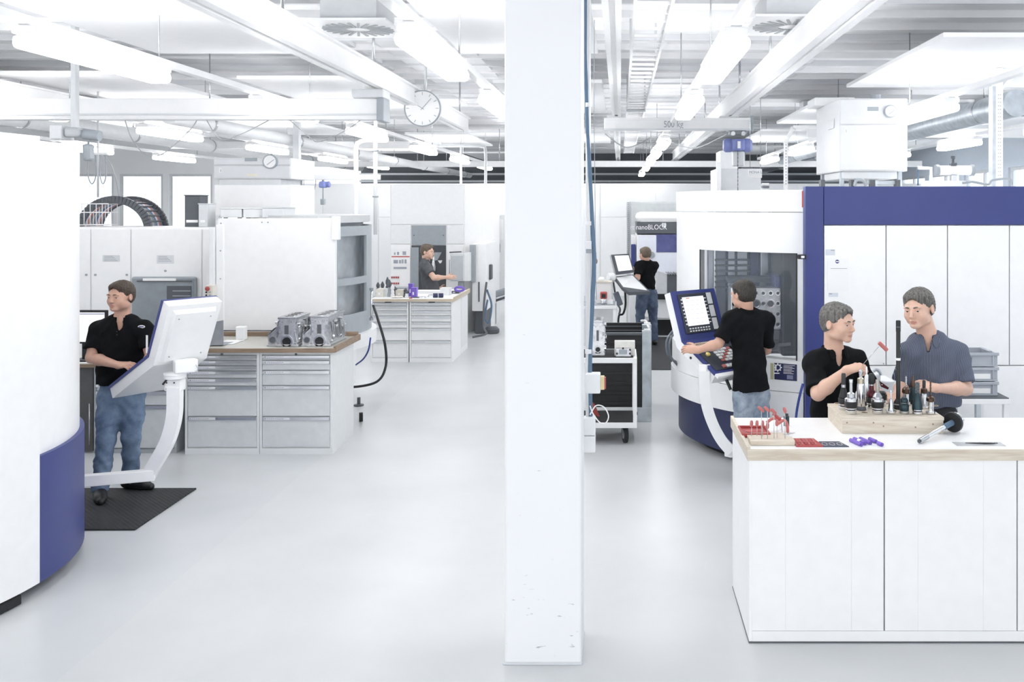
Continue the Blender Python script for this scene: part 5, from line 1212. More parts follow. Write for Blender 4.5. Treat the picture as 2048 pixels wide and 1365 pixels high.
# embroidered badge
sel = svA[(np.abs(svA[:, 2]-PZ(653, 7.8)) < .02) & (svA[:, 1] < 8)]; pxs = sel[:, 0]/sel[:, 1]*FPX+VX; sel = sel[np.abs(pxs-285) < 3]; p = sel[np.argmin(sel[:, 1])]
bd = MB().lathe([(1, 0), (1, .004)], (0, 0, 0), (0, -1, 0), 24); bmesh.ops.scale(bd.bm, vec=(.030, 1, .013), verts=bd.bm.verts); bmesh.ops.translate(bd.bm, vec=p+V(0, -.003, 0), verts=bd.bm.verts)
bdo = bd.build('shirt_badge', PAPER, pA, label='white oval shirt badge')
MB().box(p[0]-.02, p[0]+.02, p[1]-.009, p[1]-.006, p[2]-.004, p[2]+.004).build('badge_bar', BLUE, bdo)
# man at the round machine
J = joints(PX(1500, 8.15), 8.15, (-.45, .89), 1.80)
J.update(head=P(1486, 590, 8.15), neck=P(1492, 622, 8.15), pel=P(1502, 775, 8.18), shl=P(1461, 640, 8.12), shr=P(1533, 641, 8.22), ell=P(1437, 688, 8.06), wrl=P(1396, 701, 8.14), elr=P(1533, 700, 8.36), wrr=P(1500, 712, 8.42),
         knl=P(1490, 890, 8.2), knr=P(1520, 890, 8.22), anl=V(PX(1494, 8.25), 8.25, .085), anr=V(PX(1524, 8.28), 8.28, .085), tol=V(-.1, 1, 0), tor=V(.2, 1, 0))
person('man in black polo and washed jeans with his back turned at the blue screen panel', J, (V(-.62, .76, -.12), None), (-.45, .89), vox=.0052, hs=1.0, hair=HD, trousers=JEANSL, hem=PZ(781, 8.15), build=.97, face_detail=True, sleeve=.75, hands={'l': (V(-.95, .15, .12), V(-.1, -.75, .6), .45), 'r': (V(-.7, .3, -.1), V(0, 0, 1), .5)})
# far man at the tall machine
J = joints(PX(862, 16.9), 16.9, (1, -.12), 1.76)
J.update(head=P(855, 504, 16.9), neck=P(852, 521, 16.9), shr=P(856, 532, 16.7), shl=P(857, 532, 17.06), elr=P(868, 556, 16.62), wrr=P(893, 555, 16.72), ell=P(858, 560, 17.15), wrl=P(878, 578, 17.1), pel=P(864, 590, 16.9))
J['shr'] = P(850, 533, 16.74); J['shl'] = P(853, 533, 17.1)
person('far man in black polo greyed by haze reaching right beside the tall white machine', J, (V(1, -.22, -.08), None), (1, -.2), vox=.0075, hs=1.08, hair=HL, skin=SKIN2, shirt=POLOG, trousers=TROU, hem=PZ(588, 16.9), build=1.12, sleeve=.62, hands={'r': (V(1, 0, .06), V(-.1, -.9, .3), .15), 'l': (V(1, 0, 0), V(0, 1, 0), .2)})
# far man at the terminal
J = joints(PX(1294, 16.3), 16.3, (-.35, .93), 1.74, .014)
J.update(head=P(1290, 509, 16.3), neck=P(1292, 523, 16.3), shl=P(1278, 531, 16.25), shr=P(1309, 532, 16.35), ell=P(1275, 556, 16.15), wrl=P(1262, 570, 16.1), elr=P(1300, 552, 16.75), wrr=P(1272, 538, 16.75), pel=P(1294, 583, 16.3))
person('far man in black polo and dark jeans seen from behind at the lettered machine', J, (V(-.6, .8, -.1), None), (-.35, .93), vox=.0075, hs=1.0, hair=HL, shirt=POLO, trousers=JEANSD, hem=PZ(578, 16.3), build=1.1, sleeve=.72, hands={'l': (V(-.9, .1, -.25), V(0, -.5, .8), .4), 'r': (V(-1, 0, .2), V(0, .5, .8), .4)})
# man with the hex key at the bench
J = joints(PX(1672, 6.4), 6.4, (.3, -.95), 1.76)
J.update(head=P(1676, 646, 6.36), neck=P(1667, 701, 6.42), shr=P(1628, 726, 6.40), shl=P(1712, 722, 6.5), elr=P(1636, 788, 6.22), wrr=P(1694, 741, 6.08), ell=P(1738, 778, 6.42), wrl=P(1765, 792, 6.28), pel=P(1668, 870, 6.45))
pE, svE, AE, CE = person('man in black polo with greying hair holding a red handled hex key', J, (V(.70, -.71, -.06), None), (.3, -.95), vox=.0042, hs=1.05, hair=HG, skin=SKIN2, trousers=JEANSD, hem=.93, build=1.08, sleeve=.82, open_mouth=True, hands={'r': (V(.85, -.25, .30), V(-.25, -.35, .9), .85), 'l': (V(.9, -.35, -.1), V(0, 0, 1), .7)})
# man in the striped shirt
J = joints(PX(1862, 6.5), 6.5, (-.2, -.98), 1.86)
J.update(head=P(1837, 617, 6.44), neck=P(1856, 672, 6.50), shr=P(1818, 706, 6.46), shl=P(1915, 705, 6.54), elr=P(1806, 772, 6.5), wrr=P(1792, 795, 6.25), ell=P(1931, 778, 6.44), wrl=P(1872, 777, 6.22), pel=P(1862, 850, 6.5))
pF, svF, AF, CF = person('man in navy pinstriped short sleeved shirt with grey hair at the bench', J, (V(-.66, -.74, -.13), V(-.12, 0, 1)), (-.3, -.95), vox=.0042, hs=1.07, hair=HG, skin=SKIN2, shirt=STRIPE, trousers=TROU, hem=PZ(808, 6.5), build=1.08, sleeve=.80, button=True, belly=.015, hands={'l': (V(-.93, -.15, .2), V(.2, -.55, .8), .6), 'r': (V(-.35, -.6, -.1), V(-.3, 0, .9), .8)})
POLO.node_tree.nodes['Principled BSDF'].inputs['Specular IOR Level'].default_value = .2
# ---------------------------------------------------------------- drawer cabinets and worktops
LABELM = mat('label_strip_paper', (.72, .73, .76), .5, noise=.02)
CABB = mat('cabinet_pale_grey', (.76, .78, .79), .4, noise=.02)
DRW = mat('drawer_grey_enamel', (.66, .68, .70), .42, noise=.04)
def drawer_cabinet(x0, x1, y0, y1, z1, edges, label, group, body=None, front=None, foot=.07):
    """edges: z of the drawer tops from above down, the last is the bottom edge"""
    t = thing('drawer_cabinet', label, 'drawer cabinet', ((x0+x1)/2, (y0+y1)/2, 0), group)
    body = body or CABB; front = front or DRW
    b = MB().box(x0, x0+.022, y0, y1, 0, z1).box(x1-.022, x1, y0, y1, 0, z1).box(x0+.022, x1-.022, y0+.02, y1, 0, z1).box(x0+.022, x1-.022, y0, y0+.02, 0, edges[-1]-.006).box(x0+.022, x1-.022, y0, y0+.02, edges[0]+.006, z1)
    b.build('carcass', body, t)
    xa, xb = x0+.026, x1-.026
    for k in range(len(edges)-1):
        a, b_ = edges[k], edges[k+1]+.007
        dr = MB().box(xa, xb, y0+.002, y0+.02, b_, a, .002).build('drawer', front, t)
        h = min(.034, (a-b_)*.7)
        pr = [(xa+.002, y0+.002, a), (xa+.002, y0-.016, a-.003), (xa+.002, y0-.02, a-h*.85), (xa+.002, y0-.008, a-h), (xa+.002, y0+.002, a-h)]
        MB().prism(pr, (xb-xa-.004, 0, 0)).build('handle', ALUM, dr)
        if x1 > -10:
            ls = MB(); ls.obox(((xa+.02)+(xb-xa)*.19, y0-.0195, a-h*.45), (1, 0, 0), (0, .99, -.1), (0, .1, .99), (xb-xa)*.19, .0012, h*.34); ls.build('label_strip', LABELM, dr)
            ls = MB()
            ls.obox((xa+.035, y0-.021, a-h*.45), (1, 0, 0), (0, 1, 0), (0, 0, 1), .008, .0008, h*.2)
            for q in range(9): ls.obox((xa+.06+.018*q, y0-.021, a-h*.45), (1, 0, 0), (0, 1, 0), (0, 0, 1), .006, .0006, h*.1)
            ls.build('label_print', TXTG, dr)
    MB().lathe([(.009, 0), (.012, .004), (.008, .008)], ((x0+x1)/2, y0, z1-.02), (0, -1, 0), 14).build('lock', DGREY, t)
    return t
D = 9.21; Z = lambda y: PZ(y, D)
ztc = Z(705)
y1c = 9.94
xL, xM, xR_ = PX(370, D), PX(519, D), PX(665, D)
drawer_cabinet(xL, xM-.002, D, y1c, ztc, [Z(v) for v in (711, 721.5, 732, 742.5, 757.5, 773, 834, 896)], 'grey drawer cabinet with seven drawers next to the curved panel arm', 'grey drawer cabinets')
drawer_cabinet(xM+.002, xR_, D, y1c, ztc, [Z(v) for v in (711, 721.5, 741.5, 772, 834, 896)], 'grey drawer cabinet with five drawers below the engine blocks', 'grey drawer cabinets')
wt = thing('worktop', 'brown edged worktop carrying the two engine blocks', 'worktop', ((xL+xR_)/2, D+.35, ztc))
zw = ztc+.04
MB().box(xL-.1, xR_+.03, D-.03, 10.08, ztc, zw-.002, .003).build('board', mat('grey_linoleum', (.55, .54, .5), .3, noise=.04), wt)
MB().box(xL-.1, xR_+.032, D-.034, D-.01, ztc-.001, zw, .002).build('front_edge', BROWNW, wt)
MB().box(xR_+.012, xR_+.036, D-.01, 10.08, ztc-.001, zw+.018, .002).build('side_edge', BROWNW, wt)
MB().box(xL-.1, xR_+.012, 10.055, 10.08, zw, zw+.045, .002).build('back_rail', BROWNW, wt)
MB().tube([(xL, 10.04, zw+.06), (xR_-.5, 10.04, zw+.06)], .006, 8).build('rail_rod', DGREY, wt)
# engine blocks
def engine(x, y, z, w_, dp, h, label, name='engine_block', seed=1, grp='engine blocks', tall=False):
    rnd = random.Random(seed)
    t = thing(name, label, 'engine block', (x+w_/2, y+dp/2, z), grp)
    MB().prism([(x, y, z+.02), (x+w_*.12, y, z+h*.45), (x+w_*.1, y, z+h*.93), (x+w_*.9, y, z+h*.93), (x+w_*.88, y, z+h*.45), (x+w_, y, z+.02)], (0, dp, 0)).build('crankcase', ALU, t)
    MB().box(x+w_*.06, x+w_*.94, y-.008, y+dp+.008, z+h*.93, z+h, .004).build('deck_face', STEEL, t)
    MB().box(x-.012, x+w_+.012, y-.012, y+dp+.01, z, z+.024, .004).build('sump_flange', ALU, t)
    bs = MB()
    for k in range(4):
        cy_ = y+dp*(.15+.235*k); bs.lathe([(w_*.3, 0), (w_*.3, .003), (w_*.24, .003), (w_*.24, -.002)], (x+w_*.5, cy_, z+h), (0, 0, 1), 18, ring=True)
    bs.build('bore_rim', CHROME, t)
    for k in range(4): MB().lathe([(w_*.24, 0), (w_*.24, .0015)], (x+w_*.5, y+dp*(.15+.235*k), z+h), (0, 0, 1), 18).build('bore', BLACK, t)
    # front face features
    MB().lathe([(w_*.21, 0), (w_*.21, .006)], (x+w_*.5, y-.001, z+h*.17), (0, -1, 0), 20).build('crank_bore', BLACK, t)
    MB().box(x+w_*.29, x+w_*.71, y-.008, y, z+.003, z+h*.17, .002).build('crank_notch', BLACK, t)
    MB().lathe([(w_*.21, 0), (w_*.28, 0), (w_*.28, .012), (w_*.21, .012), (w_*.21, 0)], (x+w_*.5, y, z+h*.18), (0, -1, 0), 20, ring=True).build('bearing_rim', STEEL, t)
    MB().box(x+w_*.38, x+w_*.58, y-.003, y, z+h*.42, z+h*.72, .015).build('water_port', DGREY, t)
    for q in ((.14, .86), (.86, .86), (.16, .5), (.84, .5), (.1, .1), (.9, .1), (.3, .83), (.7, .83)):
        MB().lathe([(.010, 0), (.010, .008), (.005, .008), (.005, .003)], (x+w_*q[0], y, z+h*q[1]), (0, -1, 0), 10).build('bolt_boss', STEEL, t)
    # ribs on the right and left flanks
    for sd in (1, -1):
        for k in range(13):
            yy_ = y+dp*(.04+.077*k); z0 = z+h*rnd.uniform(.05, .2); z1 = z+h*rnd.uniform(.6, .9); tilt = rnd.uniform(-.05, .05)
            xa = x+(w_ if sd > 0 else 0)-sd*w_*.1
            MB().prism([(xa-sd*.02, yy_, z0), (xa+sd*w_*.14, yy_, z0+.02), (xa+sd*rnd.uniform(.01, .03), yy_+tilt, z1), (xa-sd*.02, yy_+tilt, z1)], (0, dp*.022, 0)).build('rib', ALU, t)
        for k in range(11):
            c = (x+(w_ if sd > 0 else 0)-sd*w_*.07, y+dp*rnd.uniform(.05, .95), z+h*rnd.uniform(.12, .85)); r_ = rnd.uniform(.008, .02)
            MB().lathe([(r_, 0), (r_, .03), (r_*.6, .032), (r_*.6, .02)], c, (sd, rnd.uniform(-.3, .3), rnd.uniform(-.3, .3)), 12).build('boss', CHROME if k % 2 else ALU, t)
    return t
zb = zw
engine(PX(553, 9.3), 9.3, zb, .205, .42, .29, 'left of the two engine blocks on the brown edged worktop', seed=3)
engine(PX(617, 9.3), 9.32, zb, .205, .52, .30, 'right of the two engine blocks on the brown edged worktop', seed=9)
for (x, lb, s_) in ((PX(536, 9.34), 'left cast bracket leaning at the foot of the left engine block', 4), (PX(606, 9.36), 'cast bracket standing between the two engine blocks', 5)):
    t = thing('cast_bracket', lb, 'bracket', (x+.05, 9.4, zb), 'cast brackets')
    MB().prism([(x, 9.34, zb), (x+.085, 9.34, zb), (x+.085, 9.34, zb+.19), (x+.06, 9.34, zb+.175), (x, 9.34, zb+.11)], (0, .012, 0)).build('web', ALU, t)
    MB().box(x-.01, x+.085, 9.33, 9.44, zb, zb+.012, .002).build('foot_plate', ALU, t)
    MB().obox((x+.04, 9.39, zb+.15), (.75, 0, .66), (0, 1, 0), (-.66, 0, .75), .055, .05, .006).build('top_flange', ALU, t)
    MB().lathe([(.028, 0), (.034, 0), (.034, .006), (.028, .006), (.028, 0)], (x+.045, 9.34, zb+.06), (0, -1, 0), 18, ring=True).build('hole_rim', STEEL, t)
    MB().lathe([(.027, 0), (.027, .002)], (x+.045, 9.34, zb+.06), (0, -1, 0), 18).build('hole', DGREY, t)
t = thing('sheet_stand', 'grey steel sheet standing on the worktop beside the control panel', 'metal sheet', (PX(432, 9.35), 9.5, zb))
MB().prism([(PX(405, 9.35), 9.35, zb), (PX(446, 9.35), 9.35, zb), (PX(446, 9.35), 9.35, PZ(641, 9.35)), (PX(425, 9.35), 9.35, PZ(645, 9.35))], (0, .015, 0)).build('sheet', mat('grey_galvanised_sheet', (.36, .38, .41), .4, .3, noise=.1), t)
MB().box(PX(405, 9.35), PX(446, 9.35), 9.35, 9.6, zb, zb+.006).build('foot', MGREY, t)
t = thing('foam_block', 'small white block standing on the worktop left of the engine blocks', 'block', (PX(480, 9.75), 9.75, zb))
MB().box(PX(471, 9.75), PX(489, 9.75), 9.75, 9.83, zb, PZ(654, 9.75), .008).build('block', PAPER, t)
MB().box(PX(471, 9.75)+.004, PX(489, 9.75)-.004, 9.745, 9.75, zb+.01, PZ(654, 9.75)-.01, .004).build('front_face', OFFW, t)
MB().box(PX(432, 9.5), PX(470, 9.5), 9.45, 9.75, zb, zb+.003).build('paper_sheet', PAPER, label='loose white sheet lying at the left end of the brown edged worktop', cat='paper')

# cabinet and desk behind the arm
D = 9.25
dk = thing('desk', 'low wooden edged desk with grey side behind the left man', 'desk', (PX(230, D), D+.35, 0))
zd = PZ(735, D)
MB().box(PX(100, D), PX(353, D), D-.03, D+.75, zd, zd+.035, .003).build('desk_top', BROWNW, dk)
MB().box(PX(101, D), PX(352, D), D-.028, D+.748, zd+.035, zd+.037).build('top_sheet', mat('grey_linoleum', (.55, .54, .5), .3), dk)
MB().box(PX(158, D), PX(186, D), D, D+.02, .02, zd, .002).build('front_board', mat('grey_brown_board', (.10, .10, .10), .5, noise=.08), dk)
MB().box(PX(100, D), PX(104, D), D, D+.7, 0, zd, .002).build('side_board', MGREY, dk)
MB().tube([(PX(181, D), D-.02, zd-.35), (PX(181, D), D-.02, zd-.75)], .006, 8).build('pull_bar', STEEL, dk)
Zd = lambda y: PZ(y, D)
drawer_cabinet(PX(188, D), PX(353, D), D, D+.73, zd-.001, [Zd(v) for v in (742, 757, 768, 783, 812, 898)], 'grey drawer cabinet standing under the desk behind the left man', 'grey drawer cabinets', body=mat('mid_light_grey_enamel', (.42, .45, .47), .42))
t = thing('monitor', 'black framed monitor with lit white screen left of the man', 'monitor', (PX(185, 9.4), 9.45, zd+.037))
MB().box(PX(120, 9.4), PX(213, 9.4), 9.4, 9.44, PZ(688, 9.4), PZ(621, 9.4), .006).build('frame', BLACK, t)
MB().box(PX(124, 9.4), PX(209, 9.4), 9.396, 9.4, PZ(684, 9.4), PZ(625.5, 9.4)).build('display', SCREEN, t)
MB().box(PX(124, 9.4), PX(209, 9.4), 9.394, 9.396, PZ(629, 9.4), PZ(627.5, 9.4)).build('screen_bar', BLUE, t)
MB().box(PX(160, 9.4), PX(176, 9.4), 9.43, 9.46, zd+.037, PZ(680, 9.4), .006).build('stand', BLACK, t)
MB().box(PX(148, 9.4), PX(188, 9.4), 9.38, 9.56, zd+.037, zd+.05, .006).build('base', BLACK, t)
t = thing('keyboard', 'black keyboard lying on the desk left of the man', 'keyboard', (PX(170, 9.3), 9.3, zd+.037))
MB().box(PX(140, 9.3), PX(195, 9.3), 9.3, 9.36, zd+.038, zd+.055, .004).build('case', BLACK, t)
for k in range(12): MB().box(PX(142+4.3*k, 9.3), PX(145+4.3*k, 9.3), 9.305, 9.355, zd+.055, zd+.060).build('key_row', DGREY, t)
MB().box(PX(150, D), PX(190, D), D-.0, D+.04, zd+.038, zd+.044).build('paper_stack', PAPER, label='white papers at the front edge of the desk', cat='paper')

# ---- second bench further back
D = 14.6; Z = lambda y: PZ(y, D); zt2 = Z(603)
drawer_cabinet(PX(742, D), PX(817, D), D, D+.75, zt2, [Z(v) for v in (606, 612.5, 622, 632, 644.5, 657, 682, 716)], 'white drawer cabinet of the far bench, left one beside the grey curved door', 'white drawer cabinets of the far bench', body=WHITE, front=CREAM)
drawer_cabinet(PX(819, D), PX(905, D), D, D+.75, zt2, [Z(v) for v in (606, 612.5, 622, 632, 644.5, 657, 682, 716)], 'white drawer cabinet of the far bench, right one below the purple boxes', 'white drawer cabinets of the far bench', body=WHITE, front=CREAM)
wt = thing('worktop', 'wood edged white worktop of the far bench crowded with tools', 'worktop', (PX(825, D), 15.1, zt2))
X0, X1 = PX(738, D), PX(907, D); zw2 = zt2+.035
MB().box(X0, X1, D-.03, 16.1, zt2, zw2, .003).build('board', PAPER, wt)
MB().box(X0, X1+.01, D-.045, D-.03, zt2-.002, zw2+.004, .002).build('front_edge', BEECH, wt)
MB().box(X1, X1+.02, D-.03, 16.1, zt2-.002, zw2+.03, .002).build('side_edge', BEECH, wt)
for px in (776, 863):
    MB().box(PX(px-6, D), PX(px+7, D), D-.012, D, zt2-.035, zt2-.008, .003).build('lock_plate', DGREY, wt)
bb = thing('bench_panel', 'white rear cabinet half below the far worktop', 'cabinet', ((X0+X1)/2, 15.7, 0))
MB().box(PX(742, D), PX(905, D), 15.37, 16.05, 0, zt2-.001, .004).build('carcass', WHITE, bb)
MB().box(PX(905, D)-.001, PX(905, D)+.006, 15.4, 16.02, .1, zt2-.03, .002).build('side_skin', OFFW, bb)
def lump(name, m_, label, cat, px0, px1, D_, y0, y1, dp, grp=None, lid=None, bev=.004):
    x0, x1 = PX(px0, D_), PX(px1, D_); z1 = PZ(y0, D_)
    t = thing(name, label, cat, ((x0+x1)/2, D_+dp/2, zw2), grp)
    MB().box(x0, x1, D_, D_+dp, zw2, z1, bev).build('body', m_, t)
    MB().box(x0-.004, x1+.004, D_-.004, D_+dp+.004, z1, z1+.008, .002).build('lid', lid or m_, t)
    MB().box(x0+(x1-x0)*.3, x0+(x1-x0)*.55, D_-.005, D_, zw2+(z1-zw2)*.3, zw2+(z1-zw2)*.6).build('label_patch', PAPER, t)
    return t
lump('tool_box', PURPLE, 'taller purple box on the far bench', 'box', 816.5, 825, 15.0, 569, 590, .12, 'purple boxes')
lump('tool_box', PURPLE, 'shorter purple box in front of the taller purple box', 'box', 822, 832.5, 14.8, 577, 592, .12, 'purple boxes')
lump('carton', mat('cream_plastic', (.75, .72, .66), .5), 'cream bin at the left end of the far bench', 'box', 752, 767, 14.9, 580, 594, .2, 'pale boxes')
lump('carton', OFFW, 'pale bin beside the cream bin on the far bench', 'box', 768, 777, 14.95, 579, 592, .15, 'pale boxes')
lump('carton', mat('beige_lid', (.7, .66, .58), .6), 'beige carton left of the purple boxes', 'box', 791, 807, 14.95, 582, 592, .2, 'pale boxes')
lump('carton', PAPER, 'long white carton behind the loose tools on the far bench', 'box', 833, 879, 15.5, 583, 590, .2, 'pale boxes')
lump('carton', OFFW, 'light grey carton at the right of the far bench', 'box', 880, 899, 15.2, 578, 594, .2, 'pale boxes')
lump('device', DGREY, 'dark measuring device at the right end of the far bench', 'device', 900.5, 918, 15.5, 582, 592, .2, None, lid=PAPER)
lump('device', MGREY, 'grey flat case behind the beige carton', 'case', 791, 815, 15.6, 577, 583, .2, None)
t = thing('tape_roll', 'purple tape roll leaning on the dark measuring device', 'tape roll', (PX(919, 15.5), 15.5, PZ(580, 15.5)))
MB().tube([(PX(919, 15.45)+.07*math.cos(a), 15.45, PZ(578, 15.5)+.03*math.sin(a)) for a in np.linspace(0, 2*math.pi, 20)], .022, 8).build('roll', PURPLE, t)
MB().tube([(PX(919, 15.45)+.05*math.cos(a), 15.445, PZ(578, 15.5)+.016*math.sin(a)) for a in np.linspace(0, 2*math.pi, 20)], .008, 8).build('core', PAPER, t)
for k, (px, D_, m_, lb, h) in enumerate(((756, 15.3, DGREY, 'dark pointed chuck tool at the left end of the far bench', .2), (765, 15.2, MGREY, 'round headed grey tool on the far bench left', .22), (775, 15.1, DGREY, 'tall dark tool holder on the far bench', .30), (779, 14.95, MGREY, 'tall grey tool holder right of the tall dark one', .27), (785, 14.9, OFFW, 'pale slim bottle on the far bench', .2), (790, 15, STEEL, 'steel tool holder below the red clips', .16), (811, 14.9, DGREY, 'dark small bottle just left of the purple boxes', .14), (814, 14.85, PAPER, 'white small bottle just left of the purple boxes', .11))):
    x = PX(px, D_); t = thing('tool_holder' if 'bottle' not in lb else 'bottle', lb, 'tool' if 'bottle' not in lb else 'bottle', (x, D_, zw2), 'upright tools on the far bench')
    MB().lathe([(.034, 0), (.034, h*.2), (.024, h*.25), (.028, h*.5), (.02, h*.55)], (x, D_, zw2), (0, 0, 1), 16).build('body', m_, t)
    MB().lathe([(.018, 0), (.03, h*.12), (.03, h*.25), (.012, h*.4), (.008, h*.45)], (x, D_, zw2+h*.55), (0, 0, 1), 14).build('head', DGREY if k % 2 else m_, t)
for k, (px, px2, D_, m_, lb) in enumerate(((826, 842, 14.75, DGREY, 'dark flat tool lying before the purple boxes'), (838, 847, 14.7, PAPER, 'white leaflet lying near the front edge of the far bench'), (818, 824, 14.66, RED, 'small red piece at the front edge of the far bench'), (856, 862, 14.9, STEEL, 'curved steel clamp lying in the middle of the far bench'), (866, 875, 14.8, NAVY, 'dark blue roll lying on the far bench'), (877, 886, 14.8, NAVY, 'dark blue roll at the right on the far bench'), (783, 800, 14.75, mat('cream_plastic', (.75, .72, .66), .5), 'cream cloth heap at the left front of the far bench'))):
    t = thing('hand_tool' if k in (0, 3) else ('leaflet' if k == 1 else ('cloth' if k == 6 else 'roll' if k > 3 else 'clip')), lb, 'tool' if k in (0, 3) else ('paper' if k == 1 else ('cloth' if k == 6 else 'roll' if k > 3 else 'clip')), (PX(px, D_), D_, zw2))
    x0, x1 = PX(px, D_), PX(px2, D_)
    if k in (4, 5):
        MB().tube([(x0, D_, zw2+.035), (x1, D_+.02, zw2+.035)], .035, 14).build('roll_body', m_, t); MB().tube([(x0-.004, D_, zw2+.035), (x0+.01, D_, zw2+.035)], .018, 10).build('roll_core', PAPER, t)
    elif k == 3: MB().tube(bez([(x0, D_, zw2+.012), (x0+.02, D_+.05, zw2+.03), (x1, D_+.2, zw2+.012)], 12), .012, 8).build('clamp', m_, t)
    elif k == 6:
        for q in range(4): MB().ball((x0+.03+q*.035, D_+.05*(q % 2), zw2+.014), .035, 12, (1, 1.4, .4)).build('fold', m_, t)
    else:
        MB().box(x0, x1, D_, D_+.06, zw2, zw2+.014, .004).build('body', m_, t)
        if k == 0: MB().tube([(x1, D_+.03, zw2+.012), (x1+.06, D_+.05, zw2+.012)], .01, 8).build('shank', STEEL, t)

# ---- trolley right of the column
D = 9.55
t = thing('trolley', 'white framed trolley with dark shelves on a black caster', 'trolley', (PX(1215, D), D+.3, 0))
zt_ = PZ(717, D); x1 = PX(1274, D); x0 = x1-.82; y1 = D+.62
for z in (zt_-.05, PZ(857, D)):
    MB().box(x0, x1, D, D+.035, z, z+.05, .003).box(x0, x1, y1-.035, y1, z, z+.05, .003).box(x0, x0+.035, D+.035, y1-.035, z, z+.05).box(x1-.035, x1, D+.035, y1-.035, z, z+.05).build('shelf_frame', OFFW, t)
    MB().box(x0+.036, x1-.036, D+.036, y1-.036, z+.03, z+.052).build('rubber_shelf', RUBBER, t)
for x in (x0, x1-.04):
    for y in (D, y1-.04): MB().box(x, x+.04, y, y+.04, PZ(857, D)+.05, zt_-.05, .003).build('upright', OFFW, t)
zc = PZ(857, D)
for x, y in ((x1-.12, D+.12), (x0+.1, D+.12), (x1-.12, y1-.12), (x0+.1, y1-.12)):
    MB().lathe([(.06, -.02), (.088, -.018), (.09, 0), (.088, .018), (.06, .02)], (x, y, .09), (.97, .22, 0), 28).build('caster_wheel', RUBBER, t)
    MB().lathe([(.03, -.022), (.05, -.022), (.05, .022), (.03, .022)], (x, y, .09), (.97, .22, 0), 18).build('wheel_hub', MGREY, t)
    for s_ in (-1, 1): MB().prism([(x+s_*.03-.0, y-.045, zc), (x+s_*.03, y+.045, zc), (x+s_*.03, y+.015, .08), (x+s_*.03, y-.015, .08)], (.004, 0, 0)).build('caster_fork', GALV, t)
    MB().box(x-.05, x+.05, y-.06, y+.06, zc-.006, zc).build('caster_plate', GALV, t)
zs = zt_+.002
t = engine(PX(1184, 9.7), 9.7, zs, .12, .3, .36, 'upright engine block on the trolley close to the column', seed=21)
t = thing('machined_part', 'pale machined block with grey step on the trolley', 'machined block', (PX(1250, D), D+.12, zs))
MB().box(PX(1229, D+.15), PX(1270, D+.15), D+.15, D+.24, zs, PZ(683, D+.15), .003).build('rear_plate', mat('bright_machined', (.75, .74, .70), .4, .3, noise=.1), t)
MB().box(PX(1231, D+.06), PX(1262, D+.06), D+.06, D+.15, zs, PZ(698, D+.06), .006).build('front_block', STEEL, t)
MB().box(PX(1238, D+.05), PX(1254, D+.05), D+.05, D+.06, zs+.03, PZ(700, D+.05), .003).build('slot_block', MGREY, t)
for px, py in ((1234, 708), (1260, 708), (1260, 700), (1246, 697)): MB().lathe([(.010, 0), (.010, .003)], P(px, py, D+.05), (0, -1, 0), 12).build('hole', BLACK, t)
t = thing('cloth', 'crumpled red cloth on the lower trolley shelf', 'cloth', (PX(1195, 9.9), 9.9, zc+.05))
MB().prism([P(1186, 848, 9.9), P(1203, 846, 9.9), P(1190, 812, 9.9), P(1185, 806, 9.9)], (0, .05, 0)).build('fold', RED, t)
MB().prism([P(1186, 848, 9.85), P(1208, 847, 9.85), P(1196, 828, 9.85)], (0, .04, 0)).build('fold', RED, t)
# black ribbed crate and galvanised container behind it
D = 10.6
t = thing('pallet_container', 'galvanised container with black ribbed walls behind the trolley', 'container', (PX(1250, D), D+.4, 0))
MB().box(PX(1180, D), PX(1284, D), D, D+.03, .16, PZ(667, D), .004).build('black_wall', BLACK, t)
for k in range(9): MB().box(PX(1180, D), PX(1284, D), D-.014, D, PZ(690+k*20, D), PZ(684+k*20, D), .004).build('wall_rib', BLACK, t)
MB().box(PX(1180, D), PX(1287, D), D-.016, D+.04, PZ(671, D), PZ(666, D), .004).build('top_rim', DGREY, t)
MB().box(PX(1284, D), PX(1303, D), D-.02, D+.06, .0, PZ(662, D), .005).build('corner_post', GALV, t)
MB().box(PX(1287, D), PX(1302, D), D+.06, D+.9, .16, PZ(700, D)).build('side_wall', GALV, t)
MB().box(PX(1284, D+.9), PX(1303, D+.9), D+.9, D+.98, .0, PZ(650, D+.9), .005).build('corner_post', GALV, t)
MB().box(PX(1275, D), PX(1303, D), D-.03, D+.0, .0, .16, .004).build('foot_rail', GALV, t)
MB().box(PX(1180, D+.9), PX(1284, D+.9), D+.9, D+.93, .16, PZ(646, D+.9), .004).build('black_wall', BLACK, t)
for py in (652, 660, 672): MB().box(PX(1180, D+.9), PX(1284, D+.9), D+.885, D+.9, PZ(py+2, D+.9), PZ(py, D+.9), .003).build('wall_rib', DGREY, t)
MB().tube([P(1283, 642, D+.9), P(1291, 642, D+.6), P(1299, 657, D+.1)], .015, 8).build('corner_bar', OFFW, t)
for py in (646, 659): MB().box(PX(1288, D), PX(1301, D), D-.01, D+.05, PZ(py+3, D), PZ(py, D), .002).build('clip', OFFW, t)
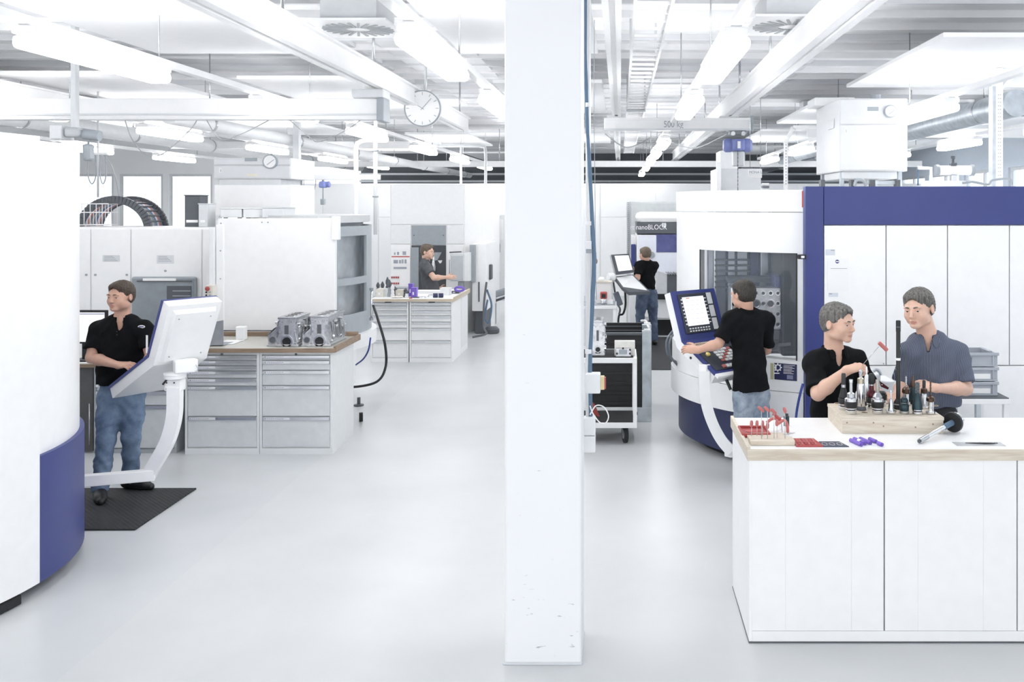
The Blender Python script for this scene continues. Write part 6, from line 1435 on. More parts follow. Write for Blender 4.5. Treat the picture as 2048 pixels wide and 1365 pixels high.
# column services
D = 5.42
t = thing('service_pipes', 'blue hose and pale pipes running down behind the column edge', 'pipes', (PX(1180, D), D, 0))
MB().tube(bez([P(1171, 0, D), P(1171, 120, D), P(1175, 250, D), P(1183, 420, D), P(1188, 520, D), P(1184, 620, D), P(1180, 720, D), P(1181, 835, D)], 60), .0125, 10).build('hose', BLUEHOSE, t)
for px, r_ in ((1174, .008), (1178.5, .009)): MB().tube([P(px, -150, D), P(px, 835, D)], r_, 8).build('pipe', OFFW, t)
MB().tube(bez([P(1189, 40, D), P(1188, 200, D), P(1190, 380, D), P(1191, 520, D), P(1193, 600, D)], 30), .002, 6).build('thin_cable', MGREY, t)
for py in (210, 447, 703): MB().lathe([(.02, -.012), (.02, .012)], P(1177, py, D), (0, 0, 1), 14).build('clamp', OFFW, t)
for py in (486,): MB().box(PX(1170, D-.03), PX(1183, D-.03), D-.04, D-.02, PZ(505, D), PZ(482, D), .003).build('coupling', OFFW, t)
MB().box(PX(1172, D-.03), PX(1184, D-.03), D-.045, D-.02, PZ(506, D), PZ(498, D), .003).build('coupling_ring', MGREY, t)
t = thing('socket_box', 'white socket box with yellow and red switch beside the column', 'socket box', tuple(P(1192, 785, D)))
MB().box(PX(1172, D), PX(1201, D), D-.06, D+.02, PZ(784, D), PZ(745, D), .006).build('housing', OFFW, t)
MB().box(PX(1201, D), PX(1209, D), D-.05, D, PZ(777, D), PZ(751, D), .003).build('yellow_plate', mat('pale_yellow_plate', (.72, .6, .35), .5), t)
MB().box(PX(1208, D), PX(1212, D), D-.045, D-.01, PZ(776, D), PZ(753, D), .003).build('red_knob', RED, t)
t = thing('trunking_box', 'white double trunking box at the lower right column edge', 'socket box', (PX(1180, D), D, PZ(903, D)))
MB().box(PX(1168, D), PX(1191, D), D-.05, D+.03, PZ(868, D), PZ(833, D), .006).build('upper_box', OFFW, t)
MB().box(PX(1168, D), PX(1191, D), D-.05, D+.03, PZ(902, D), PZ(869, D), .006).build('lower_box', OFFW, t)
MB().tube(bez([P(1180, 830, D-.06), P(1192, 812, D-.06), P(1208, 815, D-.07), P(1217, 832, D-.07), P(1212, 846, D-.07), P(1200, 846, D-.06), P(1186, 828, D-.06), P(1180, 812, D-.06)], 40), .0035, 8).build('cable_loop', PAPER, label='thin white cable loop at the column over the trunking box', cat='cable')
# small wall hung item right of the column
t = thing('headset', 'small dark handset hanging beyond the column at the cable end', 'handset', tuple(P(1193, 520, 5.45)))
MB().ball(P(1193, 523, 5.45), .008, 12, (.8, .8, 1.8)).build('handset', mat('brownish_plastic', (.25, .18, .15), .5), t)
MB().tube([P(1193, 520, 5.45), P(1192, 505, 5.45)], .002, 6).build('cord', MGREY, t)

# ---- festoon cables, drop pipes
for i, (pts, D_, lb) in enumerate((([(248, 234), (262, 275), (285, 305), (305, 312), (330, 305), (380, 260), (398, 234)], 9.0, 'thin grey cable swag under the left girder, leftmost'), ([(408, 232), (440, 278), (478, 270), (520, 250), (552, 232)], 9.0, 'thin grey cable swag under the left girder, middle'), ([(570, 232), (620, 275), (640, 283), (690, 262), (735, 230)], 9.0, 'thin grey cable swag under the left girder, right'), ([(205, 307), (222, 330), (232, 360), (238, 393)], 11.4, 'thin grey cable hanging over the cable chain'), ([(1210, 268), (1240, 290), (1262, 294), (1300, 276)], 13, 'cable swag below the 500 kg girder, left'), ([(1330, 280), (1370, 294), (1400, 294), (1455, 268)], 13, 'white cable swag below the 500 kg girder, right'))):
    MB().tube(bez([P(a, b, D_) for a, b in pts], 40), .005 if D_ < 12 else .008, 6).build('festoon_cable', mat('grey_cable_sheath', (.4, .41, .43), .5) if i < 5 else OFFW, label=lb, cat='cable', group='hanging festoon cables')
t = thing('service_mast', 'hanging pipe mast with looped hoses at upper left', 'mast', tuple(P(195, 392, 11.4)))
MB().tube([(PX(196, 11.4), 11.4, 3.9), P(196, 395, 11.4)], .012, 8).build('pipe', LGREY, t)
for a, b in ((177, 191), (201, 211)):
    MB().tube(bez([P(a, 310, 11.4), P(a-1, 350, 11.4), P((a+b)/2, 368, 11.4), P(b+1, 350, 11.4), P(b, 310, 11.4)], 24), .007, 8).build('hose_loop', MGREY, t)
MB().box(PX(172, 11.4), PX(216, 11.4), 11.38, 11.42, PZ(310, 11.4), PZ(305, 11.4), .003).build('cross_bar', OFFW, t)
for i, (px, px2, y0, y1, D_, lb) in enumerate(((712, 751, 285, 640, 12.6, 'tall white pipe bent over beside the grey curved door'), (922, 971, 293, 375, 19, 'white pipe arch over the tall white machine'))):
    t = thing('pipe_drop', lb, 'pipe', tuple(P(px, min(y1, 600), D_)))
    r_ = .03
    if i == 0:
        MB().tube(bez([P(751, 281, D_), P(735, 281, D_), P(718, 285, D_), P(712, 296, D_), P(712, 340, D_), P(712, 440, D_)], 40), r_, 10).build('pipe', OFFW, t)
        MB().tube([P(751, 230, D_), P(751, 470, D_)], .027, 10).build('pipe', OFFW, t)
        for py in (300, 392): MB().tube([P(751, py, D_), P(751, py+3, D_)], .04, 10).build('clamp', MGREY, t)
        MB().tube([P(751, 230, D_), (PX(751, D_), D_, ZC)], .01, 8).build('hanger', LGREY, t)
    else:
        MB().tube(bez([P(876, 292, D_), P(930, 292, D_), P(962, 293, D_), P(971, 303, D_), P(971, 375, D_)], 40), r_, 10).build('pipe', LGREY, t)
        MB().tube([P(922, 292, D_), P(922, 372, D_)], r_*.8, 10).build('pipe', OFFW, t)
        MB().tube([P(922, 292, D_), (PX(922, D_), D_, ZC)], .012, 8).build('hanger', LGREY, t)
t = thing('rope_reel', 'grey hose bundle hanging from a high bracket over the second machine', 'hose bundle', tuple(P(600, 420, 13.5)))
for k, px in enumerate((596, 600, 603)): MB().tube([P(px, 345, 13.5), P(px, 440, 13.5)], .014, 8).build('hose', MGREY if k != 1 else LGREY, t)
MB().tube(bez([P(585, 345, 13.5), P(584, 380, 13.5), P(587, 395, 13.5), P(591, 380, 13.5), P(592, 350, 13.5)], 24), .008, 8).build('hose_loop', MGREY, t)
MB().tube(bez([P(606, 345, 13.5), P(610, 385, 13.5), P(620, 400, 13.5), P(630, 375, 13.5), P(632, 350, 13.5)], 24), .006, 8).build('hose_loop', MGREY, t)
MB().box(PX(590, 13.5), PX(760, 13.5), 13.45, 13.55, PZ(360, 13.5), PZ(349, 13.5), .005).build('boom', OFFW, t)
MB().box(PX(588, 13.5), PX(600, 13.5), 13.45, 13.55, PZ(349, 13.5), ZC-.071, .005).build('drop_post', LGREY, t)
t = thing('chain_hoist', 'small pale blue chain hoist hanging on the far boom at left', 'hoist', tuple(P(646, 395, 13.4)))
MB().box(PX(639, 13.4), PX(652, 13.4), 13.35, 13.5, PZ(376, 13.4), PZ(363, 13.4), .02).build('body', HOIST, t)
MB().lathe([(.04, 0), (.045, .05), (.03, .06)], P(652, 369, 13.42), (1, 0, 0), 16).build('motor_cover', HOIST, t)
MB().tube([P(646, 376, 13.42), P(646, 398, 13.42)], .008, 6).build('chain', MGREY, t)
MB().box(PX(641, 13.4), PX(649, 13.4), 13.38, 13.46, PZ(410, 13.4), PZ(398, 13.4), .01).build('hook_block', MGREY, t)
MB().tube([P(646, 363, 13.42), (PX(646, 13.42), 13.42, PZ(360, 13.42))], .02, 8).build('hanger', MGREY, t)
t = thing('crane_motor', 'pale grey crane drive unit above the left round machine', 'drive unit', tuple(P(150, 300, 8)))
MB().box(PX(112, 8), PX(136, 8), 7.9, 8.1, PZ(280, 8), PZ(252, 8), .01).build('housing', LGREY, t)
MB().box(PX(138, 8), PX(168, 8), 7.92, 8.08, PZ(275, 8), PZ(256, 8), .02).build('motor', mat('pale_motor_grey', (.48, .5, .52), .5), t)
MB().tube([P(168, 268, 8), P(200, 272, 8)], .045, 16).build('gear_tube', MGREY, t)
MB().box(PX(170, 8), PX(184, 8), 7.95, 8.05, PZ(322, 8), PZ(288, 8), .02).build('hook_block', MGREY, t)
MB().tube([P(177, 288, 8), P(177, 272, 8)], .008, 8).build('chain', MGREY, t)
MB().box(PX(145, 8), PX(155, 8), 7.97, 8.03, PZ(256, 8), ZC-.071, .005).build('suspension', LGREY, t)
# ---------------------------------------------------------------- the near bench and everything on it
YF0, YB0, XB0, XB1 = 5.24, 6.02, .70, 2.95
ZB = 1.07
bn = thing('workbench', 'long white workbench with pale wooden edge in the right foreground', 'workbench', ((XB0+XB1)/2, 5.6, 0))
MB().box(XB0+.018, XB1, YF0, YB0, ZB-.055, ZB-.001, .002).build('board', PAPER, bn)
MB().box(XB0, XB1, YF0-.02, YF0, ZB-.057, ZB+.002, .002).build('front_edge', PINE, bn)
MB().box(XB0, XB0+.018, YF0, YB0, ZB-.057, ZB+.014, .002).build('side_edge', PINE, bn)
MB().box(XB0+.018, XB1, YF0, YB0, ZB-.001, ZB).build('top_sheet', WHITE, bn)
MB().box(XB0+.03, XB1, YF0+.02, YB0-.02, .06, ZB-.057).build('carcass', OFFW, bn)
MB().box(XB0+.012, XB0+.03, YF0+.004, YB0-.01, .008, ZB-.057, .002).build('side_board', WHITE, bn)
MB().box(XB0+.03, XB1, YF0+.004, YF0+.04, 0.008, .065, .001).build('plinth', WHITE, bn)
MB().box(XB0+.010, XB1, YF0, YB0-.01, 0, .008, .001).build('base_shadow_strip', DGREY, bn)  # dark strip painted in as the shadow line under the bench
# the three fronts, each of narrow boards
def fx(px): return PX(px, YF0)
for i, (cells) in enumerate((((1504, 1571), (1571.12, 1703), (1703.12, 1767.5)), ((1770, 1836), (1836.12, 1967), (1967.12, 2033.5)), ((2036, 2110), (2110.25, 2238)))):
    for a, b in cells: MB().box(fx(a), fx(b), YF0+.001, YF0+.02, .068, ZB-.058, .0012).build('front_board', WHITE, bn)
for a in (1768.7, 2034.7): MB().box(fx(a-1.1), fx(a+1.1), YF0+.013, YF0+.02, .068, ZB-.058).build('gap_strip', DGREY, bn)
zt = ZB
# wooden tool block
bx0, bx1, by0, by1, bz1 = PX(1687, 5.6)-.008, PX(1887, 5.6), 5.6, 5.985, 1.168
tb = thing('tool_block', 'pale pine block with drilled holes holding the tool holders', 'tool block', ((bx0+bx1)/2, 5.8, zt))
MB().box(bx0, bx1, by0, by1, zt, bz1-.02, .002).build('base', PINE, tb)
MB().box(bx0-.003, bx1+.003, by0-.003, by1+.003, bz1-.02, bz1, .002).build('top_board', PINE, tb)
def on_top(px, py): D_ = (CAMZ-bz1)*FPX/(py-VY); return PX(px, D_), D_
for px, py in ((1675, 807.5), (1683, 812.5), (1729, 826), (1757, 814), (1771, 808), (1785, 808), (1800, 820), (1870, 812)):
    x, y = on_top(px, py)
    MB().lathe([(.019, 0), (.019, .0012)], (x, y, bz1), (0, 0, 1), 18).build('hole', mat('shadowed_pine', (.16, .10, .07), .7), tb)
    MB().lathe([(.019, 0), (.021, 0), (.021, .0016), (.019, .0016), (.019, 0)], (x, y, bz1), (0, 0, 1), 18, ring=True).build('hole_rim', PINE, tb)
for px, py in ((1747, 846), (1767, 853), (1831, 855), (1866, 849), (1694, 846)): MB().lathe([(.005, 0), (.005, .0006)], (PX(px, by0), by0, PZ(py, by0)), (0, -1, 0), 14).build('knot', BROWNW, tb)
GRP = 'tool holders in the pine block'
def tool(px, py, parts, label, twist=None, rs=1.4, hs_=1.36):
    """parts: (name, material, [(r, h)]) stacked from the base up, h absolute in metres"""
    x, y = on_top(px, py); t = thing('tool_holder', label, 'tool holder', (x, y, bz1), GRP)
    parts = [(nm, m_, [(r*rs if h < .09 or rs < 1.2 else r*1.2, h*hs_) for r, h in pr]) for nm, m_, pr in parts]
    if twist: twist = (twist[0]*hs_, twist[1]*hs_, twist[2]*1.2, twist[3])
    MB().lathe([(.017*rs, -.0), (.017*rs, .0015)], (x, y, bz1), (0, 0, 1), 16).build('collar', STEEL, t)
    for nm, m_, prof in parts: MB().lathe(prof, (x, y, bz1+.0015), (0, 0, 1), 22).build(nm, m_, t)
    if twist:
        z0, z1, r, m_ = twist
        for ph in (0, math.pi): MB().tube([(x+r*math.cos(ph+a), y+r*math.sin(ph+a), bz1+z0+(z1-z0)*a/(4*math.pi)) for a in np.linspace(0, 4*math.pi, 30)], r*.55, 6).build('flute', m_, t)
    return t
mm = lambda *p: [(a/1000, b/1000) for a, b in p]
def hsk(s=1.0, band=BLACK): return [('base_ring', CHROME, mm((22*s, 0), (23*s, 2), (23*s, 16), (21*s, 17))), ('groove_band', BLACK, mm((20*s, 17), (20*s, 21))), ('flange', CHROME, mm((23*s, 21), (24*s, 22), (24*s, 26), (23*s, 27))), ('dark_body', band, mm((24*s, 27), (26*s, 30), (27*s, 50), (25*s, 53)))]
tool(1702, 828, hsk()+[('clamp_ring', CHROME, mm((25, 53), (27, 55), (27, 66), (20, 70))), ('collet_nut', STEEL, mm((15, 70), (17, 72), (17, 88), (10, 94))), ('cutter', STEEL, mm((8, 94), (8, 134), (10, 136), (10, 148), (9, 150)))], 'black banded holder with silver nut and end mill, front left')
tool(1755, 828, hsk(1.02)+[('clamp_ring', CHROME, mm((25, 53), (27, 55), (27, 64), (18, 68))), ('collet_nut', STEEL, mm((18, 68), (20, 74), (14, 86), (11, 92))), ('cutter', mat('dull_carbide', (.35, .33, .31), .4, .8), mm((10, 92), (10, 145), (9, 149)))], 'black banded holder with dull straight cutter, front row middle')
tool(1782, 828, [('base_ring', CHROME, mm((20, 0), (21, 2), (21, 8), (23, 9), (23, 12), (20, 13))), ('body', STEEL, mm((14, 13), (11, 22), (8, 62), (7, 64))), ('drill', CHROME, mm((3.2, 64), (3.2, 96), (1, 104)))], 'slim tapered holder with short twist drill in the front row', (.066, .098, .0028, STEEL))
tool(1808.5, 828, [('base_ring', STEEL, mm((20, 0), (21, 2), (21, 12), (19, 13))), ('body', TEAL, mm((18, 13), (20, 18), (20, 38), (15, 46))), ('chuck', TEAL, mm((14, 46), (16, 50), (16, 62), (11, 70))), ('collar_ring', CHROME, mm((14.5, 46), (15, 47), (15, 50), (14, 51)))], 'short dark green holder in the front row')
tool(1834.7, 829, [('base_ring', CHROME, mm((20, 0), (22, 2), (22, 12), (20, 13))), ('band', BLACK, mm((19, 13), (19, 17))), ('flange', CHROME, mm((22, 17), (22, 21), (20, 22))), ('body', TEAL, mm((22, 22), (22, 42), (16, 66), (11, 92))), ('cutter', mat('rough_grey_carbide', (.12, .14, .15), .6, .4, noise=.4, scale=90, bump=.8), mm((9, 92), (11, 96), (11, 136), (8, 139)))], 'tapering dark holder with rough grey cutter')
tool(1861, 828, [('base_ring', CHROME, mm((20, 0), (23, 2), (23, 9), (18, 10))), ('sleeve', CHROME, mm((13, 10), (13, 50), (14, 52))), ('chuck', BRONZE, mm((14, 52), (18, 56), (18, 68), (12, 76), (7, 78))), ('drill', BRONZE, mm((3.4, 78), (3.4, 140), (1, 148)))], 'chrome sleeve holder with long brown drill, front right', (.085, .14, .003, BRONZE))
tool(1687, 820, hsk(.85)+[('body', BLACK, mm((18, 53), (20, 56), (15, 76), (11, 100))), ('steel_ring', STEEL, mm((11.5, 100), (11.5, 112))), ('cutter', mat('dark_grey_carbide', (.05, .05, .055), .6, .3), mm((11, 112), (11, 158), (8, 163)))], 'dark cutter on black holder at the far left of the pine block')
tool(1721.5, 820.5, [('base_ring', DGREY, mm((23, 0), (24, 3), (22, 12), (20, 16))), ('shaft', CHROME, mm((18, 16), (19, 18), (19, 112), (17, 118))), ('shoulder', mat('golden_steel', (.5, .45, .36), .3, .9), mm((17, 118), (17, 140), (10, 145))), ('tip', CHROME, mm((8, 145), (8, 160), (10, 163), (10, 176), (3, 180)))], 'tall polished cylinder tool with stepped tip')
tool(1733, 811, [('base_ring', BLACK, mm((20, 0), (22, 4), (20, 14))), ('shaft', CHROME, mm((11, 14), (14, 18), (14, 120), (9, 140))), ('drill', CHROME, mm((5, 140), (5, 172), (2, 178)))], 'slender chrome shaft tool behind the tall polished cylinder')
tool(1743, 818, hsk(.9)+[('body', MAROON, mm((20, 53), (22, 60), (18, 74), (12, 84))), ('neck', MAROON, mm((11, 84), (11, 104))), ('steel_ring', STEEL, mm((12, 104), (12, 110))), ('head', BLACK, mm((13, 110), (15, 114), (15, 148), (10, 158)))], 'maroon and black holder behind the front row')
tool(1796.5, 819, [('base_ring', BLACK, mm((22, 0), (24, 4), (24, 26), (22, 28))), ('steel_band', STEEL, mm((23.5, 28), (23.5, 34))), ('cone', BLACK, mm((24, 34), (22, 44), (15, 58), (13, 62))), ('bar', BLACK, mm((11.5, 62), (11.5, 472), (10.5, 474))), ('white_band', PAPER, mm((11.9, 298), (11.9, 313))), ('head', BLACK, mm((12.5, 474), (12.5, 540), (10, 543))), ('insert_seat', DGREY, mm((13, 500), (13, 506)))], 'very tall black boring bar with white band', None, 1.15, 1.0)
tool(1812, 812, [('base_ring', STEEL, mm((20, 0), (21, 3), (21, 20), (14, 22))), ('sleeve', CHROME, mm((14, 22), (14, 58), (16, 60))), ('chuck', BRONZE, mm((16, 60), (20, 66), (19, 82), (10, 92))), ('drill', STEEL, mm((3.2, 92), (3.2, 140), (1, 148)))], 'dark chuck with steel twist drill right of the tall boring bar', (.1, .14, .003, STEEL), 1.25, 1.25)
tool(1848, 817, [('base_ring', CHROME, mm((18, 0), (20, 2), (20, 9), (16, 10))), ('body', STEEL, mm((12, 10), (12, 60), (9, 66))), ('chuck', BRONZE, mm((9, 66), (14, 70), (14, 86), (8, 92))), ('cutter', mat('dark_grey_carbide', (.05, .05, .055), .6, .3), mm((7, 92), (8.5, 96), (8.5, 122), (6, 126)))], 'steel holder with short grey cutter between the last two front tools')
tool(1826, 808, [('base_ring', BLACK, mm((20, 0), (22, 4), (20, 20))), ('body', TEAL, mm((17, 20), (17, 62), (14, 76))), ('tip', BRONZE, mm((12, 76), (14, 90), (9, 104), (5, 118), (2, 134)))], 'bronze pointed tool before the striped shirt')
tool(1764, 812, hsk(.8)+[('body', BLACK, mm((17, 53), (18, 58), (12, 66)))], 'short black stub holder in the second row')
# hex key held by the man
hd = P(1722, 737, 6.08)
t = thing('hex_key', 'red handled hex key held up by the man in black', 'hex key', tuple(hd))
MB().tube([P(1716, 741, 6.06), P(1757, 694, 6.02)], .0022, 8).build('rod', STEEL, t)
a_, b_ = P(1757, 685, 6.02), P(1775, 702, 6.02); u = Vector(b_-a_).normalized(); c_ = (a_+b_)/2
MB().obox(c_, u, (0, 1, 0), u.cross(Vector((0, 1, 0))), Vector(b_-a_).length/2, .009, .0125, .009).build('handle', REDH, t)
t = thing('insert_plate', 'small maroon plate held in the left hand of the man in black', 'plate', tuple(P(1768, 775, 6.1)))
MB().prism([P(1760, 763, 6.12), P(1778, 776, 6.12), P(1776, 780, 6.12), P(1762, 774, 6.12)], (0, .012, 0)).build('plate', MAROON, t)
MB().tube([P(1764, 770, 6.118), P(1764, 770, 6.112)], .003, 8).build('hole_rim', STEEL, t)
# hex key stand at the left
sx0, sx1 = PX(1501, 5.32), PX(1590, 5.32)
t = thing('key_stand', 'pale wooden stand holding upright hex keys at the bench corner', 'stand', ((sx0+sx1)/2, 5.36, zt))
MB().box(sx0, sx1, 5.32, 5.42, zt, zt+.03, .003).build('base', PINE, t)
MB().box(sx0+.004, sx1-.03, 5.42, 5.55, zt, zt+.018, .003).build('rear_step', PINE, t)
STEELR = mat('satin_steel_rod', (.62, .63, .65), .3, .9)
keys = [(1503, 5.44, 842, 0), (1514, 5.44, 842, 0), (1525, 5.46, 842, 0), (1535, 5.46, 846, 0), (1519, 5.36, 813, 1), (1531, 5.36, 813, 1), (1544, 5.37, 817, 1), (1554, 5.38, 840, 0), (1566, 5.36, 816, 1)]
ords = ['first', 'second', 'third', 'fourth', 'fifth', 'sixth', 'seventh', 'eighth', 'ninth']
order = sorted(range(len(keys)), key=lambda i: keys[i][0]); rank = {i: r for r, i in enumerate(order)}
for i, (px, D_, py, tall) in enumerate(keys):
    zb_ = zt+(.03 if D_ < 5.42 else .018)
    x = PX(px+(4 if tall else 0), D_); zh = PZ(py, D_)
    t = thing('hex_key', '%s red handled hex key in the pale stand, %s from the left' % ('tall' if tall else 'short', ords[rank[i]]), 'hex key', (x, D_, zb_), 'hex keys in the stand')
    MB().tube([(x, D_, zb_), (x, D_, zh-.02)], .0019 if tall else .0016, 8).build('rod', STEELR, t)
    if tall and px < 1560: a_, b_ = Vector((x-.018, D_, zh-.004)), Vector((x+.014, D_+.01, zh-.034))
    elif tall: a_, b_ = Vector((x-.006, D_, zh+.002)), Vector((x+.003, D_, zh-.03))
    else: a_, b_ = Vector((x+.001, D_, zh+.001)), Vector((x-.001, D_, zh-.036))
    MB().tube([a_, a_+(b_-a_)*.15, a_+(b_-a_)*.5, a_+(b_-a_)*.85, b_], .01, 12, rs=[.005, .0085, .0098, .0085, .005]).build('handle', REDH, t)
for i, (pts) in enumerate((((1533, 846), (1545, 838), (1562, 838)), ((1545, 826), (1552, 832), (1562, 842)), ((1552, 846), (1566, 838), (1572, 848), (1573, 862)))):
    t = thing('hex_key', ['red curved key handle lying behind the stand, lowest', 'red key handle lying across the others behind the stand', 'red bent key handle at the back right of the stand'][i], 'hex key', tuple(P(*pts[1], 5.62)), 'loose keys behind the stand')
    q = [np.array((PX(a, 5.62), 5.62-.02*i, PZ(b, 5.62))) for a, b in pts]
    MB().tube(bez(q, 12), .009, 10).build('handle', RED if i % 2 else REDH, t)
    MB().tube([q[-1], q[-1]*V(1, 1, 0)+V(.0, -.03, zt+.004)], .0025, 8).build('rod', STEELR, t)
t = thing('cup', 'small dark bottle behind the hex keys', 'bottle', (PX(1573, 5.8), 5.8, zt))
MB().lathe([(.017, 0), (.017, .058), (.012, .062)], (PX(1573, 5.8), 5.8, zt), (0, 0, 1), 18).build('bottle_body', TEAL, t)
MB().lathe([(.011, 0), (.011, .012)], (PX(1573, 5.8), 5.8, zt+.062), (0, 0, 1), 14).build('cap', BLACK, t)
t = thing('cloth', 'crumpled white cloth behind the stand of hex keys', 'cloth', (PX(1560, 5.6), 5.6, zt))
rr = random.Random(2)
for k in range(9): MB().ball((PX(1560, 5.6)+rr.uniform(-.06, .07), 5.62+rr.uniform(-.04, .04), zt+.008), .026, 12, (1.2, 1, .5)).build('fold', PAPER, t)
t = thing('tool_case', 'open red plastic case at the left end of the bench', 'case', (PX(1505, 5.62), 5.62, zt))
x0, x1 = PX(1480, 5.6), PX(1536, 5.6)
MB().box(x0, x1, 5.5, 5.7, zt, zt+.012, .003).build('tray', RED, t)
for y in (5.5, 5.69): MB().box(x0, x1, y, y+.01, zt+.012, zt+.026, .002).build('rim', RED, t)
for x in (x0, x1-.01): MB().box(x, x+.01, 5.51, 5.69, zt+.012, zt+.026, .002).build('rim', RED, t)
MB().ball(((x0+x1)/2, 5.6, zt+.016), .05, 16, (1, .9, .16)).build('moulded_bulge', RED, t)
t = thing('key_tray', 'ribbed red tray lying at the bench front', 'tray', (PX(1617, 5.36), 5.36, zt))
x0, x1 = PX(1590, 5.33), PX(1643, 5.33)
MB().prism([(x0, 5.29, zt), (x1, 5.29, zt), (x1-.02, 5.45, zt), (x0-.0, 5.45, zt)], (0, 0, .010)).build('tray', RED, t)
for k in range(6): MB().box(x0+.015+k*.019, x0+.024+k*.019, 5.30, 5.43, zt+.010, zt+.015, .002).build('rib', REDH if k % 2 else RED, t)
MB().box(x0+.012, x1-.03, 5.34, 5.345, zt+.015, zt+.018).build('rail', REDH, t)
t = thing('card', 'dark blue grey card with pale outlines right of the red tray', 'card', (PX(1670, 5.36), 5.36, zt))
x0, x1 = PX(1645, 5.3), PX(1697, 5.3)
MB().prism([(x0, 5.29, zt), (x1, 5.29, zt), (x1-.03, 5.4, zt), (x0, 5.4, zt)], (0, 0, .005)).build('sheet', mat('slate_blue_card', (.06, .07, .11), .4), t)
for k in range(3): MB().tube([(x0+.02+k*.042+.014*math.cos(a), 5.34+.03*math.sin(a), zt+.0055) for a in np.linspace(0, 2*math.pi, 20)], .0012, 6).build('outline', LGREY, t)
for k in range(5):
    px, D_, L_ = ((1722, 5.33, .085), (1729, 5.36, .085), (1740, 5.37, .08), (1751, 5.40, .05), (1763, 5.33, .03))[k]
    lb = ['leftmost purple tube lying on the bench', 'second purple tube with a white tag', 'third purple tube beside the tagged one', 'short purple tube at the back of the row', 'purple round plug at the right of the tubes'][k]
    t = thing('plastic_tube', lb, 'tube', (PX(px, D_), D_, zt), 'purple tubes')
    a_ = Vector((PX(px, D_)-.005, D_-.03, zt+.011)); b_ = a_+Vector((-.32, .95, 0))*L_*1.3
    MB().tube([a_, b_], .011, 14).build('tube_body', PURPLE, t)
    MB().tube([a_+Vector((.0015, -.004, 0)), a_], .0085, 14).build('end_cap', mat('deep_purple', (.14, .08, .4), .5), t)
    if k == 1: MB().tube([a_+(b_-a_)*.35, a_+(b_-a_)*.6], .0115, 14).build('tag_band', PAPER, t)
# long tool with black disc
t = thing('boring_tool', 'long steel tool with black disc lying on the bench', 'boring tool', (PX(1880, 5.6), 5.6, zt))
a_ = Vector((PX(1840, 5.35), 5.36, zt+.016)); D_ = 5.62; b_ = Vector((PX(1905, D_), D_, zt+.062)); u = (b_-a_).normalized()
MB().tube([a_, b_], .0135, 16).build('shaft', CHROME, t)
MB().tube([a_-u*.0, a_+u*.09], .0145, 16).build('stepped_end', STEEL, t)
MB().tube([a_-u*.008, a_+u*.002], .009, 12).build('tip', DGREY, t)
MB().tube([b_-u*.10, b_-u*.01], .017, 16).build('sleeve', BLUEHOSE, t)
MB().lathe([(.02, -.006), (.058, -.005), (.060, 0), (.060, .014), (.05, .018)], b_, u, 36).build('disc', BLACK, t)
MB().lathe([(.016, 0), (.018, .004), (.018, .007)], b_-u*.015, u, 20).build('disc_hub', DGREY, t)
MB().lathe([(.05, 0), (.052, .02), (.05, .022), (.044, .024), (.044, .04), (.03, .055)], b_+u*.018, u, 32).build('taper_shank', CHROME, t)
# small knife in a bag
t = thing('thin_tools', 'slim black scriber lying in a clear sleeve on the bench', 'scriber', (PX(1950, 5.36), 5.36, zt))
MB().box(PX(1912, 5.33), PX(2010, 5.33), 5.31, 5.40, zt, zt+.0012).build('clear_sleeve', mat('clear_film', (.85, .87, .9), .1, noise=0, alpha=.4), t)
MB().tube([(PX(1932, 5.35), 5.36, zt+.005), (PX(1945, 5.35), 5.355, zt+.006), (PX(1972, 5.35), 5.35, zt+.006), (PX(1990, 5.35), 5.352, zt+.005)], .004, 8, rs=[.0015, .003, .0048, .0025]).build('scriber', BLACK, t)
for k in range(5): MB().box(PX(1945+k*11, 5.37), PX(1951+k*11, 5.37), 5.365, 5.38, zt+.001, zt+.004).build('ridge', DGREY, t)
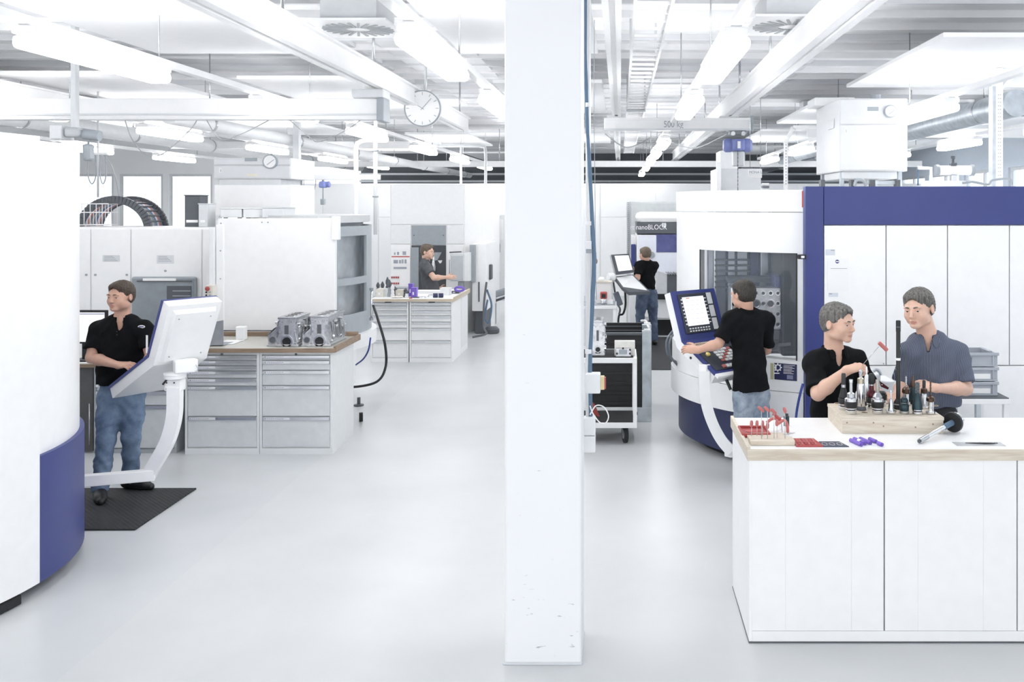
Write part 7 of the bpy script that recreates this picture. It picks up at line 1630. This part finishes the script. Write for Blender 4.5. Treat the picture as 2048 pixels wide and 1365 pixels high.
# grey stacked bins and table at the right
D = 7.6
t = thing('work_table', 'white table with dark top behind the man in the striped shirt', 'table', (PX(1960, D), D+.3, 0))
ztb = PZ(797, D)
MB().box(PX(1880, D), PX(2022, D), D, D+.6, ztb-.05, ztb-.008, .004).build('frame', WHITE, t)
MB().box(PX(1882, D), PX(2019, D), D+.01, D+.59, ztb-.008, ztb).build('dark_top', DGREY, t)
for px in (1884, 1954, 2010):
    for y in (D+.02, D+.54): MB().box(PX(px, D), PX(px, D)+.04, y, y+.04, 0, ztb-.05, .003).build('leg', WHITE if px != 1954 else GALV, t)
for k in range(3):
    w0, w1 = PX(1940, D), PX(2005, D); h_ = .118; z0 = ztb+k*h_
    t = thing('stacking_bin', ['lowest', 'middle', 'topmost'][k]+' grey stacking bin of the three behind the striped shirt', 'bin', ((w0+w1)/2, D+.3, z0), 'grey stacking bins')
    BN = mat('grey_bin_plastic', (.42, .45, .5), .5, noise=.03)
    b = MB().box(w0, w1, D+.1, D+.112, z0+.004, z0+h_-.012, .002).box(w0, w1, D+.42, D+.432, z0+.004, z0+h_-.012).box(w0, w0+.012, D+.112, D+.42, z0+.004, z0+h_-.012).box(w1-.012, w1, D+.112, D+.42, z0+.004, z0+h_-.012).box(w0, w1, D+.1, D+.43, z0, z0+.008)
    b.build('shell', BN, t)
    MB().box(w0-.008, w1+.008, D+.085, D+.1, z0+h_-.028, z0+h_-.004, .003).build('rim', BN, t)
    MB().box(w0, w1, D+.092, D+.1, z0+.002, z0+.014, .002).build('rib', BN, t)
    for x in (w1-.045,): MB().box(x, x+.012, D+.088, D+.1, z0+.014, z0+h_-.028, .002).build('rib', BN, t)
    MB().box(w0+.015, w0+.05, D+.094, D+.1, z0+.03, z0+.075, .002).build('label_holder', DGREY, t)
    if k < 2: MB().box(w0+.055, w0+.2, D+.093, D+.099, z0+.02, z0+.06).build('paper_tag', PAPER, t)
    for x in (w0+.02, w1-.05): MB().box(x, x+.03, D+.16, D+.36, z0+h_-.012, z0+h_-.0005).build('stack_rib', BN, t)
# pale machine corner piece between the men
t = thing('water_tap', 'pale tap fitting between the two men', 'fitting', tuple(P(1756, 765, 7.2)))
MB().box(PX(1745, 7.2), PX(1762, 7.2), 7.2, 7.3, PZ(800, 7.2), PZ(750, 7.2), .01).build('body', OFFW, t)
MB().tube(bez([P(1746, 744, 7.2), P(1752, 740, 7.2), P(1758, 743, 7.2), P(1762, 750, 7.2)], 12), .012, 8).build('spout', GALV, t)
MB().box(PX(1762, 7.25), PX(1790, 7.25), 7.25, 7.5, PZ(800, 7.25), PZ(763, 7.25), .01).build('side_box', OFFW, t)
for px in (1750, 1782): MB().box(PX(px, 7.3), PX(px+4, 7.3), 7.25, 7.3, 0, PZ(799, 7.3), .004).build('stand', OFFW, t)
